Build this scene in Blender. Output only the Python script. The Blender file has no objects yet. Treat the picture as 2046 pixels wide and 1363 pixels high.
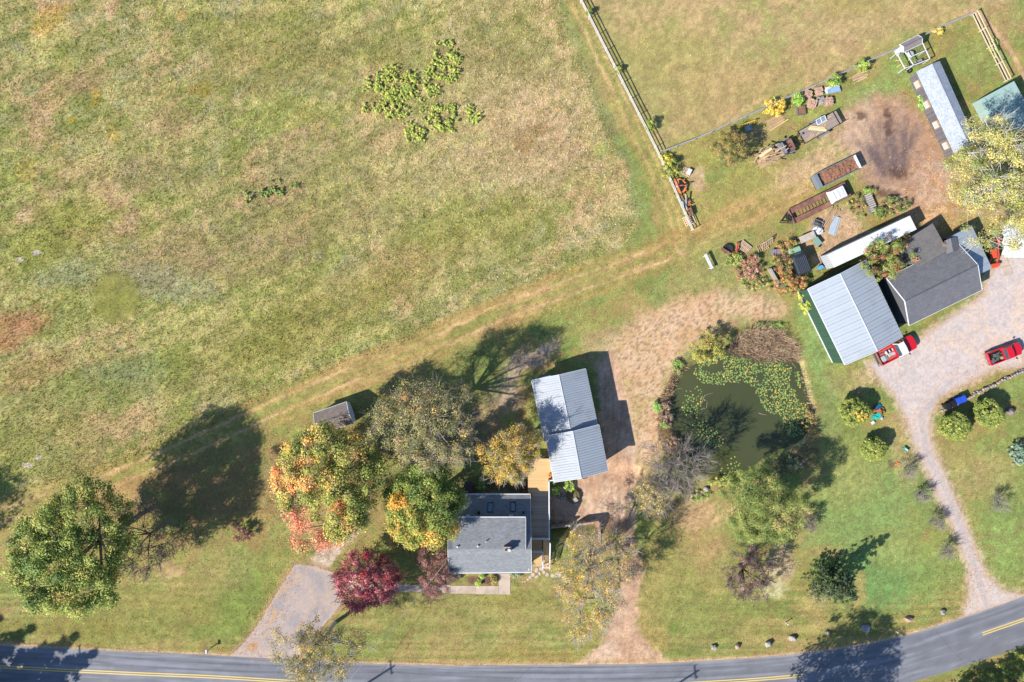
import bpy, bmesh, math, random
import numpy as np
from mathutils import Vector, Matrix

SC = bpy.context.scene
COL = SC.collection
H = 90.0            # drone height in metres
S = 0.066           # metres on the ground for one pixel of the photograph
R_ = math.radians

# ------------------------------------------------------------------ camera, sky, sun, exposure
cam_data = bpy.data.cameras.new('camera')
cam_data.sensor_width = 36.0
cam_data.lens = 36.0 * H / (2046 * S)
cam_data.clip_end = 6000.0
cam = bpy.data.objects.new('camera', cam_data)
cam.location = (0, 0, H)
COL.objects.link(cam)
SC.camera = cam

SUN_EL = R_(39.0)
SHD = (0.842, 0.540)          # direction in which shadows fall on the ground
sun_dir = Vector((-SHD[0] * math.cos(SUN_EL), -SHD[1] * math.cos(SUN_EL), math.sin(SUN_EL)))
world = bpy.data.worlds.new('World')
SC.world = world
world.use_nodes = True
_nt = world.node_tree
_bg = _nt.nodes['Background']
_sky = _nt.nodes.new('ShaderNodeTexSky')
_sky.sky_type = 'NISHITA'
_sky.sun_disc = False
_sky.sun_elevation = SUN_EL
_sky.sun_rotation = math.atan2(sun_dir.x, sun_dir.y)
_sky.air_density = 1.0
_sky.dust_density = 0.3
_sky.ozone_density = 5.0
_nt.links.new(_sky.outputs[0], _bg.inputs[0])
_bg.inputs[1].default_value = 0.11
sun_data = bpy.data.lights.new('sun', 'SUN')
sun_data.energy = 4.8
sun_data.angle = R_(0.7)
sun_data.color = (1.0, 0.94, 0.85)
sun = bpy.data.objects.new('sun', sun_data)
sun.rotation_euler = sun_dir.to_track_quat('Z', 'Y').to_euler()
sun.location = sun_dir * 200
COL.objects.link(sun)
SC.view_settings.view_transform = 'Standard'
SC.view_settings.look = 'None'
SC.view_settings.gamma = 1.0
SC.view_settings.use_curve_mapping = False
SC.view_settings.exposure = 1.2
KEXP = 2.05          # display value of a sunlit white floor, used to turn seen colours into surface colours

rng = np.random.default_rng(7)
random.seed(7)

# ------------------------------------------------------------------ helpers
def W(px, py, z=0.0):
    k = S * (H - z) / H
    return Vector(((px - 1023) * k, (681.5 - py) * k, z))
def to_px(x, y):
    return x / S + 1023, 681.5 - y / S
def D(r, g, b, gain=1.0):
    out = []
    for c in (r, g, b):
        c = c / 255.0
        l = c / 12.92 if c <= 0.04045 else ((c + 0.055) / 1.055) ** 2.4
        out.append(min(0.88, max(0.002, l / KEXP * gain)))
    return tuple(out)
def Darr(a):
    a = np.clip(a / 255.0, 0, 1)
    l = np.where(a <= 0.04045, a / 12.92, ((a + 0.055) / 1.055) ** 2.4)
    return np.clip(l / KEXP, 0.002, 0.88)

_MATS = {}
def mat(name, rgb=None, rough=0.7, metal=0.0, var=0.12, scale=3.0, bump=0.0, bscale=None, spec=0.4, rnd=0.0, stretch=None, rgb2=None, mix2=0.5, coat=0.0, trans=0.0):
    """Procedural material: noise-varied base colour, optional second colour in patches, per-object variation, bump."""
    if name in _MATS:
        return _MATS[name]
    m = bpy.data.materials.new(name)
    m.use_nodes = True
    nt = m.node_tree; N = nt.nodes; L = nt.links
    b = N['Principled BSDF']
    b.inputs['Roughness'].default_value = rough
    b.inputs['Metallic'].default_value = metal
    b.inputs['Specular IOR Level'].default_value = spec
    if coat: b.inputs['Coat Weight'].default_value = coat
    tc = N.new('ShaderNodeTexCoord')
    mp = N.new('ShaderNodeMapping')
    L.new(tc.outputs['Object'], mp.inputs[0])
    if stretch: mp.inputs['Scale'].default_value = stretch
    n1 = N.new('ShaderNodeTexNoise'); n1.inputs['Scale'].default_value = scale; n1.inputs['Detail'].default_value = 6
    n1.inputs['Roughness'].default_value = 0.65
    L.new(mp.outputs[0], n1.inputs['Vector'])
    mr = N.new('ShaderNodeMapRange'); mr.inputs[1].default_value = 0.25; mr.inputs[2].default_value = 0.75
    mr.inputs[3].default_value = 1 - var; mr.inputs[4].default_value = 1 + var
    L.new(n1.outputs[0], mr.inputs[0])
    col = N.new('ShaderNodeRGB'); col.outputs[0].default_value = (*rgb, 1)
    src = col.outputs[0]
    if rgb2 is not None:
        n2 = N.new('ShaderNodeTexNoise'); n2.inputs['Scale'].default_value = scale * 0.37; n2.inputs['Detail'].default_value = 8
        L.new(mp.outputs[0], n2.inputs['Vector'])
        r2 = N.new('ShaderNodeMapRange'); r2.inputs[1].default_value = 0.62 - mix2 * 0.3; r2.inputs[2].default_value = 0.72 - mix2 * 0.3
        L.new(n2.outputs[0], r2.inputs[0])
        mx = N.new('ShaderNodeMix'); mx.data_type = 'RGBA'
        mx.inputs[6].default_value = (*rgb, 1); mx.inputs[7].default_value = (*rgb2, 1)
        L.new(r2.outputs[0], mx.inputs[0]); src = mx.outputs[2]
    fac = mr.outputs[0]
    if rnd:
        oi = N.new('ShaderNodeObjectInfo')
        rr = N.new('ShaderNodeMapRange'); rr.inputs[3].default_value = 1 - rnd; rr.inputs[4].default_value = 1 + rnd
        L.new(oi.outputs['Random'], rr.inputs[0])
        mm = N.new('ShaderNodeMath'); mm.operation = 'MULTIPLY'
        L.new(fac, mm.inputs[0]); L.new(rr.outputs[0], mm.inputs[1]); fac = mm.outputs[0]
    mul = N.new('ShaderNodeVectorMath'); mul.operation = 'SCALE'
    L.new(src, mul.inputs[0]); L.new(fac, mul.inputs['Scale'])
    L.new(mul.outputs[0], b.inputs['Base Color'])
    if bump:
        n3 = N.new('ShaderNodeTexNoise'); n3.inputs['Scale'].default_value = bscale or scale * 4; n3.inputs['Detail'].default_value = 5
        L.new(mp.outputs[0], n3.inputs['Vector'])
        bp = N.new('ShaderNodeBump'); bp.inputs['Strength'].default_value = bump; bp.inputs['Distance'].default_value = 0.05
        L.new(n3.outputs[0], bp.inputs['Height']); L.new(bp.outputs[0], b.inputs['Normal'])
    if trans:
        b.inputs['Transmission Weight'].default_value = trans
    _MATS[name] = m
    return m

def attr_mat(name, rough=0.75, translucent=0.0, fine=0.0, fscale=8.0, bump=0.0, bscale=6.0, spec=0.25):
    """Base colour from the mesh's own colour attribute, with optional fine noise and translucency."""
    if name in _MATS: return _MATS[name]
    m = bpy.data.materials.new(name); m.use_nodes = True
    nt = m.node_tree; N = nt.nodes; L = nt.links
    b = N['Principled BSDF']; b.inputs['Roughness'].default_value = rough; b.inputs['Specular IOR Level'].default_value = spec
    at = N.new('ShaderNodeAttribute'); at.attribute_name = 'Col'
    src = at.outputs['Color']
    if fine:
        tc = N.new('ShaderNodeTexCoord')
        n1 = N.new('ShaderNodeTexNoise'); n1.inputs['Scale'].default_value = fscale; n1.inputs['Detail'].default_value = 8; n1.inputs['Roughness'].default_value = 0.75
        L.new(tc.outputs['Object'], n1.inputs['Vector'])
        mr = N.new('ShaderNodeMapRange'); mr.inputs[1].default_value = 0.3; mr.inputs[2].default_value = 0.7
        mr.inputs[3].default_value = 1 - fine; mr.inputs[4].default_value = 1 + fine
        L.new(n1.outputs[0], mr.inputs[0])
        mul = N.new('ShaderNodeVectorMath'); mul.operation = 'SCALE'
        L.new(src, mul.inputs[0]); L.new(mr.outputs[0], mul.inputs['Scale']); src = mul.outputs[0]
        if bump:
            n3 = N.new('ShaderNodeTexNoise'); n3.inputs['Scale'].default_value = bscale; n3.inputs['Detail'].default_value = 6
            L.new(tc.outputs['Object'], n3.inputs['Vector'])
            bp = N.new('ShaderNodeBump'); bp.inputs['Strength'].default_value = bump; bp.inputs['Distance'].default_value = 0.08
            L.new(n3.outputs[0], bp.inputs['Height']); L.new(bp.outputs[0], b.inputs['Normal'])
    L.new(src, b.inputs['Base Color'])
    if translucent:
        tr = N.new('ShaderNodeBsdfTranslucent'); L.new(src, tr.inputs['Color'])
        mx = N.new('ShaderNodeMixShader'); mx.inputs[0].default_value = translucent
        L.new(b.outputs[0], mx.inputs[1]); L.new(tr.outputs[0], mx.inputs[2])
        L.new(mx.outputs[0], N['Material Output'].inputs['Surface'])
    _MATS[name] = m
    return m

def shingle_mat(name, rgb, var=0.16, bw=0.32, bh=0.14):
    if name in _MATS: return _MATS[name]
    m = bpy.data.materials.new(name); m.use_nodes = True
    nt = m.node_tree; N = nt.nodes; L = nt.links
    b = N['Principled BSDF']; b.inputs['Roughness'].default_value = 0.9; b.inputs['Specular IOR Level'].default_value = 0.2
    uv = N.new('ShaderNodeUVMap')
    br = N.new('ShaderNodeTexBrick')
    br.inputs['Color1'].default_value = (*[c * (1 - var) for c in rgb], 1)
    br.inputs['Color2'].default_value = (*[min(.9, c * (1 + var)) for c in rgb], 1)
    br.inputs['Mortar'].default_value = (*[c * 0.72 for c in rgb], 1)
    br.inputs['Scale'].default_value = 1.0
    br.inputs['Mortar Size'].default_value = 0.012
    br.inputs['Brick Width'].default_value = bw; br.inputs['Row Height'].default_value = bh
    L.new(uv.outputs[0], br.inputs['Vector'])
    tc = N.new('ShaderNodeTexCoord')
    n1 = N.new('ShaderNodeTexNoise'); n1.inputs['Scale'].default_value = 1.2; n1.inputs['Detail'].default_value = 9; n1.inputs['Roughness'].default_value = .7
    L.new(tc.outputs['Object'], n1.inputs['Vector'])
    mr = N.new('ShaderNodeMapRange'); mr.inputs[1].default_value = .3; mr.inputs[2].default_value = .7; mr.inputs[3].default_value = .86; mr.inputs[4].default_value = 1.14
    L.new(n1.outputs[0], mr.inputs[0])
    mul = N.new('ShaderNodeVectorMath'); mul.operation = 'SCALE'
    L.new(br.outputs['Color'], mul.inputs[0]); L.new(mr.outputs[0], mul.inputs['Scale'])
    L.new(mul.outputs[0], b.inputs['Base Color'])
    _MATS[name] = m
    return m

# --- objects
def _tag(o, label=None, cat=None, group=None, kind=None):
    if label: o['label'] = label
    if cat: o['category'] = cat
    if group: o['group'] = group
    if kind: o['kind'] = kind
    return o
_ROOT = {}
def thing(name, label, cat, loc=(0, 0, 0), rz=0.0, group=None):
    o = bpy.data.objects.new(name, None)
    o.empty_display_size = 0.3
    o.location = loc; o.rotation_euler = (0, 0, rz)
    COL.objects.link(o)
    _tag(o, label, cat, group)
    return o
def xf(root):
    return Matrix.Translation(root.location) @ Matrix.Rotation(root.rotation_euler.z, 4, 'Z')
def link(name, me, parent=None):
    o = bpy.data.objects.new(name, me)
    COL.objects.link(o)
    if parent is not None: o.parent = parent
    return o

class MB:
    """Collects polygons and builds ONE mesh object out of them."""
    def __init__(s): s.v = []; s.f = []; s.uv = None
    def add(s, vs, fs):
        o = len(s.v); s.v += [tuple(v) for v in vs]; s.f += [tuple(i + o for i in f) for f in fs]; return s
    def box(s, x0, x1, y0, y1, z0, z1):
        return s.add([(x0,y0,z0),(x1,y0,z0),(x1,y1,z0),(x0,y1,z0),(x0,y0,z1),(x1,y0,z1),(x1,y1,z1),(x0,y1,z1)],
                     [(0,3,2,1),(4,5,6,7),(0,1,5,4),(1,2,6,5),(2,3,7,6),(3,0,4,7)])
    def obox(s, c, size, rz=0.0, tilt=None):
        m = Matrix.Translation(c) @ Matrix.Rotation(rz, 4, 'Z')
        if tilt is not None: m = m @ Matrix.Rotation(tilt[0], 4, 'X') @ Matrix.Rotation(tilt[1], 4, 'Y')
        hx, hy, hz = size[0]/2, size[1]/2, size[2]/2
        vs = [m @ Vector(p) for p in ((-hx,-hy,-hz),(hx,-hy,-hz),(hx,hy,-hz),(-hx,hy,-hz),(-hx,-hy,hz),(hx,-hy,hz),(hx,hy,hz),(-hx,hy,hz))]
        return s.add(vs, [(0,3,2,1),(4,5,6,7),(0,1,5,4),(1,2,6,5),(2,3,7,6),(3,0,4,7)])
    def bar(s, a, b, w, h):
        a = Vector(a); b = Vector(b); d = (b - a)
        if d.length < 1e-6: return s
        d.normalize()
        up = Vector((0,0,1)) if abs(d.z) < 0.95 else Vector((1,0,0))
        side = d.cross(up).normalized(); u = side.cross(d).normalized()
        vs = []
        for p in (a, b):
            for (i, j) in ((-1,-1),(1,-1),(1,1),(-1,1)):
                vs.append(p + side*(i*w/2) + u*(j*h/2))
        return s.add(vs, [(3,2,1,0),(4,5,6,7),(0,1,5,4),(1,2,6,5),(2,3,7,6),(3,0,4,7)])
    def slab(s, pts, t):
        """Polygon (top side) with thickness t straight down."""
        n = len(pts); top = [Vector(p) for p in pts]; bot = [p - Vector((0,0,t)) for p in top]
        fs = [tuple(range(n)), tuple(range(2*n-1, n-1, -1))]
        for i in range(n): fs.append((i, i+n, (i+1)%n+n, (i+1)%n))
        return s.add(top+bot, fs)
    def prism(s, pts2, z0, z1):
        return s.slab([(p[0],p[1],z1) for p in pts2], z1-z0)
    def poly(s, pts): return s.add(pts, [tuple(range(len(pts)))])
    def tube(s, pts, rads, n=6, cap=True):
        pts = [Vector(p) for p in pts]; vs = []; k = len(pts)
        for i, p in enumerate(pts):
            d = (pts[min(i+1,k-1)] - pts[max(i-1,0)])
            d = d.normalized() if d.length > 1e-9 else Vector((0,0,1))
            ref = Vector((0,0,1)) if abs(d.z) < 0.9 else Vector((1,0,0))
            a = d.cross(ref).normalized(); b = d.cross(a)
            r = rads[i] if hasattr(rads, '__len__') else rads
            for j in range(n):
                t = 2*math.pi*j/n
                vs.append(p + a*(r*math.cos(t)) + b*(r*math.sin(t)))
        fs = []
        for i in range(k-1):
            for j in range(n):
                fs.append((i*n+j, (i)*n+(j+1)%n, (i+1)*n+(j+1)%n, (i+1)*n+j))
        if cap: fs += [tuple(range(n-1,-1,-1)), tuple(range((k-1)*n, k*n))]
        return s.add(vs, fs)
    def cyl(s, c, r, h, n=14, axis='Z', r2=None):
        c = Vector(c); ax = {'X':Vector((1,0,0)),'Y':Vector((0,1,0)),'Z':Vector((0,0,1))}[axis]
        return s.tube([c, c+ax*h], [r, r if r2 is None else r2], n)
    def ring(s, c, R, r, n=18, m=7, axis='Z'):
        c = Vector(c); vs = []; fs = []
        for i in range(n):
            t = 2*math.pi*i/n
            for j in range(m):
                q = 2*math.pi*j/m
                a, b_, h = (R+r*math.cos(q))*math.cos(t), (R+r*math.cos(q))*math.sin(t), r*math.sin(q)
                v = (a,b_,h) if axis=='Z' else ((a,h,b_) if axis=='Y' else (h,a,b_))
                vs.append(c+Vector(v))
        for i in range(n):
            for j in range(m):
                fs.append((i*m+j, ((i+1)%n)*m+j, ((i+1)%n)*m+(j+1)%m, i*m+(j+1)%m))
        return s.add(vs, fs)
    def rock(s, c, size, seed=0, sub=2, rough=0.25):
        bm = bmesh.new(); bmesh.ops.create_icosphere(bm, subdivisions=sub, radius=1.0)
        r = np.random.default_rng(seed); dirs = r.normal(size=(9,3)); dirs /= np.linalg.norm(dirs,axis=1)[:,None]; cut = r.uniform(.62,.95,9)
        vs = []
        for v in bm.verts:
            p = np.array(v.co)
            for d_, k_ in zip(dirs, cut):
                e = p@d_
                if e > k_: p = p - d_*(e-k_)
            p = p*(1+r.normal()*rough*0.12)
            vs.append((c[0]+p[0]*size[0], c[1]+p[1]*size[1], c[2]+p[2]*size[2]))
        fs = [tuple(v.index for v in f.verts) for f in bm.faces]; bm.free()
        return s.add(vs, fs)
    def mesh(s, name, m=None, smooth=False):
        me = bpy.data.meshes.new(name)
        me.from_pydata(s.v, [], s.f)
        if m is not None: me.materials.append(m)
        if smooth: me.polygons.foreach_set('use_smooth', [True]*len(me.polygons))
        me.update()
        return me
    def build(s, name, m, parent=None, root=None, smooth=False, bevel=0.0):
        """root given: vertices are world coordinates, moved into the root thing's frame."""
        if root is not None:
            inv = xf(root).inverted()
            s.v = [tuple(inv @ Vector(v)) for v in s.v]
        me = s.mesh(name, m, smooth)
        bm = bmesh.new(); bm.from_mesh(me); bmesh.ops.recalc_face_normals(bm, faces=bm.faces)
        if bevel: bmesh.ops.bevel(bm, geom=bm.edges[:], offset=bevel, segments=2, affect='EDGES', clamp_overlap=True)
        bm.to_mesh(me); bm.free()
        return link(name, me, parent)

def np_mesh(name, V, F, m, col=None, parent=None, nvf=None, smooth=False):
    """Fast mesh from numpy arrays; F is (n,3) or (n,4); col per vertex (n,3)."""
    me = bpy.data.meshes.new(name)
    V = np.asarray(V, dtype=np.float32); F = np.asarray(F, dtype=np.int32)
    k = F.shape[1]
    me.vertices.add(len(V)); me.vertices.foreach_set('co', V.ravel())
    me.loops.add(F.size); me.loops.foreach_set('vertex_index', F.ravel())
    me.polygons.add(len(F)); me.polygons.foreach_set('loop_start', np.arange(0, F.size, k, dtype=np.int32))
    if smooth: me.polygons.foreach_set('use_smooth', np.ones(len(F), dtype=bool))
    me.materials.append(m)
    if col is not None:
        a = me.color_attributes.new('Col', 'FLOAT_COLOR', 'POINT')
        c4 = np.ones((len(V), 4), dtype=np.float32); c4[:, :3] = col
        a.data.foreach_set('color', c4.ravel())
    me.update(calc_edges=True)
    return link(name, me, parent)

# --- noise
def _hash(ix, iy, seed):
    h = (ix.astype(np.int64) * 374761393 + iy.astype(np.int64) * 668265263 + seed * 974711) & 0xFFFFFFFF
    h = ((h ^ (h >> 13)) * 1274126177) & 0xFFFFFFFF
    h = ((h ^ (h >> 16)) * 2246822519) & 0xFFFFFFFF
    return ((h ^ (h >> 15)) & 0xFFFFFF) / float(0xFFFFFF)
def vnoise(x, y, seed=0):
    ix = np.floor(x); iy = np.floor(y); fx = x - ix; fy = y - iy
    fx = fx*fx*(3-2*fx); fy = fy*fy*(3-2*fy)
    ix = ix.astype(np.int64); iy = iy.astype(np.int64)
    a = _hash(ix, iy, seed); b = _hash(ix+1, iy, seed); c = _hash(ix, iy+1, seed); d = _hash(ix+1, iy+1, seed)
    return (a*(1-fx)+b*fx)*(1-fy) + (c*(1-fx)+d*fx)*fy
def fbm(x, y, seed=0, octv=4):
    t = 0; amp = 0.5; tot = 0
    for i in range(octv):
        t = t + amp*vnoise(x*2**i+17.3*i, y*2**i+9.1*i, seed+i*13); tot += amp; amp *= 0.55
    return t/tot
def sstep(a, b, x):
    t = np.clip((x-a)/(b-a), 0, 1); return t*t*(3-2*t)

def sd_poly(px, py, poly):
    """signed distance in pixels, positive inside"""
    P = np.asarray(poly, float); n = len(P)
    d = np.full(px.shape, 1e9); ins = np.zeros(px.shape, bool)
    for i in range(n):
        x0, y0 = P[i]; x1, y1 = P[(i+1) % n]
        ex, ey = x1-x0, y1-y0
        t = np.clip(((px-x0)*ex+(py-y0)*ey)/(ex*ex+ey*ey+1e-12), 0, 1)
        d = np.minimum(d, (px-x0-t*ex)**2+(py-y0-t*ey)**2)
        c = ((y0 <= py) & (y1 > py)) | ((y1 <= py) & (y0 > py))
        if ey != 0: ins ^= c & (px < x0+(py-y0)*ex/ey)
    return np.where(ins, 1, -1)*np.sqrt(d)
def d_line(px, py, line):
    P = np.asarray(line, float); d = np.full(px.shape, 1e9)
    for i in range(len(P)-1):
        x0, y0 = P[i]; ex, ey = P[i+1]-P[i]
        t = np.clip(((px-x0)*ex+(py-y0)*ey)/(ex*ex+ey*ey+1e-12), 0, 1)
        d = np.minimum(d, (px-x0-t*ex)**2+(py-y0-t*ey)**2)
    return np.sqrt(d)
def inpoly(px, py, poly):
    return sd_poly(np.asarray(px, float), np.asarray(py, float), poly) > 0
# ------------------------------------------------------------------ the ground
MEADOW = [(-400,-400),(1100,-400),(1112,-40),(1120,0),(1160,110),(1212,235),(1255,330),(1282,430),(1262,482),(1190,520),(1080,560),(960,603),(880,648),(800,690),(640,745),(540,790),(430,850),(330,890),(200,945),(90,972),(0,985),(-400,1040)]
PASTURE = [(1163,-400),(1165,0),(1318,303),(1560,205),(1800,95),(1845,75),(1945,28),(2400,-120),(2400,-400)]
POND = [(1379,735),(1353,761),(1344,790),(1342,820),(1345,858),(1355,885),(1385,918),(1412,945),(1470,955),(1500,937),(1540,905),(1590,888),(1613,870),(1624,840),(1620,807),(1611,774),(1600,730),(1588,697),(1540,674),(1480,682),(1430,702),(1400,725)]
SAND = [(1195,705),(1240,672),(1285,630),(1360,600),(1440,588),(1520,598),(1560,612),(1535,640),(1450,640),(1385,688),(1345,735),(1322,800),(1324,880),(1300,935),(1268,975),(1258,905),(1250,800),(1232,730)]
DRIVE_DIRT = [(1185,720),(1228,705),(1255,800),(1268,890),(1274,960),(1270,1050),(1280,1130),(1278,1200),(1280,1265),(1335,1326),(1145,1329),(1200,1288),(1230,1215),(1246,1130),(1235,1062),(1160,1052),(1104,1048),(1101,985),(1160,955),(1205,935),(1195,800)]
YARD = [(1665,265),(1700,215),(1755,185),(1800,195),(1845,225),(1880,300),(1905,335),(1890,400),(1800,430),(1745,380),(1715,330),(1690,290)]
GRAVEL = [(1730,726),(1790,705),(1840,672),(1960,590),(1975,545),(2000,520),(2060,470),(2300,440),(2300,640),(2060,660),(2046,735),(1990,738),(1915,775),(1880,795),(1862,830),(1860,870),(1872,910),(1895,960),(1925,1030),(1950,1095),(1975,1150),(2005,1180),(2062,1190),(1925,1238),(1925,1222),(1936,1190),(1932,1130),(1905,1060),(1870,990),(1838,920),(1818,870),(1805,830),(1785,790),(1760,762)]
ASPHALT = [(588,1128),(620,1128),(660,1142),(682,1150),(690,1200),(640,1260),(605,1300),(592,1322),(455,1313),(490,1280),(520,1238),(560,1172)]
LOW = [(1098,968),(1180,965),(1216,955),(1262,955),(1264,1040),(1205,1040),(1160,1043),(1140,1049),(1098,1052)]
ROAD_UP = [(-2500,1160),(-900,1240),(-300,1272),(0,1289),(176,1298.4),(300,1304),(418,1308.5),(560,1317),(704,1325.5),(900,1330.5),(1100,1329),(1216,1328),(1310,1326),(1393,1321.5),(1470,1317),(1540,1312),(1610,1305),(1668,1298),(1730,1288),(1790,1275),(1850,1258),(1912,1238),(1980,1215),(2046,1192),(2200,1135),(2600,980),(3600,560)]

def gz(px, py):
    """terrain height in metres"""
    px = np.asarray(px, float); py = np.asarray(py, float)
    z = np.zeros(px.shape)
    near = (px > 1280) & (px < 1690) & (py > 620) & (py < 1010)
    if near.any():
        s = sd_poly(px[near], py[near], POND)
        z[near] += np.where(s > 0, -0.38-np.minimum(s*0.05, 1.0), -0.38*(1-sstep(0, 9, -s)))
    near = (px > 1040) & (px < 1330) & (py > 900) & (py < 1110)
    if near.any():
        s = sd_poly(px[near], py[near], LOW)
        z[near] += -1.2*sstep(-34, 2, s)*sstep(1094, 1099, px[near])
    return z
def gz1(px, py): return float(gz(np.array([px]), np.array([py]))[0])
def G(px, py, up=0.0):
    z = gz1(px, py)
    p = W(px, py, z); p.z = z+up
    return p

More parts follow.
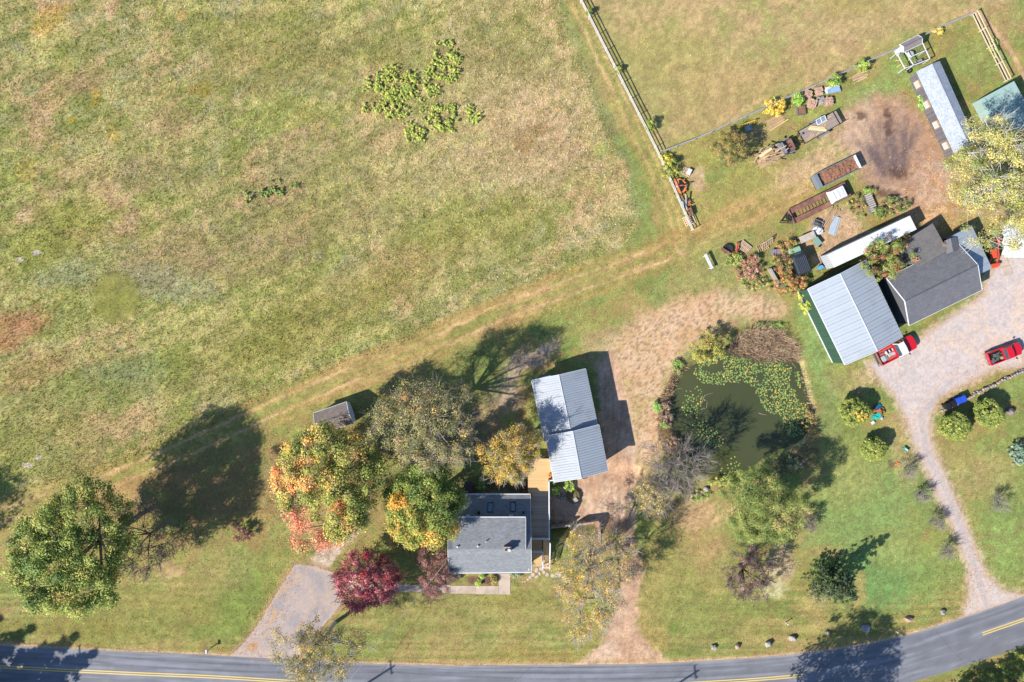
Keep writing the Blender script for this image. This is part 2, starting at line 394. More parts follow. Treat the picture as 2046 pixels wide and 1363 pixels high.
BLOBS = [  # cx, cy, rx, ry, rotation deg, colour, strength, edge softness
 (1090,230,130,110,20,(204,170,132),.6,.9),(1020,330,170,70,0,(198,168,130),.5,.9),(960,200,110,110,0,(190,164,124),.35,.9),
 (560,480,170,60,-25,(164,142,102),.5,.9),(330,520,130,55,-15,(168,142,106),.55,.8),(620,330,160,60,-20,(152,142,96),.4,.9),
 (330,565,110,35,10,(148,158,128),.38,.8),(130,545,70,28,-8,(146,156,124),.45,.8),(200,770,190,45,-12,(126,142,74),.5,.9),(100,470,110,60,-30,(134,142,60),.55,.9),
 (30,660,75,32,-30,(190,132,98),.62,.7),(60,745,90,30,-25,(178,136,96),.4,.8),(250,740,80,22,0,(140,154,112),.3,.8),
 (100,40,46,22,-35,(208,166,92),.55,.7),(78,62,16,7,-35,(222,188,124),.8,.5),(368,33,12,7,0,(212,164,100),.5,.6),(225,268,16,15,-50,(204,166,84),.45,.7),(192,192,18,12,-60,(196,160,70),.5,.6),(52,338,22,20,-30,(198,166,84),.4,.7),(145,240,11,7,0,(200,170,72),.6,.6),(400,182,24,12,0,(182,152,66),.45,.7),(118,295,9,5,0,(200,160,74),.5,.6),
 (345,240,55,35,20,(168,140,104),.5,.8),(170,160,50,25,10,(164,142,100),.4,.8),(300,345,90,40,0,(170,146,108),.4,.8),(50,900,160,80,0,(140,146,74),.5,.9),
 (760,420,130,60,-20,(142,142,82),.35,.9),(960,440,160,50,-15,(150,146,80),.45,.9),(700,600,260,50,-28,(146,140,74),.5,.9),(480,700,150,60,-25,(138,138,70),.45,.9),
 (1150,80,22,120,-25,(138,148,86),.5,.8),(1222,260,14,90,-25,(112,134,74),.5,.8),(1275,400,18,60,-15,(128,146,84),.55,.8),(1030,500,130,28,-20,(134,142,74),.4,.8),
 (900,120,200,60,10,(150,142,92),.35,.9),(560,110,190,80,0,(140,136,74),.4,.9),(1000,60,100,80,0,(146,140,84),.4,.9),(1070,260,22,16,0,(130,104,62),.4,.7),(1045,290,20,18,0,(142,112,66),.35,.7),
 # mown ground
 (330,1235,190,50,0,(140,142,74),.6,.9),(500,1190,45,90,32,(120,146,64),.75,.8),(440,1130,70,50,0,(156,150,92),.5,.9),(335,1140,30,22,0,(190,160,120),.55,.6),(160,1262,130,26,4,(148,138,72),.5,.9),
 (430,1262,60,16,0,(122,146,66),.7,.8),(960,1225,210,55,0,(158,150,90),.5,.9),(770,1180,90,30,0,(146,150,80),.5,.8),(720,1310,60,30,0,(128,150,66),.55,.8),(1010,1200,50,24,0,(148,142,74),.5,.8),(1180,1290,40,30,-30,(146,146,74),.55,.8),(1060,1310,120,14,0,(176,148,88),.5,.8),
 (1310,1240,26,120,4,(182,150,96),.55,.7),(1400,1050,60,90,0,(184,152,108),.45,.8),(1350,1180,60,90,0,(148,152,84),.55,.9),(1420,1230,100,50,0,(136,148,76),.6,.9),(1345,1255,14,10,0,(112,148,62),.7,.7),
 (1740,1000,110,110,0,(122,158,80),.75,.9),(1700,1080,90,120,0,(124,158,80),.75,.9),(1780,1150,90,70,0,(104,154,74),.85,.8),(1790,1100,60,40,20,(168,162,92),.4,.8),(1690,950,60,70,0,(162,156,92),.45,.8),(1870,1130,40,90,25,(132,156,76),.65,.9),
 (1715,1180,14,40,5,(186,148,100),.55,.6),(1655,1100,40,14,0,(184,148,102),.5,.7),(2000,1080,60,90,0,(124,158,76),.75,.9),(1960,950,70,50,20,(178,158,108),.55,.8),(2010,780,50,20,-25,(132,156,78),.65,.8),(1920,900,40,30,0,(150,156,84),.4,.8),(1940,1180,22,40,20,(188,150,100),.4,.7),
 (1640,690,34,120,-18,(124,162,84),.85,.8),(1660,830,26,60,0,(134,156,88),.6,.8),(1690,760,40,40,0,(178,156,104),.5,.8),(1640,615,22,70,-20,(150,160,86),.5,.8),(1705,720,60,26,-25,(146,156,80),.5,.8),(1800,640,60,10,-26,(150,158,88),.4,.8),(1880,605,100,12,-27,(156,160,82),.65,.8),
 (1440,520,90,60,-20,(160,152,96),.5,.9),(1390,560,90,22,-15,(150,156,92),.45,.8),(1450,600,90,18,-8,(214,182,146),.7,.7),(1540,610,40,20,20,(204,174,136),.6,.7),(1500,590,60,25,0,(150,160,96),.5,.8),(1470,380,110,60,-25,(166,154,90),.4,.9),(1490,420,120,24,-24,(188,154,100),.55,.7),(1360,470,70,20,-20,(184,150,94),.55,.8),(1395,300,60,40,0,(158,158,84),.5,.9),(1530,330,60,60,0,(152,160,84),.5,.8),(1580,350,60,30,0,(186,156,112),.5,.8),(1620,330,50,24,-25,(200,168,128),.6,.8),(1670,300,60,60,-25,(204,170,132),.65,.8),(1600,345,70,22,-25,(206,174,134),.6,.8),(1512,270,30,20,-30,(198,166,128),.6,.7),
 (1800,130,40,70,30,(128,168,78),.6,.8),(1740,190,50,26,-25,(128,170,84),.7,.8),(1700,340,22,20,0,(138,172,92),.5,.7),(1640,210,40,30,0,(142,166,82),.5,.8),(1835,180,16,60,-25,(140,166,82),.5,.8),(1860,330,14,60,-25,(204,168,124),.6,.7),(1900,90,60,50,0,(158,148,86),.45,.9),(1950,130,30,50,-20,(142,150,84),.5,.8),(1920,120,20,30,0,(132,154,78),.4,.8),(1985,90,16,70,-24,(156,162,92),.45,.8),
 (1645,560,24,10,-25,(166,140,100),.5,.8),(1690,495,75,20,-25,(206,172,140),1.,.4),(1668,455,56,44,-20,(200,166,132),1.,.5),(1620,480,30,20,-20,(190,160,120),.8,.6),(1745,420,30,40,0,(172,140,92),.6,.8),(1855,420,60,50,-20,(206,164,126),.85,.7),(1960,420,90,80,0,(196,160,118),.6,.9),(2005,590,30,20,0,(168,160,100),.4,.8),(2030,560,30,30,0,(198,164,128),.5,.8),
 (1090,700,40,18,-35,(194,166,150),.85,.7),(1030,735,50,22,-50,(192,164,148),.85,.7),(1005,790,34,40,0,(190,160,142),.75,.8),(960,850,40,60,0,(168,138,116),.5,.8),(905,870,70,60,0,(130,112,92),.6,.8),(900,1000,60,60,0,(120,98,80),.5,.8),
 (1195,680,40,26,0,(190,158,128),.5,.7),(1150,650,70,30,-30,(150,152,84),.5,.8),(1100,630,60,24,-30,(144,154,76),.4,.8),(960,740,60,60,-35,(120,142,70),.55,.8),
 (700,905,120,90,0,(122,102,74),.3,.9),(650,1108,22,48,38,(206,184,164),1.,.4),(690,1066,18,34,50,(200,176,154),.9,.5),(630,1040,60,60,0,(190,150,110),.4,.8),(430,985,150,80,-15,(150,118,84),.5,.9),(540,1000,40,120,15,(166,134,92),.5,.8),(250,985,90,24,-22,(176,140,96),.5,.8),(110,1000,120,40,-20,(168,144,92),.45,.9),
 (1560,1130,30,40,20,(204,182,148),.8,.6),(1545,1180,30,16,-10,(204,196,158),.6,.6),(1490,1060,50,30,0,(150,150,84),.4,.8),(1430,1120,30,60,0,(186,150,112),.4,.8),(1400,1030,60,30,0,(196,162,124),.55,.7),
 (1735,752,40,30,-20,(196,164,128),.6,.8),(1800,900,20,80,-15,(196,168,128),.4,.8),(1780,925,12,5,0,(118,96,80),.8,.5),(1935,760,60,14,-25,(196,158,122),.55,.8),
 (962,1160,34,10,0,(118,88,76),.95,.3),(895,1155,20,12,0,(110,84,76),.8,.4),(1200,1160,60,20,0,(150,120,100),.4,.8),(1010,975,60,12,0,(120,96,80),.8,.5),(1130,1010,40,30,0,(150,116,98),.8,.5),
 (1259,778,5,34,8,(128,178,76),.95,.5),(1269,856,5,18,4,(132,176,78),.95,.5),(1282,815,6,14,0,(160,168,96),.6,.6),(1240,735,6,12,0,(150,160,90),.6,.6),
 # pasture
 (1650,60,110,50,0,(188,156,116),.5,.9),(1420,190,120,60,-20,(172,150,98),.4,.9),(1330,110,110,70,0,(160,150,88),.5,.9),(1240,120,30,110,-25,(150,152,88),.5,.9),(1560,150,120,40,-22,(176,150,100),.4,.9),(1850,30,110,26,0,(180,152,106),.5,.9),(1760,100,60,14,-22,(164,154,92),.4,.8),(2000,30,50,60,0,(182,152,112),.45,.9),(1700,15,60,20,0,(168,150,90),.5,.9),
 (1483,205,4,4,0,(206,166,132),.7,.5),(1498,213,3,3,0,(206,170,140),.6,.5),(1466,222,6,5,0,(196,150,104),.5,.5),(1698,65,5,4,0,(128,146,92),.8,.5),(1396,356,12,24,5,(196,164,128),.75,.6),(1400,338,10,14,30,(206,176,140),.85,.5),
]
def _mix(c, rgb, a): return c + (np.asarray(rgb, float)-c)*a[:, None]

def gcol(px, py):
    """colour of the bare or grassy ground as seen in sunlight (sRGB 0-255), no light or shade in it"""
    N = len(px)
    wx = px + (fbm(px/26, py/26, 91, 3)-.5)*26; wy = py + (fbm(px/26, py/26, 95, 3)-.5)*26
    n1 = fbm(px/190, py/190, 3); n2 = fbm(px/60, py/60, 5); n3 = fbm(px/17, py/17, 7); n4 = fbm(px/5.5, py/5.5, 11, 3)
    # base: mown grass
    c = np.tile(np.array([152., 146., 82.]), (N, 1))
    c = _mix(c, (128,146,74), sstep(.46,.58,n2*.5+n1*.3+n3*.2)); c = _mix(c, (180,152,102), sstep(.5,.62,1-(n2*.4+n3*.4+n4*.2))*.85); c = _mix(c, (112,134,62), sstep(.56,.64,fbm(px/24,py/24,23)*.6+n4*.4)*.6)
    lawn_s = vnoise(px/90, py/4.2, 25)*.6+vnoise(px/40, py/7., 27)*.4; low = sstep(1130,1170,py); c = _mix(c, (178,158,104), low*sstep(.48,.62,lawn_s)*.6); c = _mix(c, (124,132,66), low*sstep(.48,.62,1-lawn_s)*.55)
    # tall meadow
    m = sstep(-7, 7, sd_poly(wx, wy, MEADOW))
    mc = np.tile(np.array([156., 155., 94.]), (N, 1))
    mc = _mix(mc, (198,168,130), sstep(.48,.6,n1*.35+n3*.4+n4*.25)*.7); mc = _mix(mc, (134,146,72), sstep(.48,.6,n2*.55+n4*.45)*.85)
    mc = _mix(mc, (154,156,116), sstep(.52,.62,fbm(px/30,py/30,21)*.6+n4*.4)*.7); mc = _mix(mc, (196,150,120), sstep(.54,.64,fbm(px/85,py/85,31)*.75+n3*.25)*.5)
    mc = _mix(mc, (150,164,78), sstep(.5,.6,fbm(px/110,py/110,33)*.75+n3*.25)*.5); mc = _mix(mc, (202,182,128), sstep(.52,.62,fbm(px/95,py/95,37)*.75+n3*.25)*.4); mc = mc*1.03
    st_ = vnoise((px*.9-py*.43)/75, (px*.43+py*.9)/11., 63)*.6+vnoise((px*.9-py*.43)/34, (px*.43+py*.9)/5., 65)*.4
    mc = _mix(mc, (196,170,122), sstep(.52,.68,st_)*.45); mc = _mix(mc, (124,134,66), sstep(.52,.68,1-st_)*.35)
    c = c + (mc-c)*m[:, None]
    (962,1160,34,10,0,(118,88,76),.95,.3),(895,1155,20,12,0,(110,84,76),.8,.4),(1200,1160,60,20,0,(150,120,100),.4,.8),(1010,975,60,12,0,(120,96,80),.8,.5),(1130,1010,40,30,0,(150,116,98),.8,.5),
 # pasture
    p = sstep(-6, 6, sd_poly(wx, wy, PASTURE))
    pc = np.tile(np.array([172., 156., 104.]), (N, 1))
    pc = _mix(pc, (150,154,88), sstep(.48,.6,n2*.5+n3*.3+n4*.2)*.6); pc = _mix(pc, (184,158,112), sstep(.48,.62,fbm(px/50,py/50,41)*.7+n4*.3))
    c = c + (pc-c)*p[:, None]
    # mown tracks with wheel lines
    for line, hw, sp in (([(-300,1120),(60,1015),(200,968),(330,915),(450,860),(560,810),(700,750),(850,695),(1000,625),(1150,570),(1320,508),(1480,430),(1600,370)],34,7.5),
                         ([(1122,-120),(1150,0),(1200,115),(1255,230),(1305,330),(1345,430),(1365,500)],22,9.)):
        d = d_line(wx*.35+px*.65, wy*.35+py*.65, line)
        a = sstep(hw+10, hw-8, d)
        tc = np.tile(np.array([186., 156., 102.]), (N, 1))
        tc = _mix(tc, (152,148,82), sstep(.35,.75,vnoise(d/sp, (px-py)/150., 51))*.9)
        tc = _mix(tc, (152,124,72), sstep(.6,.8,vnoise(d/4.+9, (px-py)/90., 57))*.4)
        rut = sstep(4.5,1.5,np.abs(d-hw*.42))*(.55+.45*sstep(.35,.6,vnoise((px-py)/60.,d*0,59)))
        tc = _mix(tc, (214,174,130), rut); tc = _mix(tc, (136,146,78), sstep(6,1,d)*.6)
        c = c + (tc-c)*(a*.92)[:, None]
    for (cx,cy,rx,ry,rot,rgb,st,soft) in BLOBS:
        k = np.abs(px-cx) < max(rx,ry)*2.2; k &= np.abs(py-cy) < max(rx,ry)*2.2
        if not k.any(): continue
        t = math.radians(rot); dx = wx[k]-cx; dy = wy[k]-cy
        u = (dx*math.cos(t)+dy*math.sin(t))/rx; v = (-dx*math.sin(t)+dy*math.cos(t))/ry
        r = np.sqrt(u*u+v*v)+(n3[k]-.5)*.9*soft
        a = sstep(1+soft*.5, 1-soft*.6, r)*st
        a = a*(0.72+0.56*sstep(.3,.7,n4[k]))
        c[k] = _mix(c[k], rgb, np.clip(a,0,1))
    # circle of shorter grass in the meadow
    r = np.hypot(px-232+(n4-.5)*8, (py-596+(n4-.5)*8)*.92)
    c = _mix(c, (122,126,54), sstep(54,42,r+(n3-.5)*16)*.6*(.75+.5*n4)); 
    # bare dirt
    s = sd_poly(wx, wy, SAND); a = sstep(-30, 16, s+(n3-.5)*44+(n4-.5)*20)
    sc = np.tile(np.array([226., 190., 156.]), (N, 1)); sc = _mix(sc, (198,158,122), sstep(.48,.6,n3*.6+n4*.4)); sc = _mix(sc, (150,148,92), sstep(.57,.63,n4*.6+n2*.4)*.7); sc = _mix(sc, (128,100,76), sstep(.66,.72,vnoise(px/3.2,py/3.2,29))*.5)
    c = c + (sc-c)*(a*.92)[:, None]
    s = sd_poly(wx*.6+px*.4, wy*.6+py*.4, DRIVE_DIRT); a = sstep(-6, 7, s+(n4-.5)*14)
    sc = np.tile(np.array([200., 162., 134.]), (N, 1)); sc = _mix(sc, (214,182,158), sstep(.4,.7,n2)); sc = _mix(sc, (172,136,110), sstep(.5,.75,fbm(px/7.,py/60.,61))*.6); sc = _mix(sc, (150,150,96), sstep(.66,.74,n3*.6+n2*.4)*.45)
    c = c + (sc-c)*(a*.95)[:, None]
    s = sd_poly(wx, wy, YARD); a = sstep(-22, 16, s+(n3-.5)*20)
    sc = np.tile(np.array([180., 146., 124.]), (N, 1)); sc = _mix(sc, (200,168,142), sstep(.46,.58,n2)); sc = _mix(sc, (168,130,104), sstep(.5,.6,n3)*.6)
    c = c + (sc-c)*(a*.95)[:, None]
    # dark compost smears, fanned out below the barn
    ang = np.arctan2(px-1790, 395-py); rr = np.hypot(px-1790, py-395)
    st = sstep(.34,.6,vnoise(ang*15, rr/70., 71)+.12*(n3-.5))*sstep(.6,.34,np.abs(ang+.13))*sstep(36,60,rr)*sstep(178,100,rr+(n3-.5)*50)
    c = _mix(c, (110,95,93), np.clip(st*.95+sstep(1.,.5,np.hypot((px-1785)/40,(py-330)/30))*.7*sstep(.38,.55,n3),0,1))
    c = _mix(c, (128,108,102), sstep(1.3,.5,np.hypot((px-1776)/46,(py-300)/62)+(n3-.5)*.8)*.55)
    for (x,y,rx,ry) in ((1773,228,8,14),(1720,232,13,8),(1775,252,9,22),(1768,388,26,8),(1800,345,20,12)):
        c = _mix(c, (92,70,60), sstep(1.25,.6,np.hypot((px-x)/rx,(py-y)/ry)+(n4-.5)*1.2)*.6)
    # bank of the pond
    d = sd_poly(px, py, POND)
    c = _mix(c, (150,118,92), sstep(-22,-4,d+(n3-.5)*18)*sstep(1450,1330,px)*.8)
    c = _mix(c, (208,182,150), sstep(-14,-4,d+(n4-.5)*8)*sstep(1560,1610,px)*.5)
    c = _mix(c, (70,66,44), sstep(-3,3,d))
    # gravel fringes and road shoulder
    for poly, rgb in ((GRAVEL,(204,178,156)),(ASPHALT,(178,142,108))):
        s = sd_poly(px, py, poly); c = _mix(c, rgb, sstep(-13,0,s+(n4-.5)*16)*.75)
    s = d_line(px, py, ROAD_UP); c = _mix(c, (186,150,104), sstep(16,2,s+(n4-.5)*10)*.7); c = _mix(c, (216,186,160), sstep(5,1,s+(n4-.5)*4)*.8)
    # horse path beyond the paddock fence
    d = d_line(px, py, [(1930,22),(1955,26),(1985,58),(2010,88),(2030,120),(2050,165)]); c = _mix(c, (204,164,130), sstep(6,2.5,d+(n4-.5)*3)*.9)
    # light stones / bare specks
    for (x,y,rx,ry) in ((55,930,11,5),(76,915,6,3),(74,505,8,5),(40,519,10,4),(470,1330,1,1)):
        c = _mix(c, (214,198,182), sstep(1.3,.8,np.hypot((px-x)/rx,(py-y)/ry)+(n4-.5)*.8)*.95)
    c = c*(1+(n4-.5)*.34)[:, None]*(1+(n3-.5)*.24)[:, None]
    gr = np.clip(c[:,1]-c[:,0]+14, 0, 60)            # late-season turf: pull strong greens towards olive
    c[:,0] += gr*.24; c[:,1] -= gr*.04; c[:,2] += gr*.22; c *= 1.04
    return np.clip(c, 8, 250)

# one sheet, fine under the picture and stretching out to the horizon
_step = 0.265
xs = np.arange(-72, 72.01, _step); ys = np.arange(-50, 50.01, _step)
_out = np.concatenate([np.arange(1.,30,1.), 30+np.arange(2,70,4.), np.array([115,145,190,260,380,600,1000,1900])])
xs = np.concatenate([xs[0]-_out[::-1], xs, xs[-1]+_out]); ys = np.concatenate([ys[0]-_out[::-1], ys, ys[-1]+_out])
X, Y = np.meshgrid(xs, ys); gx = X.ravel(); gy = Y.ravel()
gpx, gpy = to_px(gx, gy)
gzv = gz(gpx, gpy)
nX, nY = len(xs), len(ys)
idx = np.arange(nX*nY).reshape(nY, nX)
F = np.stack([idx[:-1,:-1], idx[:-1,1:], idx[1:,1:], idx[1:,:-1]], -1).reshape(-1,4)
gcr = gcol(gpx, gpy)
_far = sstep(60, 900, np.maximum(np.maximum(-gpx-150, gpx-2196), np.maximum(-gpy-150, gpy-1513)))
gcr = gcr+(np.array([158.,153.,96.])-gcr)*_far[:,None]
gc = Darr(gcr)
ground = np_mesh('ground', np.stack([gx,gy,gzv],-1), F, attr_mat('ground_soil_and_turf', rough=.95, fine=.34, fscale=4.5, bump=.5, bscale=7.0, spec=.1), gc, smooth=True)
ground['kind'] = 'structure'

def cells(name, poly, rgb_fn, m, up=0.006, step=0.12, edge=5.0):
    """irregular-edged sheet laid on the ground"""
    P = np.asarray(poly, float)
    x0, x1 = (P[:,0].min()-8-1023)*S, (P[:,0].max()+8-1023)*S
    y0, y1 = (681.5-P[:,1].max()-8)*S, (681.5-P[:,1].min()+8)*S
    ax = np.arange(x0, x1, step); ay = np.arange(y0, y1, step)
    A, B = np.meshgrid(ax, ay); px, py = to_px(A.ravel(), B.ravel())
    s = sd_poly(px, py, poly)+(fbm(px/6, py/6, 77, 3)-.5)*edge*2
    ok = (s > 0).reshape(A.shape)
    q = ok[:-1,:-1]&ok[:-1,1:]&ok[1:,1:]&ok[1:,:-1]
    ii = np.arange(A.size).reshape(A.shape)
    F = np.stack([ii[:-1,:-1][q], ii[:-1,1:][q], ii[1:,1:][q], ii[1:,:-1][q]], -1)
    used, inv = np.unique(F, return_inverse=True)
    px = px[used]; py = py[used]
    V = np.stack([A.ravel()[used], B.ravel()[used], gz(px,py)+up], -1)
    o = np_mesh(name, V, inv.reshape(-1,4), m, Darr(rgb_fn(px,py)), smooth=True)
    o['kind'] = 'structure'
    return o
def gravel_rgb(px, py):
    N = len(px); n2 = fbm(px/40,py/40,101); n3 = fbm(px/9,py/9,103); n4 = fbm(px/3,py/3,107,3)
    c = np.tile(np.array([220.,204.,196.]),(N,1)); c = _mix(c,(228,204,186),sstep(.45,.65,n2)); c = _mix(c,(204,192,188),sstep(.5,.7,n3)*.7)
    d = d_line(px,py,[(1900,760),(1840,830),(1850,900),(1900,1000),(1935,1090),(1955,1160),(1975,1220)])
    c = _mix(c,(216,200,190),sstep(790,900,py)*.8)
    c = _mix(c,(182,170,166),sstep(7,1,np.abs(d-2))*.35); c = _mix(c,(222,192,174),sstep(5,1,np.abs(d-13))*.5)
    c = _mix(c,(200,168,138),sstep(12,0,sd_poly(px,py,GRAVEL)+(n3-.5)*14)*.6)
    return c*(1+(n4-.5)*.22)[:,None]
cells('gravel_driveway', GRAVEL, gravel_rgb, attr_mat('gravel', rough=.95, fine=.22, fscale=16, bump=.5, bscale=22, spec=.1))
def asphalt_rgb(px, py):
    N = len(px); n2 = fbm(px/40,py/40,111); n3 = fbm(px/9,py/9,113); n4 = fbm(px/3,py/3,117,3)
    c = np.tile(np.array([188.,172.,164.]),(N,1)); c = _mix(c,(172,162,160),sstep(.45,.65,n2)); c = _mix(c,(204,182,168),sstep(.55,.7,n3)*.6)
    u = (px-520)*.62-(py-1250)*-.78; v = (px-520)*.78+(py-1250)*.62
    c = _mix(c,(222,172,112),sstep(.70,.78,fbm(v/6+(n2-.5)*6,u/26,119,3))*.8)
    c = _mix(c,(196,150,108),sstep(1.2,.4,np.hypot((px-505)/16,(py-1292)/12)+(n4-.5))*.8)
    c = _mix(c,(210,184,162),sstep(8,0,sd_poly(px,py,ASPHALT)+(n3-.5)*12)*.7); c = _mix(c,(212,190,176),sstep(1290,1318,py+(n3-.5)*20)*.7)
    return c*(1+(n4-.5)*.12)[:,None]
cells('asphalt_driveway', ASPHALT, asphalt_rgb, attr_mat('worn_asphalt', rough=.9, fine=.1, fscale=18, spec=.2), edge=2.5)

# road with its painted double line
def offset(line, d):
    P = np.asarray(line, float); T = np.gradient(P, axis=0); T /= np.linalg.norm(T,axis=1)[:,None]
    return P+np.stack([-T[:,1], T[:,0]],-1)*d
def resample(line, step):
    P = np.asarray(line, float); s = np.concatenate([[0],np.cumsum(np.linalg.norm(np.diff(P,axis=0),axis=1))])
    t = np.arange(0, s[-1], step); Q = np.stack([np.interp(t,s,P[:,0]),np.interp(t,s,P[:,1])],-1)
    K = np.ones(9)/9.; Qp = np.pad(Q,((4,4),(0,0)),'edge')
    return np.stack([np.convolve(Qp[:,0],K,'valid'),np.convolve(Qp[:,1],K,'valid')],-1)
RL = resample(ROAD_UP, 8.0)
def ribbon(name, d0, d1, up, m, rgb_fn=None, sel=None, nacross=1):
    L = RL if sel is None else RL[(RL[:,0]>=sel[0])&(RL[:,0]<=sel[1])]
    cols = [offset(L, d0+(d1-d0)*i/nacross) for i in range(nacross+1)]
    P = np.stack(cols,1); n = len(L); k = nacross+1
    px = P[...,0].ravel(); py = P[...,1].ravel()
    V = np.stack([(px-1023)*S,(681.5-py)*S,np.full(len(px),up)],-1)
    ii = np.arange(n*k).reshape(n,k)
    F = np.stack([ii[:-1,:-1],ii[:-1,1:],ii[1:,1:],ii[1:,:-1]],-1).reshape(-1,4)[:, ::-1]
    return np_mesh(name, V, F, m, Darr(rgb_fn(px,py,np.tile(np.linspace(d0,d1,k),n))) if rgb_fn else None)
def road_rgb(px, py, d):
    N = len(px); n = fbm(px/90,d/5.,131); n3 = fbm(px/14,py/14,133)
    c = np.tile(np.array([126.,128.,135.]),(N,1)); c = _mix(c,(152,154,163),sstep(.4,.7,n)*.8); c = _mix(c,(110,112,120),sstep(5,1,np.abs(d-14))*.45+sstep(4,1,np.abs(d-30))*.35)
    c = _mix(c,(196,182,172),sstep(4,0,d)*.6)
    return c*(1+(n3-.5)*.16)[:,None]
road = ribbon('road', 0, 93, .02, attr_mat('road_asphalt', rough=.85, fine=.09, fscale=14, spec=.25), road_rgb, nacross=36)
road['kind'] = 'structure'
ymat = mat('yellow_road_paint', D(236,206,120), rough=.8, var=.12, scale=6)
for sel in ((-2000,1603),(1942,3300)):
    for d0 in (40.0, 44.4):
        o = ribbon('road_line', d0, d0+2.2, .025, ymat, sel=sel); o.parent = road
wl = mat('road_seam_tar', D(96,98,104), rough=.8)
for (a,b) in (((1010,1380),(1065,1329)),((1385,1322),(1300,1400)),((1870,1262),(1930,1330))):
    o = MB().bar(W(*a)+Vector((0,0,.0235)), W(*b)+Vector((0,0,.0235)), .03, .002).build('tar_seam', wl, road)

# pond water
_pw = [(1023+(x-1023)*1.0, y) for x,y in POND]
Pc = np.array(_pw); cen = Pc.mean(0); Pc = cen+(Pc-cen)*1.035
wm = mat('pond_water', D(88,92,56), rough=.08, var=.12, scale=.12, spec=.3, rgb2=D(80,86,56), mix2=.5)
pond = MB(); pond.poly([W(x,y,-.36) for x,y in Pc]); pond = pond.build('pond_water', wm); pond['kind'] = 'structure'

# concrete front walk
cm = mat('concrete_walk', D(214,192,172), rough=.9, var=.1, scale=1.6, bump=.15, rgb2=D(198,178,160))
walk = thing('front_walk', 'pale concrete L-shaped walk leading from the asphalt drive to the front door', 'path', W(900,1175)); walk['kind'] = 'structure'; del walk['category']
for (x0,y0,x1,y1) in ((690,1166,735,1181),(735.3,1166.2,790,1181.4),(790.3,1168,845,1182.5),(845.3,1169,900,1184.5),(900.3,1170,950,1186),(950.3,1170.6,996,1187),(996.3,1146,1019.6,1187.5)):
    a = W(x0,y1); b = W(x1,y0)
    MB().box(a.x,b.x,a.y,b.y,-.05,.055).build('walk_slab', cm, walk, root=walk)
# ------------------------------------------------------------------ grass (nobody could count it)
FOOT = [  # footprints where nothing grows
 [(895,985),(1062,985),(1062,1146),(895,1146)],[(1053,915),(1110,915),(1110,1135),(1053,1135)],[(1062,760),(1170,737),(1215,940),(1106,964)],
 [(1605,580),(1730,520),(1800,672),(1688,730)],[(1772,560),(1863,446),(1982,536),(1960,585),(1817,652)],[(1638,511),(1818,431),(1832,458),(1652,540)],[(1820,145),(1877,122),(1949,290),(1896,315)],[(1940,202),(2025,160),(2060,220),(1975,270)],
 [(628,826),(692,803),(706,846),(640,862)]]
def blades(name, n, region, length, height, width, seed, label, jitter=.22, per=3, m=None, gain=1.1, tint=None, lin=1.0):
    r = np.random.default_rng(seed)
    px = r.uniform(-170, 2216, n); py = r.uniform(-170, 1330, n)
    keep = region(px, py, r); px = px[keep]; py = py[keep]
    c = gcol(px, py)
    n4 = fbm(px/9, py/9, 301, 3)
    k = len(px)
    L = length*r.uniform(.55,1.35,k)*(0.6+.8*n4); Hh = height*r.uniform(.5,1.4,k)*(0.55+.9*n4)
    bx = (px-1023)*S; by = (681.5-py)*S; bz = gz(px,py)
    base = c*gain*(1+r.normal(0,jitter,k))[:,None]
    base[:,0] *= 1+r.normal(0,.07,k); base[:,2] *= 1+r.normal(0,.12,k)
    if tint is not None:
        q = r.random(k) < tint[1]; base[q] = base[q]*.4+np.array(tint[0])*.6
    base = np.clip(Darr(np.clip(base,10,245))*lin,0,.8)
    V = np.zeros((k,per,3,3)); 
    for j in range(per):
        t = r.uniform(0,2*math.pi,k); dx = np.cos(t); dy = np.sin(t)
        V[:,j,0] = np.stack([bx-dy*width/2, by+dx*width/2, bz-.01],-1)
        V[:,j,1] = np.stack([bx+dy*width/2, by-dx*width/2, bz-.01],-1)
        V[:,j,2] = np.stack([bx+dx*L, by+dy*L, bz+Hh],-1)
    colv = np.repeat(base, per*3, axis=0)
    F = np.arange(k*per*3).reshape(-1,3)
    o = np_mesh(name, V.reshape(-1,3), F, m or attr_mat('grass_blades', rough=.9, translucent=.25, spec=.08), colv)
    _tag(o, label, 'grass', kind='stuff')
    return o
def _clear(px, py):
    ok = np.ones(len(px), bool)
    for f in FOOT: ok &= sd_poly(px,py,f) < 0
    ok &= sd_poly(px,py,GRAVEL) < 1.5; ok &= sd_poly(px,py,ASPHALT) < 1; ok &= sd_poly(px,py,POND) < 0
    up = np.interp(px, RL[:,0], RL[:,1]); ok &= py < up-1
    ok &= ~((px>690)&(px<1021)&(py>1145)&(py<1188)&((py>1166)|(px>995)))
    return ok
def tall(px, py, r):
    s = sd_poly(px+(fbm(px/20,py/20,311,2)-.5)*14, py, MEADOW)
    return (s > r.uniform(-3,4,len(px))) & (np.hypot(px-232,py-596) > 48+r.uniform(-3,3,len(px)))
def short(px, py, r):
    s = sd_poly(px, py, MEADOW)
    ok = (s < 2) | (np.hypot(px-232,py-596) < 50)
    ok &= _clear(px, py)
    d = np.maximum(sd_poly(px,py,SAND)+(fbm(px/12,py/12,313,3)-.5)*40, sd_poly(px,py,DRIVE_DIRT)); d = np.maximum(d, sd_poly(px,py,YARD)-4)
    ok &= (sd_poly(px,py,PASTURE) < 0) | (r.random(len(px)) < .3)
    return ok & (d < r.uniform(-8,3,len(px)))
blades('meadow_grass', 430000, tall, .19, .2, .07, 11, 'tall rough olive and tan grass over the unmown meadow on the left', per=2, jitter=.14, gain=1.1, lin=1.3)
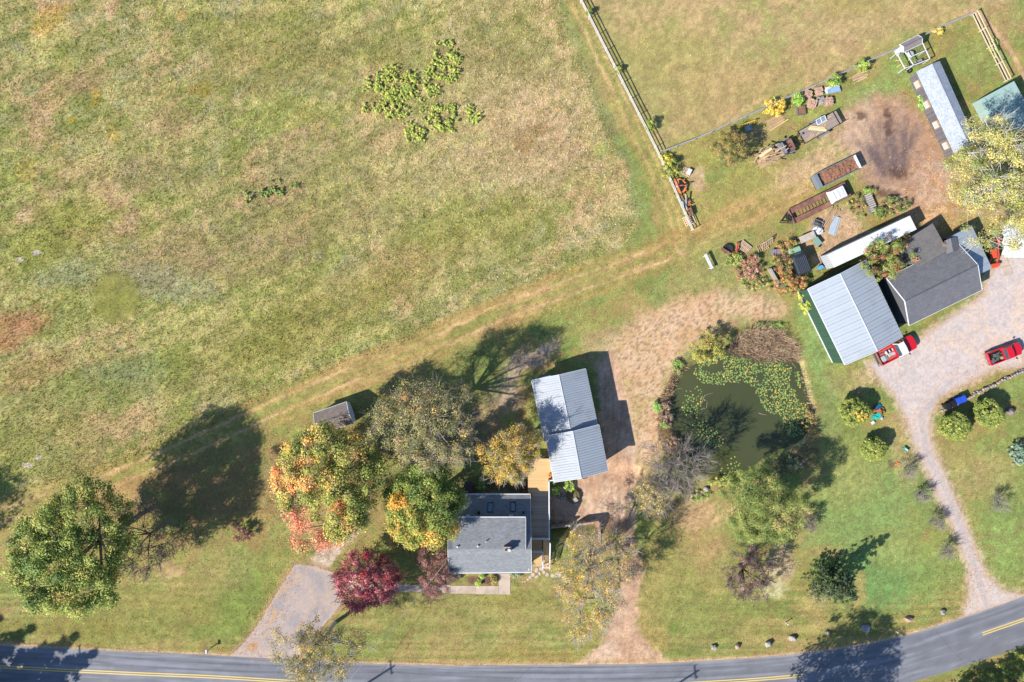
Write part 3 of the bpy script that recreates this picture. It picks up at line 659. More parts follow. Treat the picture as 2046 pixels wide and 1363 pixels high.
blades('lawn_grass', 270000, short, .13, .07, .06, 12, 'short mown grass of the lawns, tracks and pasture', per=2, jitter=.18, gain=1.05, lin=1.25)
# ------------------------------------------------------------------ buildings
M_white = mat('white_paint', D(238,238,240), rough=.55, var=.05, scale=2)
M_trim = mat('white_trim', D(244,246,250), rough=.5, var=.04, scale=3)
M_siding = mat('white_siding', D(226,226,224), rough=.7, var=.06, scale=1.5)
M_metal = mat('galvanised_roof_metal', D(180,188,198), rough=.6, metal=.0, var=.06, scale=.8, rnd=.035, spec=.5, rgb2=D(172,178,186), mix2=.35)
M_rib = M_metal
M_barnroof = mat('white_roof_metal', D(184,193,203), rough=.6, metal=.0, var=.05, scale=.6, rnd=.03, spec=.5, rgb2=D(176,184,192), mix2=.3)
M_barngreen = mat('dark_green_wall_metal', D(66,104,88), rough=.5, metal=.1, var=.08, scale=1.0, rnd=.05)
M_glass = mat('window_glass', (.03,.045,.06), rough=.06, var=.05, spec=.6)
M_shingle = shingle_mat('grey_asphalt_shingle', D(148,152,157))
M_shingle2 = shingle_mat('dark_grey_asphalt_shingle', D(124,125,131), var=.12)
M_shingle3 = shingle_mat('brown_grey_shingle', D(150,136,128), var=.14)
M_shingle4 = shingle_mat('pale_blotched_shingle', D(196,204,216), var=.2, bw=.16, bh=.13)
M_weath = mat('weathered_board', D(120,114,118), rough=.9, var=.25, scale=2.2, stretch=(1,1,1), rnd=.22)
M_newwood = mat('new_deck_wood', D(238,198,140), rough=.8, var=.12, scale=2.0, rnd=.10)
M_brick = mat('chimney_brick', D(150,96,78), rough=.9, var=.2, scale=8)
M_dark = mat('dark_metal', D(46,46,50), rough=.6, var=.1)
M_black = mat('black_plastic', D(34,34,38), rough=.5, var=.1)
M_found = mat('foundation_concrete', D(170,164,158), rough=.9, var=.12, scale=2)
M_door = mat('garage_door_white', D(222,224,228), rough=.6, var=.05)

def lerp(a, b, t): return a+(b-a)*t
def metal_slope(root, e0, e1, r1, r0, m, pw=0.92, rib=.3, t=.03, rh=.04, rw=.05, name='roof_panel'):
    """sheet-metal panels side by side, each an object with its raised ribs"""
    n = max(1, round((e1-e0).length/pw))
    nrm = (e1-e0).cross(r0-e0).normalized()
    if nrm.z < 0: nrm = -nrm
    for i in range(n):
        a, b = i/n, (i+1)/n-.0015
        q = [lerp(e0,e1,a), lerp(e0,e1,b), lerp(r0,r1,b), lerp(r0,r1,a)]
        mb = MB().slab(q, t)
        k = max(1, round((q[1]-q[0]).length/rib))
        for j in range(k):
            f = (j+.12)/k
            p0, p1 = lerp(q[0],q[1],f)+nrm*(rh/2), lerp(q[3],q[2],f)+nrm*(rh/2)
            mb.bar(p0, p1, rw, rh)
        mb.build(name, m, root, root=root)
def shingle_slope(root, e0, e1, r1, r0, m, course=.15, name='roof_slope', lift=.018, t=.06):
    """asphalt roof plane built of overlapping courses"""
    L = (r0-e0).length; n = max(2, int(L/course)); wlen = (e1-e0).length
    nrm = (e1-e0).cross(r0-e0).normalized()
    if nrm.z < 0: nrm = -nrm
    V = []; F = []; UV = []
    for i in range(n):
        a, b = i/n, (i+1)/n
        lo0, lo1 = lerp(e0,r0,a)+nrm*lift, lerp(e1,r1,a)+nrm*lift
        hi0, hi1 = lerp(e0,r0,b), lerp(e1,r1,b)
        k = len(V); V += [lo0,lo1,hi1,hi0]; F.append((k,k+1,k+2,k+3)); UV += [(0,a*L),(wlen,a*L),(wlen,b*L),(0,b*L)]
        k = len(V); V += [lerp(e0,r0,a)-nrm*.005, lerp(e1,r1,a)-nrm*.005, lo1, lo0]; F.append((k,k+1,k+2,k+3)); UV += [(0,a*L)]*4
    k = len(V); V += [e0-nrm*t, e1-nrm*t, r1-nrm*t, r0-nrm*t]; F.append((k+3,k+2,k+1,k)); UV += [(0,0)]*4
    inv = xf(root).inverted()
    me = bpy.data.meshes.new(name); me.from_pydata([tuple(inv@v) for v in V], [], F); me.materials.append(m)
    uvl = me.uv_layers.new(name='UVMap')
    for li, uv in enumerate(UV): uvl.data[li].uv = uv
    me.update()
    return link(name, me, root)
def wall_panel(root, pts, m, inward, t=.14, name='wall'):
    """a flat wall face given by world points, thickened inwards"""
    n = len(pts); P = [Vector(p) for p in pts]; Q = [p+inward*t for p in P]
    fs = [tuple(range(n)), tuple(range(2*n-1,n-1,-1))]+[(i,i+n,(i+1)%n+n,(i+1)%n) for i in range(n)]
    return MB().add(P+Q, fs).build(name, m, root, root=root)
def opening(root, a, b, f, w, z0, z1, out, kind='window', fm=None, pm=None):
    """window or door proud of the wall that runs from a to b (world, ground points)"""
    d = (b-a); L = d.length; d.normalize(); c = a+d*(L*f)
    def P(u, z, o): return Vector((c.x+d.x*u+out.x*o, c.y+d.y*u+out.y*o, z))
    fr = MB()
    fr.bar(P(-w/2,z0,.02),P(w/2,z0,.02),.07,.09).bar(P(-w/2,z1,.02),P(w/2,z1,.02),.07,.09).bar(P(-w/2,z0,.02),P(-w/2,z1,.02),.09,.07).bar(P(w/2,z0,.02),P(w/2,z1,.02),.09,.07)
    if kind == 'window': fr.bar(P(-w/2,(z0+z1)/2,.015),P(w/2,(z0+z1)/2,.015),.04,.05)
    pane = MB().poly([P(-w/2,z0,.012),P(w/2,z0,.012),P(w/2,z1,.012),P(-w/2,z1,.012)])
    o = fr.build(kind, fm or M_trim, root, root=root)
    pane.build('pane' if kind == 'window' else 'door_panel', pm or (M_glass if kind == 'window' else M_door), o, root=root)
    return o

def gable_building(name, label, cat, eave_px, he, hr, wall_m, roof='metal', roof_m=None, ov=.3, z0=0.0, fascia=True, ridge_cap=True, walls=True, group=None, wm_side=None, rib=.3):
    """eave_px: the four eave corners as seen (start1,end1,end2,start2); ridge between the middles of the ends"""
    A, B, C, Dd = [W(x,y,he) for x,y in eave_px]
    cen = (A+B+C+Dd)/4
    root = thing(name, label, cat, Vector((cen.x,cen.y,z0)), 0.0, group)
    R0 = (A+Dd)/2; R1 = (B+C)/2; R0.z = R1.z = hr
    rm = roof_m or M_metal
    if roof == 'metal':
        metal_slope(root, A, B, R1, R0, rm, rib=rib); metal_slope(root, Dd, C, R1, R0, rm, rib=rib)
    else:
        shingle_slope(root, A, B, R1, R0, rm); shingle_slope(root, Dd, C, R1, R0, rm)
    u = (B-A).normalized(); v = (Dd-A); v.z = 0; wv = v.length; v.normalize()
    if ridge_cap:
        MB().add([R0+v*-.1+Vector((0,0,-.02)),R1+v*-.1+Vector((0,0,-.02)),R1+Vector((0,0,.065)),R0+Vector((0,0,.065)),R0+v*.1+Vector((0,0,-.02)),R1+v*.1+Vector((0,0,-.02))],[(0,1,2,3),(3,2,5,4)]).build('ridge_cap', rm, root, root=root)
    if fascia:
        dz = Vector((0,0,-.09))
        for p,q,nm in ((A,B,'gutter'),(Dd,C,'gutter')):
            MB().bar(p+dz+(p-cen).normalized()*.03,q+dz+(q-cen).normalized()*.03,.1,.11).build(nm, M_trim, root, root=root)
        for p,q,rr,s in ((A,Dd,R0,-1),(B,C,R1,1)):
            mb = MB(); o = u*(s*.045)
            mb.bar(p+o+Vector((0,0,-.05)), rr+o+Vector((0,0,-.05)), .06,.18); mb.bar(q+o+Vector((0,0,-.05)), rr+o+Vector((0,0,-.05)), .06,.18)
            mb.build('rake_board', M_trim, root, root=root)
    if walls:
        slope = (hr-he)/(wv/2)
        a, b, c, d = A+u*ov+v*ov, B-u*ov+v*ov, C-u*ov-v*ov, Dd+u*ov-v*ov
        zt = he+slope*ov-.06
        def g(p,z): return Vector((p.x,p.y,z))
        wall_panel(root, [g(a,z0),g(b,z0),g(b,zt),g(a,zt)], wm_side or wall_m, v)
        wall_panel(root, [g(d,z0),g(c,z0),g(c,zt),g(d,zt)], wm_side or wall_m, -v)
        m0 = (a+d)/2; m1 = (b+c)/2
        wall_panel(root, [g(a,z0),g(d,z0),g(d,zt),g(m0,hr-.07),g(a,zt)], wall_m, u, name='gable_wall')
        wall_panel(root, [g(b,z0),g(c,z0),g(c,zt),g(m1,hr-.07),g(b,zt)], wall_m, -u, name='gable_wall')
        root_info = dict(a=g(a,z0), b=g(b,z0), c=g(c,z0), d=g(d,z0), u=u, v=v, A=A, B=B, C=C, D=Dd, R0=R0, R1=R1)
    else: root_info = dict(u=u, v=v, A=A, B=B, C=C, D=Dd, R0=R0, R1=R1)
    return root, root_info

# ---- main house: front slope, long rear slope, shed dormer
def build_house():
    zf, zr, zb, zd = 3.05, 5.6, 2.5, 5.2
    root = thing('farmhouse', 'white farmhouse with grey shingle saltbox roof, shed dormer, chimney and two skylights', 'house', W(978,1070))
    FL, FR = W(897,1144.5,zf), W(1061.5,1143,zf); RL_, RR = W(895,1098,zr), W(1061,1097.5,zr); BL, BR = W(897,988.6,zb), W(1059.5,988.6,zb)
    shingle_slope(root, FL, FR, RR, RL_, M_shingle); 
    shingle_slope(root, BL, BR, RR, RL_, M_shingle)
    # dormer
    d0, d1 = W(904,1034,zd), W(1050,1034,zd); t0, t1 = W(904,1098,zr+.05), W(1050,1097.5,zr+.05)
    shingle_slope(root, d0, d1, t1, t0, M_shingle, name='dormer_roof')
    def rear_z(p):
        f = (p.y-RR.y)/(BR.y-RR.y); return zr+(zb-zr)*f
    ins = Vector((0,-.25,0))
    e0, e1 = d0+ins+Vector((.2,0,0)), d1+ins+Vector((-.2,0,0))
    def at(p,z): return Vector((p.x,p.y,z))
    wall_panel(root, [at(e0,rear_z(e0)-.1),at(e1,rear_z(e1)-.1),at(e1,zd-.05),at(e0,zd-.05)], M_siding, Vector((0,-1,0)), name='dormer_wall')
    for e in (e0,e1):
        rr_ = Vector((e.x, RR.y+.2, zr))
        wall_panel(root, [at(e,rear_z(e)-.1),at(e,zd-.05),rr_], M_siding, Vector((1 if e is e0 else -1,0,0)), name='dormer_wall')
    for f in (.2,.5,.8): opening(root, e0, e1, f, .9, rear_z(e0)+.25, zd-.25, Vector((0,1,0)))
    MB().bar(d0+Vector((0,.05,-.04)),d1+Vector((0,.05,-.04)),.1,.12).build('gutter', M_trim, root, root=root)
    MB().bar(d1+Vector((.03,0,-.05)),t1+Vector((.03,0,-.05)),.05,.16).build('rake_board', M_trim, root, root=root)
    MB().bar(FL+Vector((0,-.06,-.06)),FR+Vector((0,-.06,-.06)),.12,.12).build('gutter', M_trim, root, root=root)
    MB().bar(BL+Vector((0,.06,-.06)),BR+Vector((0,.06,-.06)),.12,.12).build('gutter', M_trim, root, root=root)
    for a,b in ((FL,RL_),(FR,RR),(BL,RL_),(BR,RR)):
        s = -1 if a.x < 0 and a is not FR and a is not BR else 1
        MB().bar(a+Vector((.03*s,0,-.08)),b+Vector((.03*s,0,-.08)),.05,.17).build('rake_board', M_trim, root, root=root)
    # walls
    x0, x1 = FL.x+.3, FR.x-.25; y0 = FL.y+.35; y1 = BL.y-.35
    wall_panel(root, [(x0,y0,0),(x1,y0,0),(x1,y0,zf+.2),(x0,y0,zf+.2)], M_siding, Vector((0,1,0)))
    wall_panel(root, [(x0,y1,-.2),(x1,y1,-.2),(x1,y1,zb+.05),(x0,y1,zb+.05)], M_siding, Vector((0,-1,0)))
    for x,s in ((x0,1),(x1,-1)):
        wall_panel(root, [(x,y0,-1.3),(x,y1,-1.3),(x,y1,zb+.05),(x,RR.y,zr-.12),(x,y0,zf+.2)], M_siding, Vector((s,0,0)), name='gable_wall')
    a, b = Vector((x0,y0,0)), Vector((x1,y0,0))
    for f in (.1,.26,.42,.88): opening(root, a, b, f, 1.0, 1.0, 2.4, Vector((0,-1,0)))
    opening(root, a, b, .66, 1.0, .3, 2.4, Vector((0,-1,0)), 'door')
    a, b = Vector((x1,y0,0)), Vector((x1,y1,0))
    for f in (.2,.45): opening(root, a, b, f, 1.0, 2.4 if f<.3 else 2.2, 3.4, Vector((1,0,0)))
    opening(root, a, b, .75, 1.6, 1.7, 2.75, Vector((1,0,0)), 'door', pm=M_glass)
    # front steps slab
    MB().box(W(996,1146).x, W(1019,1146).x, y0-.9, y0-.02, 0, .28).build('door_step', M_found, root, root=root)
    # back bulkhead wall strip (white ledge with red-brown gaps)
    # chimney
    def rz_front(py): return zr+(zf-zr)*((py-1098)/46.5)
    c = W(1014.5,1096,5.9)
    MB().box(c.x-.45,c.x+.45,c.y-.3,c.y+.3,5.0,6.35).build('chimney', M_brick, root, root=root)
    ch = MB().box(c.x-.5,c.x+.5,c.y-.35,c.y+.35,6.35,6.43).build('chimney_cap', M_found, root, root=root)
    MB().cyl((c.x+.2,c.y,6.43),.17,.3,12).build('flue', M_white, root, root=root)
    MB().cyl((c.x-.22,c.y,6.43),.13,.12,12).build('flue', M_dark, root, root=root)
    # vents
    for (px,py,r,h) in ((914,1092,.11,.35),(954.5,1090.5,.11,.35),(971,1081,.07,.5)):
        z = zd+(zr-zd)*((py-1034)/64.); p = W(px,py,z)
        MB().cyl((p.x,p.y,z-.05),r,h,10).build('vent_pipe', M_white, root, root=root, smooth=False)
    p = W(1045.5,1022.5,3.4); MB().cyl((p.x,p.y,rear_z(p)-.05),.12,.6,10).build('vent_pipe', M_black, root, root=root)
    for px in (935,1021):
        p = W(px,1031,3.8); z = rear_z(p)
        MB().box(p.x-.26,p.x+.26,p.y-.12,p.y+.12,z-.1,z+.28).build('roof_vent', M_white, root, root=root)
    p = W(957,1024,3.5); z = rear_z(p); MB().box(p.x-.15,p.x+.15,p.y-.18,p.y+.18,z-.05,z+.2).build('roof_vent', M_dark, root, root=root)
    # skylights
    for px,py in ((980,1013),(1024.8,1012)):
        q = []
        for dx,dy in ((-.36,-.58),(.36,-.58),(.36,.58),(-.36,.58)):
            p = W(px,py,3.1); p = Vector((p.x+dx,p.y+dy,0)); p.z = rear_z(p)+.1; q.append(p)
        s = MB().slab(q,.14).build('skylight', M_dark, root, root=root)
        cc = sum(q,Vector())/4
        g = MB().slab([cc+(p-cc)*.78+Vector((0,0,.012)) for p in q],.01).build('pane', mat('skylight_glass',(.05,.10,.15),rough=.08,var=.02,spec=.8), s, root=root)
    # service mast on the west gable
    m = W(899,1117,4.2); MB().cyl((FL.x-.12,m.y,3.4),.04,2.0,8).build('service_mast', M_dark, root, root=root)
    return root
build_house()

# ---- deck with stairs and white railings
def build_deck():
    zf = 1.6
    root = thing('deck', 'raised wooden deck with white railings between the farmhouse and the garage', 'deck', W(1076,1025))
    bm_ = MB().box(-.5,.5,-.064,.064,-.03,0).mesh('deck_board', M_newwood); bg_ = MB().box(-.5,.5,-.064,.064,-.03,0).mesh('deck_board', mat('greyer_deck_wood', D(216,190,164), rough=.85, var=.14, scale=2.0, rnd=.16))  # second board mesh is a greyer wood, for the stretch alongside the house
    def board(x0, x1, y, z, old=False):  # old only selects the greyer board mesh
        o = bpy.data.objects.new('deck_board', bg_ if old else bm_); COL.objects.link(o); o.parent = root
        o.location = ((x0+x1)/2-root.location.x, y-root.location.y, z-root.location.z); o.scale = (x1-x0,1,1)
    y = W(0,917.5,zf).y; yend = W(0,1071,zf).y; i = 0
    while y > yend:
        py = 681.5-y/(S*(H-zf)/H)
        xl = W(1055 if py < 987 else 1059,0,zf).x
        xr = W(1096,0,zf).x if py > 955 else W(1091+(py-872)*.17,0,zf).x
        if 961 < py < 962.6: xl, xr = xl, xr
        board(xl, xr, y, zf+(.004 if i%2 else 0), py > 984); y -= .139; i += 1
    # level break board
    # frame, joists and posts underneath
    fr = MB(); X0, X1 = W(1060,0,zf).x, W(1096,0,zf).x; Y0, Y1 = W(0,958,zf).y, W(0,1071,zf).y
    for x in (X0+.05,(X0+X1)/2,X1-.05): fr.bar((x,Y0,zf-.15),(x,Y1,zf-.15),.08,.2)
    fr.build('frame', M_newwood, root, root=root)
    for yy in np.linspace(Y0-.1,Y1+.1,5):
        MB().box(X1-.14,X1-.0,yy-.07,yy+.07,-1.25,zf-.05).build('post', M_newwood, root, root=root)
    bal = MB().box(-.025,.025,-.025,.025,0,.86).mesh('baluster', M_trim)
    def rail(p, q, z, zq=None, skip=0.0, posts=True, step=.13):
        a = Vector((p.x,p.y,z)); b = Vector((q.x,q.y,z if zq is None else zq)); L = (b-a).length
        MB().bar(a+Vector((0,0,1.0)),b+Vector((0,0,1.0)),.16,.05).build('top_rail', M_trim, root, root=root)
        MB().bar(a+Vector((0,0,.12)),b+Vector((0,0,.12)),.05,.06).build('bottom_rail', M_trim, root, root=root)
        n = int(L/step)
        for k in range(1,n):
            c = lerp(a,b,k/n); o = bpy.data.objects.new('baluster', bal); COL.objects.link(o); o.parent = root
            o.location = (c.x-root.location.x, c.y-root.location.y, c.z+.12-root.location.z)
        m = max(1,round(L/2.2))
        for k in range(m+1):
            c = lerp(a,b,k/m); MB().box(c.x-.055,c.x+.055,c.y-.055,c.y+.055,c.z-.02,c.z+1.06).build('rail_post', M_trim, root, root=root)
    rail(W(1096,958.5,zf), W(1096.5,1071,zf), zf)
    rail(W(1096,958,zf), W(1104,956.5,zf), zf)
    rail(W(1061.5,1072.5,zf), W(1096,1072.5,zf), zf)
    # lower landing and stairs
    for k in range(28):
        yy = W(0,1076,.5).y-.14*k
        if yy < W(0,1131,.5).y: break
        board(W(1061.5,0).x, W(1083,0).x, yy, .62)
    n = 9; ya, yb = W(0,1076,1).y, W(0,1131,.3).y
    for k in range(n):
        y0 = lerp(ya,yb,k/n); y1 = lerp(ya,yb,(k+1)/n); z = zf-.15-(zf-.2)*(k/n)
        MB().box(W(1084.5,0).x,W(1096,0).x,y1+.004,y0,z-.04,z).build('stair_tread', M_newwood, root, root=root)
        MB().box(W(1084.5,0).x,W(1096,0).x,y0-.04,y0-.02,z-.16,z-.04).build('stair_riser', M_trim, root, root=root)
    rail(W(1097,1074.5), W(1097,1131), zf-.1, .35); rail(W(1083.6,1096), W(1083.6,1129), .62); rail(W(1061.5,1095.5), W(1083,1095.5), .62)
    MB().box(W(1061.5,0).x,W(1083,0).x,W(0,1130).y,W(0,1076).y,-.1,.56).build('landing_base', M_found, root, root=root)
    return root
build_deck()
def cushion(name, label, px, py, z, r, seed):
    mb = MB(); p = W(px,py,z)
    for k in range(10):
        t = 2*math.pi*k/10; mb.rock((p.x+r*.55*math.cos(t),p.y+r*.55*math.sin(t),z+r*.55),(r*.5,r*.5,r*.62),seed+k,1,.05)
    root = thing(name, label, 'pumpkin', Vector((p.x,p.y,z)), 0, 'pumpkins on the deck')
    mb.build('rind', mat('pumpkin_rind', D(240,146,34), rough=.5, var=.1), root, root=root, smooth=True)
    MB().cyl((p.x,p.y,z+r),.03,.12,6).build('stalk', mat('pumpkin_stalk', D(120,110,60)), root, root=root)
cushion('pumpkin','large orange pumpkin beside the white railing below the garage eave',1099,949,1.61,.30,1)
cushion('pumpkin','small orange pumpkin on the deck by the corner of the house near the gutter',1061.8,989,1.61,.22,31)
cushion('pumpkin','small orange pumpkin halfway along the deck against the house wall',1062.3,1024,1.61,.22,61)
cushion('pumpkin','orange pumpkin tucked at the upper end of the deck beside the larger one',1100.5,953.5,1.61,.2,91)

# ---- garage: two joined blocks under ribbed metal
_r,_i = gable_building('garage','long low garage wing with pale ribbed metal gable roof, rear part of the garage','garage',
    [(1062.3,760.5),(1088,881),(1196,861),(1169.7,737.4)], 3.2, 4.25, M_siding, ov=.25)
opening(_r,_i['a'],_i['d'],.5,1.2,1.0,2.2,-_i['u'])
opening(_r,_i['d'],_i['c'],.5,1.2,1.0,2.2,_i['v'])
MB().bar(_i['A']+Vector((.3,.12,-.06)),lerp(_i['A'],_i['R0'],.7)+Vector((0,.12,-.06)),.1,.1).build('blue_trim', mat('blue_trim_paint', D(90,150,226), rough=.5), _r, root=_r)
_r,_i = gable_building('garage','taller front garage block with pale ribbed metal roof next to the deck','garage',
    [(1090.8,871.5),(1106.5,963),(1214.4,940.3),(1196.3,849)], 4.0, 5.05, M_siding, ov=.25, z0=-1.3)
for f in (.28,.72): opening(_r,_i['b'],_i['c'],f,2.6,-1.15,1.1,_i['u'],'door')
opening(_r,_i['b'],_i['c'],.5,1.0,2.4,3.4,_i['u'])
for f in (.3,.7): opening(_r,_i['d'],_i['c'],f,1.0,1.6,2.8,_i['v'])

# ---- small shed by the orange maple
_r,_i = gable_building('garden_shed','small garden shed with faded brown-grey shingle roof beside the orange maple','shed',
    [(627,826),(692,803.5),(706,846),(639,865)], 2.2, 3.0, M_siding, 'shingle', M_shingle3, ov=.12)
opening(_r,_i['b'],_i['c'],.5,1.2,.1,1.9,_i['u'],'door')

# ---- green barn with white metal roof
_r,_i = gable_building('barn','large barn with white ribbed metal roof and dark green metal walls by the gravel drive','barn',
    [(1614.7,577.5),(1688.5,728.5),(1803.2,672.5),(1730.3,520.3)], 3.6, 4.5, M_barngreen, roof_m=M_barnroof, ov=.12, walls=False, rib=.4)
def metal_wall(root, a, b, zt, out, m, pw=.92, z0=0.0):
    n = max(1, round((b-a).length/pw)); d = (b-a).normalized()
    for i in range(n):
        p = lerp(a,b,i/n); q = lerp(a,b,(i+1)/n-.002)
        mb = MB().add([Vector((p.x,p.y,z0)),Vector((q.x,q.y,z0)),Vector((q.x,q.y,zt)),Vector((p.x,p.y,zt)),
                       Vector((p.x,p.y,z0))-out*.04,Vector((q.x,q.y,z0))-out*.04,Vector((q.x,q.y,zt))-out*.04,Vector((p.x,p.y,zt))-out*.04],
                      [(0,1,2,3),(7,6,5,4),(0,4,5,1),(2,6,7,3),(1,5,6,2),(0,3,7,4)])
        for j in range(4):
            c = lerp(p,q,(j+.12)/4); mb.bar(Vector((c.x,c.y,z0))+out*.015,Vector((c.x,c.y,zt))+out*.015,.05,.035)
        mb.build('wall_panel', m, root, root=root)
u, v = _i['u'], _i['v']; o_ = .12
_a,_b,_c,_d = _i['A']+u*o_+v*o_, _i['B']-u*o_+v*o_, _i['C']-u*o_-v*o_, _i['D']+u*o_-v*o_
for p in (_a,_b,_c,_d): p.z = 0
metal_wall(_r,_a,_b,3.55,-v,M_barngreen); metal_wall(_r,_d,_c,3.55,v,M_barngreen); metal_wall(_r,_a,_d,3.55,-u,M_barngreen); metal_wall(_r,_b,_c,3.55,u,M_barngreen)
for p,q,rr,o in ((_a,_d,_i['R0'],u),(_b,_c,_i['R1'],-u)):
    wall_panel(_r,[Vector((p.x,p.y,3.5)),Vector((q.x,q.y,3.5)),Vector(((p.x+q.x)/2,(p.y+q.y)/2,4.42))],M_barngreen,o,t=.05,name='gable_wall')
MB().bar(_a-v*.03+Vector((0,0,.1)),_b-v*.03+Vector((0,0,.1)),.06,.22).build('skirt_board', M_trim, _r, root=_r)
opening(_r,_b,_c,.5,3.6,.05,3.1,u,'door')

# ---- grey shop building: main gable, rear addition, little cross gable
_r,_i = gable_building('workshop','grey shingled workshop with white rake trim between the barn and the gravel yard','workshop',
    [(1772.5,556),(1912,485),(1961.5,579.5),(1817,650)], 2.7, 4.25, M_shingle2, 'shingle', M_shingle2, ov=.2, wm_side=M_weath)
for f in (.3,.7): opening(_r,_i['d'],_i['c'],f,1.6,.9,2.1,_i['v'])
p = lerp(_i['d'],_i['c'],.17)+_i['v']*.4
MB().obox((p.x,p.y,.35),(.7,.5,.7),0).build('wall_unit', M_white, _r, root=_r)
e0,e1,r1,r0 = W(1800,486,2.55),W(1863.5,446,2.55),W(1893,500,3.15),W(1832,536,3.15)
shingle_slope(_r,e0,e1,r1,r0,shingle_mat('addition_shingle', D(130,127,126), var=.1),name='addition_roof')
def gq(p,z): return Vector((p.x,p.y,z))
for p,q,i_ in ((e0,e1,(r0-e0)),(e0,r0,(e1-e0)),(e1,r1,(e0-e1))):
    i_ = Vector((i_.x,i_.y,0)).normalized(); p2 = p+i_*.12; q2 = q+i_*.12
    wall_panel(_r,[gq(p2,0),gq(q2,0),gq(q2,q.z-.08),gq(p2,p.z-.08)],M_weath,i_,name='addition_wall')
# cross gable
g0,g1,gr = W(1886,482,3.0),W(1912,474,3.0),W(1899,476,3.5)
back = W(1906,505,3.6)-W(1899,476,3.5); back.z = 0
for ea,nm in ((g0,'cross_gable_slope'),(g1,'cross_gable_slope')):
    shingle_slope(_r, ea, ea+back*.9, gr+back*.9, gr, M_shingle2, name=nm)
# ---- lean-to with grey sheet roof on the east end
A_,B_,C_,D_ = W(1901,472,2.9),W(1941.7,450.6,2.45),W(1982.4,536.5,2.45),W(1945,554,2.9)
root = thing('lean_to','lean-to shed with grey sheet-metal roof and rusty seams beside the orange tractor','shed',Vector(((A_.x+C_.x)/2,(A_.y+C_.y)/2,0)))
M_lean = mat('old_sheet_roof', D(182,196,210), rough=.5, metal=.2, var=.1, scale=.7, rnd=.05, rgb2=D(190,186,180), mix2=.3)
M_rust = mat('rust', D(150,104,78), rough=.9, var=.25, scale=3)
for i in range(7):
    f0, f1 = i/7, (i+1)/7-.004
    MB().slab([lerp(A_,D_,f0),lerp(B_,C_,f0),lerp(B_,C_,f1),lerp(A_,D_,f1)],.03).build('roof_panel', M_lean, root, root=root)
    if i: MB().bar(lerp(A_,D_,f0)+Vector((0,0,.015)),lerp(B_,C_,f0)+Vector((0,0,.015)),.05,.035).build('seam_strip', mat('rusty_seam', D(196,182,170), rough=.8, var=.2, scale=4, rgb2=D(176,130,100), mix2=.6), root, root=root)
for p,q in ((B_,C_),(A_,B_),(D_,C_)):
    i_ = ((A_+C_)/2-(p+q)/2); i_.z = 0; i_.normalize(); wall_panel(root,[gq(p+i_*.15,0),gq(q+i_*.15,0),gq(q+i_*.15,q.z-.06),gq(p+i_*.15,p.z-.06)],M_weath,i_)

# ---- long white box trailer used as a store
A_,B_,C_,D_ = [W(x,y,2.75) for x,y in ((1653,508.5),(1818,431),(1831.6,458.3),(1667,534.5))]
cen = (A_+B_+C_+D_)/4; u = (B_-A_).normalized(); v = (D_-A_).normalized()
root = thing('box_trailer','long white box trailer roof parked between the barn and the brush','trailer',Vector((cen.x,cen.y,0)))
M_tw = mat('trailer_white', D(240,242,244), rough=.5, var=.05, scale=.8, rgb2=D(222,222,220), mix2=.3)
MB().slab([A_,B_,C_,D_],.06).build('roof', M_tw, root, root=root)
for k in range(11): MB().bar(lerp(A_,B_,(k+.5)/11)+Vector((0,0,.008)),lerp(D_,C_,(k+.5)/11)+Vector((0,0,.008)),.06,.03).build('roof_bow', M_tw, root, root=root)
for p,q,o in ((A_,B_,v),(D_,C_,-v),(A_,D_,u),(B_,C_,-u)):
    wall_panel(root,[gq(p+o*.02,.55),gq(q+o*.02,.55),gq(q+o*.02,2.68),gq(p+o*.02,2.68)],mat('trailer_side', D(206,210,214), rough=.5, metal=.2, var=.06),o,t=.05,name='side_wall')
for k in range(7):
    c = lerp(A_,D_,(k+.5)/7)-u*.01; MB().bar(gq(c,.6),gq(c,2.65),.06,.05).build('wall_post', M_white, root, root=root)
MB().slab([gq(A_,.55),gq(B_,.55),gq(C_,.55),gq(D_,.55)],.15).build('floor_frame', M_dark, root, root=root)
for f in (.82,.9):
    for s in (.12,.88):
        c = lerp(lerp(A_,B_,f),lerp(D_,C_,f),s); w_ = MB(); w_.tube([Vector((c.x,c.y,.48))-v*.12,Vector((c.x,c.y,.48))+v*.12],.48,16); w_.build('wheel', M_black, root, root=root)
for s in (.2,.8):
    c = lerp(lerp(A_,B_,.12),lerp(D_,C_,.12),s); MB().obox((c.x,c.y,.27),(.14,.14,.54)).build('landing_leg', M_dark, root, root=root)

# ---- long poultry barn
_r,_i = gable_building('poultry_barn','long narrow poultry barn with pale blotched shingle roof and weathered plank wall','barn',
    [(1830.5,143.5),(1907,309),(1951,286.5),(1877.4,122)], 1.9, 2.75, M_weath, 'shingle', M_shingle4, ov=.12, fascia=False)
a,b = _i['a'],_i['b']; d = (b-a); L_ = d.length; d.normalize(); out = -_i['v']
pb = MB().box(-.085,.085,-.015,.015,0,1).mesh('board', M_weath)
nb = int(L_/.19); ang = math.atan2(d.y,d.x)
for k in range(nb):
    c = a+d*(L_*(k+.5)/nb)+out*.02
    o = bpy.data.objects.new('board', pb); COL.objects.link(o); o.parent = _r
    o.location = c-_r.location; o.rotation_euler = (0,0,ang); o.scale = (1,1,1.92+random.uniform(-.04,.03))
for f in (.12,.37,.62,.88):
    c = a+d*(L_*f)
    win = MB(); win.obox(Vector((c.x,c.y,1.15))+out*.12,(1.0,.2,.9),ang); w_ = win.build('window_box', mat('bare_window_wood', D(206,176,140), rough=.8, var=.15), _r, root=_r)
    for t in (-.28,0,.28):
        MB().obox(Vector((c.x,c.y,1.15))+out*.235+d*t,(.16,.03,.84),ang).build('slat', M_white, w_, root=_r)
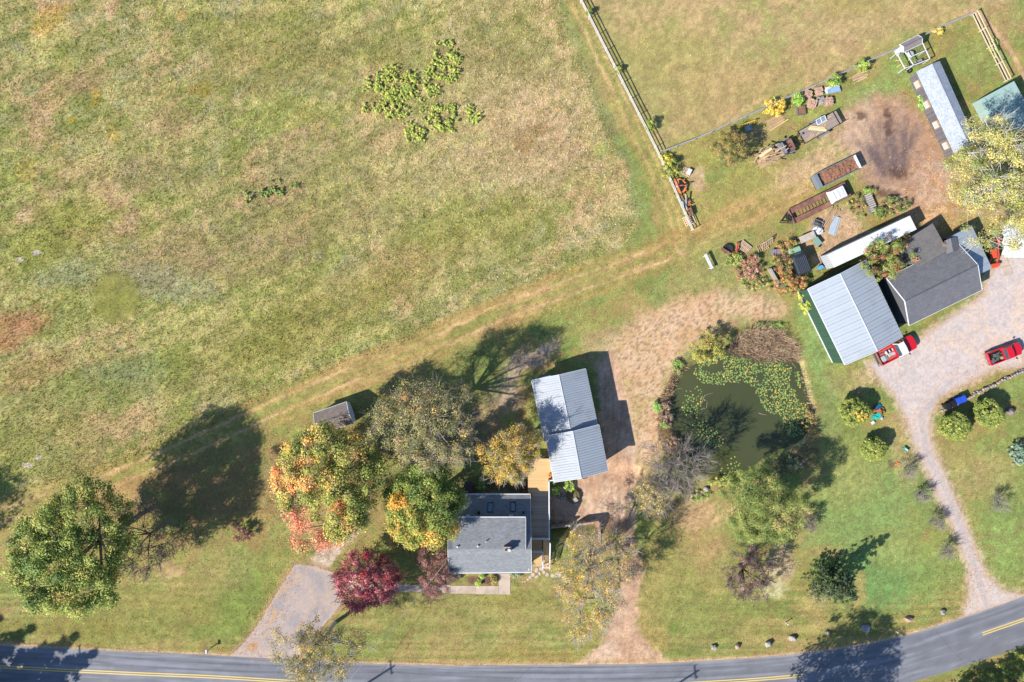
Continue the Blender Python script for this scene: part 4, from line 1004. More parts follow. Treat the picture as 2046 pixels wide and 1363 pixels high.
# ---- green corrugated shed
A_,B_,C_,D_ = W(1961,197,2.0),W(2004,265,2.0),W(2068,225,2.9),W(2026,162,2.9)
u = (W(2004,275,2.)-W(1961,197,2.)).normalized(); v = (D_-A_); v.z=0; v.normalize()
root = thing('corrugated_shed','shed with pale sea-green corrugated metal roof beside the poultry barn','shed',Vector(((A_.x+C_.x)/2,(A_.y+C_.y)/2,0)))
M_sea = mat('sea_green_sheet', D(158,188,182), rough=.5, metal=.0, var=.08, scale=.9, rnd=.04, rgb2=D(150,160,158), mix2=.35)
M_seal = mat('pale_green_sheet', D(178,206,200), rough=.5, var=.06, scale=.9, rnd=.03)
B_ = A_+u*6.2; C_ = D_+u*6.2
metal_slope(root, A_, B_, C_, D_, M_sea, pw=.8, rib=.2, rh=.03)
wp = [gq(A_-v*.02,0),gq(B_-v*.02,0)]
metal_wall(root, gq(A_+v*.15,0), gq(B_+v*.15,0), 1.95, -v, M_seal, pw=.8)
for p,q,o in ((A_,D_,u),(B_,C_,-u),(D_,C_,-v)): wall_panel(root,[gq(p+o*.15,0),gq(q+o*.15,0),gq(q+o*.15,q.z-.07),gq(p+o*.15,p.z-.07)],M_seal,o)
# ---- chicken coop with wire run
_r,_i = gable_building('chicken_coop','small chicken coop with grey roof and white framed wire run by the pasture fence','coop',
    [(1798.5,89),(1834,71),(1842,87),(1806,104)], 1.7, 2.15, M_siding, 'shingle', shingle_mat('coop_shingle', D(160,150,150), var=.1), ov=.08)
q = [W(x,y,1.6) for x,y in ((1792,107),(1842,83),(1858,118),(1808,137))]; qm = [lerp(q[0],q[1],.28), lerp(q[3],q[2],.35)]
for a_,b_ in ((q[0],q[1]),(q[1],q[2]),(q[2],q[3]),(q[3],q[0]),(qm[0],qm[1]),(lerp(qm[0],qm[1],.5),lerp(q[1],q[2],.5))):
    MB().bar(a_,b_,.09,.09).build('run_rail', M_white, _r, root=_r)
for c in (*q,*qm,lerp(q[1],q[2],.5)): MB().bar(gq(c,0),gq(c,1.6),.08,.08).build('run_post', M_white, _r, root=_r)
wire = MB(); 
for k in range(1,14):
    wire.bar(lerp(q[0],q[1],k/14),lerp(q[3],q[2],k/14),.008,.008)
    wire.bar(lerp(q[0],q[3],k/14),lerp(q[1],q[2],k/14),.008,.008)
    for a_,b_ in ((q[2],q[3]),(q[1],q[2])):
        c = lerp(a_,b_,k/14); wire.bar(gq(c,0),gq(c,1.6),.008,.008)
wire.build('wire_mesh', M_dark, _r, root=_r)
c = lerp(q[0],q[2],.45); MB().rock((c.x+.5,c.y+.7,.4),(.5,.5,.4),3,2,.1).build('feed_drum', M_white, _r, root=_r)
c = lerp(q[0],q[2],.85); MB().obox((c.x,c.y,.25),(.8,.6,.5),.4).build('nest_box', M_found, _r, root=_r)
for k,(fx,fy) in enumerate(((.2,.3),(.35,.75),(.15,.6),(.6,.5))):
    c = lerp(lerp(q[0],q[1],fx),lerp(q[3],q[2],fx),fy); MB().obox((c.x,c.y,.12),(.5,.12,.2),.3*k).build('perch', M_newwood, _r, root=_r)
# ------------------------------------------------------------------ fences, walls, stones
M_fencew = mat('white_fence_board', D(232,228,222), rough=.8, var=.08, rnd=.08)
M_fenceg = mat('grey_fence_pole', D(176,172,166), rough=.8, var=.12, rnd=.1)
M_fencet = mat('tan_fence_board', D(226,206,176), rough=.8, var=.1, rnd=.1)
M_stone = mat('field_stone', D(186,176,166), rough=.95, var=.22, scale=4, bump=.4, rgb2=D(150,144,138), rnd=.12)
M_stonep = mat('pinkish_stone', D(212,172,150), rough=.95, var=.18, scale=4, bump=.4, rnd=.1)
M_stoned = mat('blue_grey_stone', D(150,150,158), rough=.95, var=.18, scale=4, bump=.4)
M_old = mat('old_lumber', D(196,164,126), rough=.9, var=.18, scale=2, rnd=.2)
M_pale = mat('pale_lumber', D(240,218,170), rough=.8, var=.1, scale=2, rnd=.1)
M_trac = mat('tractor_orange', D(236,92,58), rough=.4, var=.08, coat=.3)
M_oran = mat('orange_paint', D(248,146,78), rough=.4, var=.08, coat=.3)
M_red = mat('red_vehicle_paint', D(230,22,40), rough=.25, var=.05, coat=.6)
M_redo = mat('faded_red_paint', D(206,92,84), rough=.6, var=.15, scale=2)
M_rub = mat('tyre_rubber', D(44,44,46), rough=.85, var=.15)
M_rim = mat('wheel_rim', D(170,172,176), rough=.35, metal=.6, var=.05)
M_chr = mat('chrome', D(206,210,214), rough=.25, metal=.8, var=.05)
M_rusty = mat('rusty_steel', D(136,92,82), rough=.8, var=.22, scale=2.5, rgb2=D(160,116,96))
M_soil = mat('brown_soil', D(156,112,88), rough=1, var=.35, scale=3.5, bump=.8, bscale=6)
M_steel = mat('blue_grey_steel', D(150,160,172), rough=.5, metal=.3, var=.1)
M_gal = mat('galvanised_sheet', D(200,212,222), rough=.45, metal=.2, var=.06, rnd=.06)
M_blue = mat('blue_plastic', D(44,92,214), rough=.4, var=.05)
M_bluel = mat('light_blue_plastic', D(88,176,224), rough=.4, var=.05)
M_teal = mat('teal_plastic', D(56,196,180), rough=.4, var=.05)
M_yel = mat('yellow_paint', D(236,196,66), rough=.5, var=.06)
M_lamp = mat('lamp_glass', D(240,240,236), rough=.2, var=.02)
M_rlamp = mat('red_lamp', D(170,24,30), rough=.3, var=.02)

def px_line(pts, step):
    P = np.asarray(pts,float); s = np.concatenate([[0],np.cumsum(np.linalg.norm(np.diff(P,axis=0),axis=1))])
    n = max(1,round(s[-1]/step)); t = np.linspace(0,s[-1],n+1)
    return [(float(np.interp(a,s,P[:,0])),float(np.interp(a,s,P[:,1]))) for a in t]
def fence(name, label, pts, rails, h, step, m, rw=.05, rh=.13, pw=.11, group=None, sag=.02, post_m=None):
    Q = px_line(pts, step/S); base = [G(*q) for q in Q]
    root = thing(name, label, 'fence', base[0], 0, group)
    for p in base:
        MB().obox((p.x,p.y,h/2-.05+p.z),(pw,pw,h+.1),random.uniform(0,1)).build('post', post_m or m, root, root=root)
    for a,b in zip(base[:-1],base[1:]):
        for z in rails:
            MB().bar(a+Vector((0,0,z+random.uniform(-sag,sag))),b+Vector((0,0,z+random.uniform(-sag,sag))),rw,rh).build('rail', m, root, root=root)
    return root
fence('rail_fence','long white three-rail fence dividing the meadow from the pasture and work yard',[(1128,-58),(1157,0),(1290,262),(1314,310),(1381,461)],(.38,.74,1.12),1.25,2.4,M_fencew,rw=.04,rh=.11,pw=.09)
fence('rail_fence','grey pole fence along the pasture edge behind the lumber and pallets',[(1316,308),(1396,277.4),(1461,247),(1523.6,220),(1570,198),(1613,180),(1684,147.5),(1751,117),(1797,97)],(.55,1.15),1.2,2.5,M_fenceg,rw=.1,rh=.09,pw=.1)
fence('rail_fence','short grey pole fence from the chicken coop to the paddock corner',[(1843,74),(1868,60),(1910,43),(1939,31)],(.55,1.1),1.2,2.3,M_fenceg,rw=.1,rh=.09,pw=.1)
fence('rail_fence','tan three-rail paddock fence running down to the corrugated shed',[(1939,31),(1972,98),(2005,164)],(.4,.85,1.35),1.45,2.5,M_fencet,rw=.06,rh=.14)

def boulder(label, px, py, rx, ry, rz, m, seed, name='boulder', group='boulders along the road verge'):
    p = G(px,py); mb = MB().rock((p.x,p.y,p.z+rz*.45),(rx,ry,rz),seed,2,.6)
    o = mb.build(name, m); _tag(o,label,'boulder',group); return o
for i,(lab,px,py,rx,ry,rz,m) in enumerate((
 ('grey boulder on the verge, leftmost of the row beside the road',1425,1292,.46,.36,.4,M_stone),
 ('small reddish boulder, second from the left in the verge row',1473,1291,.36,.42,.4,M_stonep),
 ('pale patchy boulder, third from the left in the verge row',1534,1286,.46,.52,.5,M_stone),
 ('light wedge-shaped boulder at the edge of the big tree shadow',1582,1275,.56,.42,.45,M_stone),
 ('pale flat stone lying inside the big tree shadow on the verge',1652,1263,.42,.32,.32,M_stone),
 ('large blue-grey round boulder in the tree shadow near the road',1728,1255,.66,.62,.42,M_stoned),
 ('pinkish flat boulder on the sunny verge right of the shadow',1813,1236,.66,.38,.4,M_stonep),
 ('small grey boulder on the verge nearest the gravel driveway',1882,1222,.36,.36,.4,M_stone))):
    boulder(lab,px,py,rx,ry,rz,m,40+i)
boulder('white-grey boulder on the bare bank south of the pond',1410,977,.5,.38,.35,M_stone,55,group='boulders by the pond')
boulder('weathered tree stump beside the round shrub by the stone wall',2015,822,.55,.55,.6,mat('old_stump', D(150,134,130), rough=.95, var=.3, scale=5, bump=.5),57,name='tree_stump',group='stump by the round shrubs')['category'] = 'stump'

root = thing('stone_wall','low dry stone wall running from the wheeled bins to the right edge','wall',G(1880,820))
r_ = np.random.default_rng(5)
for k,q in enumerate(px_line([(1880,820),(1898,812),(1926,797),(1965,778),(2000,760),(2046,738),(2110,706)],5.4)):
    p = G(*q)
    for lay in range(2):
        mb = MB().rock((p.x+r_.normal(0,.06),p.y+r_.normal(0,.06),.13+.24*lay),(r_.uniform(.2,.3),r_.uniform(.17,.25),r_.uniform(.13,.19)),900+k*2+lay,1,.5)
        mb.build('stone', M_stone if r_.random()<.75 else M_stonep, root, root=root)
# retaining edges beside the deck
root = thing('retaining_wall','pale timber and stone retaining edge in the yard below the deck','wall',W(1150,1048))
for a,b in (((1101,1054),(1140,1050)),((1156,1048),(1197,1043)),((1197,1043),(1199,1088)),((1156,1048),(1140,1066))):
    for q0,q1 in zip(px_line([a,b],9)[:-1],px_line([a,b],9)[1:]):
        p,q = W(*q0),W(*q1); m_ = (p+q)/2
        MB().bar(Vector((p.x,p.y,-.45)),lerp(Vector((p.x,p.y,-.45)),Vector((q.x,q.y,-.45)),.97),.28,1.2).build('wall_block', M_stonep if r_.random()<.5 else M_stone, root, root=root, bevel=.02)
# flagstones
root = thing('stepping_stone_path','irregular pale stepping stones curving from the deck stairs round the house corner','path',W(1075,1145)); root['kind']='structure'; del root['category']
for k,(x,y,a,b,t) in enumerate(((1071.5,1139.5,8,10,-.3),(1064.7,1148,8,9,-.5),(1059,1153.4,6,7,-.5),(1054,1158,5,5,0),(1049,1162,3,3,0),(1044,1162.5,3,3,0),(1078,1146,5,9,.2),(1072,1152.5,9,5,.5),(1081,1137,7,8,.6),(1087,1143,6,10,.5),(1093,1148,8,9,.3),(1104,1150,9,8,.2),(1115,1148,13,12,.4),(1091,1134,14,5,0),(1128,1156,10,9,.2))):
    p = W(x,y); n = 7; pts = []
    for i in range(n):
        q = 2*math.pi*i/n; rr = r_.uniform(.82,1.1); lx, ly = math.cos(q)*a*S*.56*rr, math.sin(q)*b*S*.56*rr
        pts.append((p.x+lx*math.cos(t)-ly*math.sin(t), p.y+lx*math.sin(t)+ly*math.cos(t)))
    MB().prism(pts,-.05,.05).build('flagstone', mat('flagstone', D(216,196,176), rough=.95, var=.12, scale=3, rnd=.06), root, root=root)

# ------------------------------------------------------------------ vehicles
def heading(x0, y0, x1, y1): return math.atan2(-(y1-y0), x1-x0)
def wheel(root, x, y, r, w, rim=M_rim):
    ty = MB().tube([(x,y-w/2,r),(x,y-w/2+.03,r),(x,y+w/2-.03,r),(x,y+w/2,r)],[r*.9,r,r,r*.9],20).build('wheel', M_rub, root, smooth=False)
    s = 1 if y > 0 else -1
    MB().cyl((x,y+s*(w/2-.02),r),r*.58,s*.03,14,'Y').build('rim', rim, ty)
def frustum(x0,x1,hw0,z0,x2,x3,hw1,z1):
    return MB().add([(x0,-hw0,z0),(x1,-hw0,z0),(x1,hw0,z0),(x0,hw0,z0),(x2,-hw1,z1),(x3,-hw1,z1),(x3,hw1,z1),(x2,hw1,z1)],[(0,3,2,1),(4,5,6,7),(0,1,5,4),(1,2,6,5),(2,3,7,6),(3,0,4,7)])
def pickup(label, px, py, rz, L, Wd, body, roof_m, f_bed, f_cab, f_wind, f_hood, belt, roof_z, bed_in, round_hood=.15, gate_m=None, bump_m=None):
    c = W(px,py,.8); root = thing('pickup_truck', label, 'pickup truck', Vector((c.x,c.y,0)), rz, 'red pickup trucks')
    X = lambda f: -L/2+L*f
    h = Wd/2
    # chassis and lower sides
    MB().box(X(.03),X(.97),-h*.7,h*.7,.32,.55).build('chassis', M_dark, root)
    xs_b = X(f_bed[0]); xe_b = X(f_bed[1])
    MB().box(xs_b+.04,xe_b-.04,-h+.14,h-.14,.62,.68).build('bed_floor', bed_in, root)
    for s in (-1,1):
        MB().box(xs_b,xe_b,min(s*h,s*(h-.13)),max(s*h,s*(h-.13)),.42,belt).build('bed_wall', body, root, bevel=.025)
    MB().box(xe_b-.08,xe_b-.003,-h+.135,h-.135,.5,belt+.01).build('bed_bulkhead', body, root, bevel=.015)
    MB().box(xs_b-.1,xs_b-.004,-h+.03,h-.03,.5,belt).build('tailgate', gate_m or body, root, bevel=.02)
    MB().box(X(0),X(0)+.18,-h+.02,h-.02,.42,.6).build('rear_bumper', bump_m or M_chr, root, bevel=.03)
    # cab lower body and doors
    x0, x1 = X(f_cab[0])+.003, X(f_wind[1])
    MB().box(x0,x1,-h+.01,h-.01,.4,belt+.04).build('cab_body', body, root, bevel=.03)
    cab = frustum(x0+.05,x1+.05,h-.06,belt+.03,X(f_cab[1]),X(f_wind[0]),h-.2,roof_z).build('cab_glass', M_glass, root, bevel=.02)
    rz0, rz1 = X(f_cab[1]), X(f_wind[0])
    MB().slab([(rz0-.06,-h+.17,roof_z+.02),(rz1+.05,-h+.19,roof_z+.02),(rz1+.08,0,roof_z+.035),(rz1+.05,h-.19,roof_z+.02),(rz0-.06,h-.17,roof_z+.02)],.06).build('cab_roof', roof_m, root, bevel=.015)
    pil = MB()
    for s in (-1,1):
        pil.bar((x1+.05,s*(h-.06),belt+.03),(rz1,s*(h-.2),roof_z),.07,.06); pil.bar((x0+.05,s*(h-.06),belt+.03),(rz0,s*(h-.2),roof_z),.1,.06)
        pil.bar((lerp(x0,x1,.62),s*(h-.06),belt+.03),(lerp(rz0,rz1,.7),s*(h-.2),roof_z),.06,.06)
    pil.build('pillar', body if roof_m is not M_white else roof_m, root)
    # hood
    xh0, xh1 = x1-.02, X(.985)
    hz0, hz1 = belt+.06, belt-.03
    rd = round_hood
    prof = [(xh0,-h+.02),(xh1-.25,-h+.04),(xh1-rd*.4,-h*.72),(xh1,-h*.4),(xh1,h*.4),(xh1-rd*.4,h*.72),(xh1-.25,h-.04),(xh0,h-.02)]
    n = len(prof); top = [(p[0],p[1]*.97,lerp(hz0,hz1,(p[0]-xh0)/(xh1-xh0))) for p in prof]; mid = [(p[0]+.01,p[1],hz1-.14) for p in prof]; bot = [(p[0],p[1],.42) for p in prof]
    mb = MB(); mb.add(top+mid+bot,[tuple(range(n))]+[(i,i+n,(i+1)%n+n,(i+1)%n) for i in range(n)]+[(i+n,i+2*n,(i+1)%n+2*n,(i+1)%n+n) for i in range(n)])
    mb.build('hood', body, root, bevel=.02)
    MB().box(X(.965),X(1.0),-h+.06,h-.06,.4,.58).build('front_bumper', bump_m or M_chr, root, bevel=.03)
    MB().box(xh1-.02,xh1+.012,-h*.45,h*.45,.62,.85).build('grille', M_black, root)
    for s in (-1,1):
        MB().box(xh1-.14,xh1-.02,min(s*h*.55,s*h*.8),max(s*h*.55,s*h*.8),.64,.82).build('headlight', M_lamp, root)
        MB().box(xs_b-.112,xs_b-.09,min(s*(h-.2),s*(h-.04)),max(s*(h-.2),s*(h-.04)),.65,.88).build('taillight', M_rlamp, root)
        mx = lerp(x0,x1,.97); MB().bar((mx,s*(h-.02),belt+.12),(mx,s*(h+.2),belt+.16),.05,.05).box(mx-.05,mx+.05,min(s*(h+.08),s*(h+.26)),max(s*(h+.08),s*(h+.26)),belt+.08,belt+.3).build('mirror', M_black, root)
        MB().box(lerp(x0,x1,.2),lerp(x0,x1,.35),min(s*h,s*(h+.02)),max(s*h,s*(h+.02)),belt-.16,belt-.12).build('door_handle', M_chr, root)
        for f in (.215,.83): wheel(root, X(f), s*(h-.13), .37, .24)
    return root, X, h
# red pickup with white cab roof beside the barn
rt, X, h = pickup('red pickup truck with white cab roof and cluttered bed parked at the barn corner',1789.5,700,heading(1752,719,1827,681),5.65,2.0,M_red,M_white,(.07,.475),(.475,.53),(.665,.735),.8,1.0,1.72,M_redo,gate_m=M_rusty)
def load(name, label, root, parts, cat, group=None):
    t = thing(name, label, cat, root.location.copy(), root.rotation_euler.z, group)
    for nm, mb, m in parts: mb.build(nm, m, t)
    return t
_m = []
for k in range(5): _m.append(('jug', MB().box(X(.26)+k*.22,X(.26)+k*.22+.14,.1+.02*k,.5,.69,1.0), M_white if k%2==0 else M_black))
_m.append(('board', MB().obox((X(.22),-.25,.75),(1.2,.5,.1),.1), M_pale)); _m.append(('sheet', MB().obox((X(.33),-.2,.73),(1.5,.4,.04),-.1), M_gal)); _m.append(('box', MB().box(X(.12),X(.2),-.6,.1,.69,.95), M_gal)); _m.append(('toolbox', MB().box(X(.2),X(.26),-.55,-.1,.69,.92), M_steel)); _m.append(('pipe', MB().tube([(X(.12),.55,.75),(X(.48),.2,.9)],.05,8), M_chr))
load('tool_load','white jugs, boards and tools heaped in the bed of the white-roofed pickup',rt,_m,'tools')
# smaller all-red pickup
rt, X, h = pickup('small all-red pickup truck with scrap in its bed at the right edge of the gravel',2006.5,706.5,heading(1976,714,2037,691),4.75,1.75,M_red,M_red,(.06,.455),(.455,.51),(.645,.74),.8,.98,1.55,M_black,round_hood=.5)
_m = []
for k in range(9): _m.append(('scrap', MB().obox((X(.12+.037*k),r_.uniform(-.5,.5),r_.uniform(.74,.86)),(r_.uniform(.3,.6),r_.uniform(.15,.4),.12),r_.uniform(0,3)), mat('dark_scrap', D(96,98,96), rough=.7, var=.3, rnd=.35)))
_m.append(('tyre', MB().ring((X(.4),.1,.85),.24,.1,16,6), M_rub)); _m.append(('lid', MB().cyl((X(.39),-.42,.8),.2,.05,14), mat('olive_lid', D(170,172,126))))
load('scrap_load','dark scrap metal and a tyre in the bed of the small red pickup',rt,_m,'scrap')

# utility trailer with lumber
def quad_frame(pts, z):
    A,B,C,Dd = [W(x,y,z) for x,y in pts]; c = (A+B+C+Dd)/4; u = (B-A); rz = math.atan2(u.y,u.x)
    return Vector((c.x,c.y,0)), rz, ((B-A).length+(C-Dd).length)/2, ((Dd-A).length+(C-B).length)/2
c, rz, L, Wd = quad_frame([(1593.4,262.5),(1670,219.5),(1685.5,244),(1609,287.5)],.7)
root = thing('utility_trailer','black framed flatbed utility trailer with grey plank deck in the work yard','trailer',c,rz)
npl = 11
for k in range(npl):
    y0 = -Wd/2+.1+(Wd-.2)*k/npl; MB().box(-L/2+.05,L/2-.05,y0,y0+(Wd-.2)/npl-.012,.62,.66).build('deck_plank', mat('trailer_plank', D(176,158,146), rough=.9, var=.14, stretch=(.3,2,1), rnd=.12), root)
for s in (-1,1):
    MB().box(-L/2,L/2,min(s*Wd/2,s*(Wd/2-.08)),max(s*Wd/2,s*(Wd/2-.08)),.5,.7).build('side_frame', M_black, root)
    MB().bar((-L/2,s*(Wd/2-.04),1.0),(L/2,s*(Wd/2-.04),1.0),.06,.05).build('side_rail', M_black, root)
    for f in (-.5,-.25,0,.25,.5): MB().bar((f*L*.98,s*(Wd/2-.04),.7),(f*L*.98,s*(Wd/2-.04),1.0),.05,.05).build('stake', M_black, root)
    MB().box(-.9,.7,min(s*(Wd/2+.005),s*(Wd/2+.26)),max(s*(Wd/2+.005),s*(Wd/2+.26)),.72,.76).build('fender', M_steel, root, bevel=.01)
    for x in (-.5,.3): wheel(root,x,s*(Wd/2+.13),.33,.2)
for x in (-L/2+.03,L/2-.03,L/2-.5): MB().bar((x,-Wd/2,.68),(x,Wd/2,.68),.07,.1).build('cross_bar', M_black, root)
for s in (-1,1): MB().bar((-L/2,s*.7,.55),(-L/2-1.1,0,.5),.09,.1).build('tongue', M_black, root)
MB().cyl((-L/2+.1,.35,.7),.14,.35,12).build('winch', M_steel, root)
t = thing('lumber_stack','pale new boards lying crosswise on the flatbed utility trailer','lumber',c,rz)
for k in range(7): MB().obox((-.55+.1*k*.3,.1+.09*k*.8-.3,.70+.045*(k%3)),(2.5-.1*k,.16,.04),-.62+.03*r_.normal()).build('plank', M_pale, t)
for x,y,l,a in ((-.1,-.35,1.9,.35),(-1.7,-.6,1.1,.35),(-1.85,-.4,1.1,.38),(.7,.2,1.2,.2),(.3,-.1,.9,-.6),(1.4,.5,1.0,.1)): MB().obox((x,y,.69),(l,.1,.045),a).build('plank', M_newwood, t)
t = thing('window_frame','white window sash leaning on the side rail of the utility trailer','window frame',c,rz)
for a,b in (((-.3,.35),(1.0,.35)),((-.3,1.0),(1.0,1.0)),((-.3,.35),(-.3,1.0)),((1.0,.35),(1.0,1.0)),((.35,.35),(.35,1.0))): MB().bar((a[0],a[1],.78+.25*a[1]),(b[0],b[1],.78+.25*b[1]),.09,.05).build('sash_bar', M_trim, t)
MB().poly([(-.3,.35,.86),(1.0,.35,.86),(1.0,1.0,1.02),(-.3,1.0,1.02)]).build('pane', mat('dusty_pane', D(150,168,176), rough=.15, var=.1), t)

# roll-off container of soil
c, rz, L, Wd = quad_frame([(1625.5,350),(1708,309.5),(1721,336.5),(1637,376)],1.1)
root = thing('steel_container','long open blue-grey steel container filled with brown soil','container',c,rz)
for s in (-1,1): MB().box(-L/2+.55,L/2,min(s*Wd/2,s*(Wd/2-.07)),max(s*Wd/2,s*(Wd/2-.07)),.1,1.15).build('side_wall', M_steel, root); 
for s in (-1,1):
    MB().bar((-L/2+.5,s*(Wd/2-.02),1.17),(L/2,s*(Wd/2-.02),1.17),.1,.08).build('top_rail', M_steel, root)
    for k in range(6): MB().box(-L/2+.9+k*.75,-L/2+.98+k*.75,min(s*Wd/2,s*(Wd/2+.05)),max(s*Wd/2,s*(Wd/2+.05)),.1,1.1).build('side_rib', M_steel, root)
MB().box(L/2-.08,L/2+.0,-Wd/2,Wd/2,.1,1.3).build('tail_door', M_white, root, bevel=.02)
MB().box(-L/2,-L/2+.5,-Wd/2,Wd/2,.1,1.2).build('front_box', M_steel, root, bevel=.03)
MB().box(-L/2,L/2,-Wd/2+.1,Wd/2-.1,0,.1).build('underframe', M_dark, root)
nx_,ny_ = 40,14; V=[];F=[]
for j in range(ny_+1):
    for i in range(nx_+1):
        fx,fy = i/nx_, j/ny_; x = -L/2+.52+(L-.62)*fx; y = -Wd/2+.08+(Wd-.16)*fy
        V.append((x,y,.75+.22*math.sin(math.pi*fy)*math.sin(math.pi*min(1,fx*1.1))+.07*float(r_.normal())))
for j in range(ny_):
    for i in range(nx_): F.append((j*(nx_+1)+i,j*(nx_+1)+i+1,(j+1)*(nx_+1)+i+1,(j+1)*(nx_+1)+i))
MB().add(V,F).build('soil_load', M_soil, root, smooth=True)

# rusty car trailer
c, rz, L, Wd = quad_frame([(1573.6,420.5),(1687.4,364.5),(1702,390.5),(1586,448)],.75)
root = thing('car_trailer','long rusty open car trailer with cross bars between two tracks','trailer',c,rz)
for s in (-1,1):
    MB().box(-L/2,L/2,min(s*Wd/2,s*(Wd/2-.62)),max(s*Wd/2,s*(Wd/2-.62)),.6,.68).build('track_plate', M_rusty, root)
    MB().box(-L/2,L/2,min(s*(Wd/2+.005),s*(Wd/2+.07)),max(s*(Wd/2+.005),s*(Wd/2+.07)),.5,.8).build('side_rail', M_rusty, root)
    for x in (-.4,.5): wheel(root,x,s*(Wd/2-.2),.3,.22)
    MB().bar((-L/2,s*.8,.55),(-L/2-1.5,0,.5),.1,.12).build('tongue', M_dark, root)
for k in range(13): MB().bar((-L/2+.5+k*.48,-Wd/2+.6,.58),(-L/2+.5+k*.48,Wd/2-.6,.58),.07,.08).build('cross_bar', M_rusty, root)
MB().box(L/2-.2,L/2,-Wd/2,Wd/2,.62,.78).build('end_plate', M_rusty, root)
MB().bar((-L/2+.1,-Wd/2,.85),(-L/2+.1,Wd/2,.85),.12,.12).build('headboard', M_rusty, root)
MB().box(-L/2-.6,-L/2-.05,-.45,.45,.6,.95).build('winch_box', M_dark, root, bevel=.04); MB().ring((-L/2-.35,0,1.0),.22,.09,16,6).build('spare_tyre', M_rub, root)
t = thing('truck_cap','white fibreglass truck cap sitting on the end of the rusty car trailer','truck cap',c+Matrix.Rotation(rz,3,'Z')@Vector((L/2-1.75,0,0)),rz)
frustum(-1.1,1.1,.86,.70,-.95,.95,.72,1.5).build('shell', mat('gelcoat_white', D(240,242,244), rough=.3, var=.04, coat=.4), t, bevel=.05)
for s in (-1,1): MB().obox((0,s*.35,1.515),(1.5,.05,.04)).build('roof_rib', M_trim, t)
for x in (-.6,0,.6): MB().obox((x,0,1.515),(.05,1.1,.04)).build('roof_rib', M_gal, t)
for s in (-1,1): MB().add([(-.8,s*.85,.85),(.8,s*.85,.85),(.7,s*.77,1.3),(-.7,s*.77,1.3)],[(0,1,2,3)]).build('side_window', M_glass, t)

# old flatbed truck loaded with scrap wood
rzw = heading(1515,326,1588,288); c = W(1550,305,.8); c.z = 0
root = thing('old_truck','old rusty-hooded flatbed truck buried under scrap lumber','truck',c,rzw)
MB().box(-2.6,2.3,-.55,.55,.4,.6).build('chassis', M_dark, root)
frustum(1.25,2.55,.85,.55,1.3,2.5,.7,1.15).build('hood', M_rusty, root, bevel=.06)
for s in (-1,1): frustum(1.6,2.5,.12,.45,1.7,2.4,.08,.95).build('fender', M_steel, root, bevel=.04).location = (0,s*.92,0)
frustum(.3,1.25,.9,.55,.4,1.0,.75,1.75).build('cab', M_steel, root, bevel=.05)
MB().add([(1.27,-.75,1.1),(1.27,.75,1.1),(1.04,.68,1.7),(1.04,-.68,1.7)],[(0,1,2,3)]).build('windshield', M_glass, root)
MB().box(-2.7,.25,-1.0,1.0,.78,.9).build('flatbed', M_old, root)
for s in (-1,1):
    MB().box(.85,.95,min(s*1.0,s*1.3),max(s*1.0,s*1.3),1.2,1.45).build('mirror', M_chr, root)
    wheel(root,1.9,s*.85,.4,.22); wheel(root,-1.6,s*.85,.42,.26)
t = thing('scrap_lumber','jumbled heap of tan scrap boards piled on the old flatbed truck','lumber',c,rzw)
for k in range(46):
    l = r_.uniform(1.2,3.0); x = r_.uniform(-2.6,.2)+(.4 if k>38 else 0); y = r_.uniform(-.95,.95)
    MB().obox((x,y,.95+.022*k),(l,r_.uniform(.07,.2),.04),r_.normal(0,.28),(0,r_.normal(0,.05))).build('plank', M_pale if k%9==0 else M_old, t)
MB().obox((-1.6,.55,1.75),(1.9,.34,.08),.12).build('plank', M_pale, t)

# derelict black van with pale green hood
rzv = heading(1608,545,1592,502); c = W(1601,523,1.6); c.z = 0
root = thing('derelict_van','derelict black van with ribbed roof and pale green hood among the brush','van',c,rzv)
frustum(-1.7,1.35,.86,.45,-1.65,1.3,.84,1.2).build('body', M_black, root, bevel=.05)
frustum(-1.65,1.3,.83,1.2,-1.58,1.0,.72,1.95).build('cabin', mat('black_van_paint', D(52,54,62), rough=.25, var=.08, coat=.5), root, bevel=.05)
for k in range(6): MB().box(-1.45,.65,-.58+k*.22,-.55+k*.22,1.955,1.99).build('roof_rib', M_chr, root)
MB().add([(1.33,-.75,1.22),(1.33,.75,1.22),(1.04,.68,1.9),(1.04,-.68,1.9)],[(0,1,2,3)]).build('windshield', M_glass, root)
frustum(1.36,2.1,.82,.45,1.36,2.0,.74,1.15).build('hood', mat('faded_green_paint', D(150,190,164), rough=.6, var=.1), root, bevel=.05)
for s in (-1,1):
    for x in (-1.1,1.6): wheel(root,x,s*.76,.36,.22)
    MB().add([(-1.4,s*.822,1.3),(.9,s*.822,1.3),(.75,s*.75,1.85),(-1.35,s*.75,1.85)],[(0,1,2,3)]).build('side_window', M_glass, root)

# orange tractor with front loader
rzt = heading(1985,478,1991.5,522); c = W(1986.5,495,1.2); c.z=0
root = thing('tractor','orange compact tractor with front loader under the yellow tree','tractor',c,rzt)
frustum(.1,1.4,.36,.6,.2,1.35,.3,1.25).build('hood', M_trac, root, bevel=.05)
MB().box(-1.1,.2,-.4,.4,.55,.85).build('chassis', M_dark, root); MB().box(-.75,-.3,-.3,.3,.95,1.35).build('seat', M_black, root, bevel=.05)
for s in (-1,1):
    wheel(root,-.7,s*.68,.6,.34,M_trac); wheel(root,1.1,s*.55,.38,.24,M_trac)
    MB().box(-1.15,-.2,min(s*.5,s*.86),max(s*.5,s*.86),1.2,1.28).build('fender', M_trac, root, bevel=.03)
    MB().bar((.15,s*.5,1.2),(1.3,s*.5,1.05),.1,.14).bar((1.3,s*.5,1.05),(2.15,s*.5,.45),.1,.14).build('loader_arm', M_trac, root)
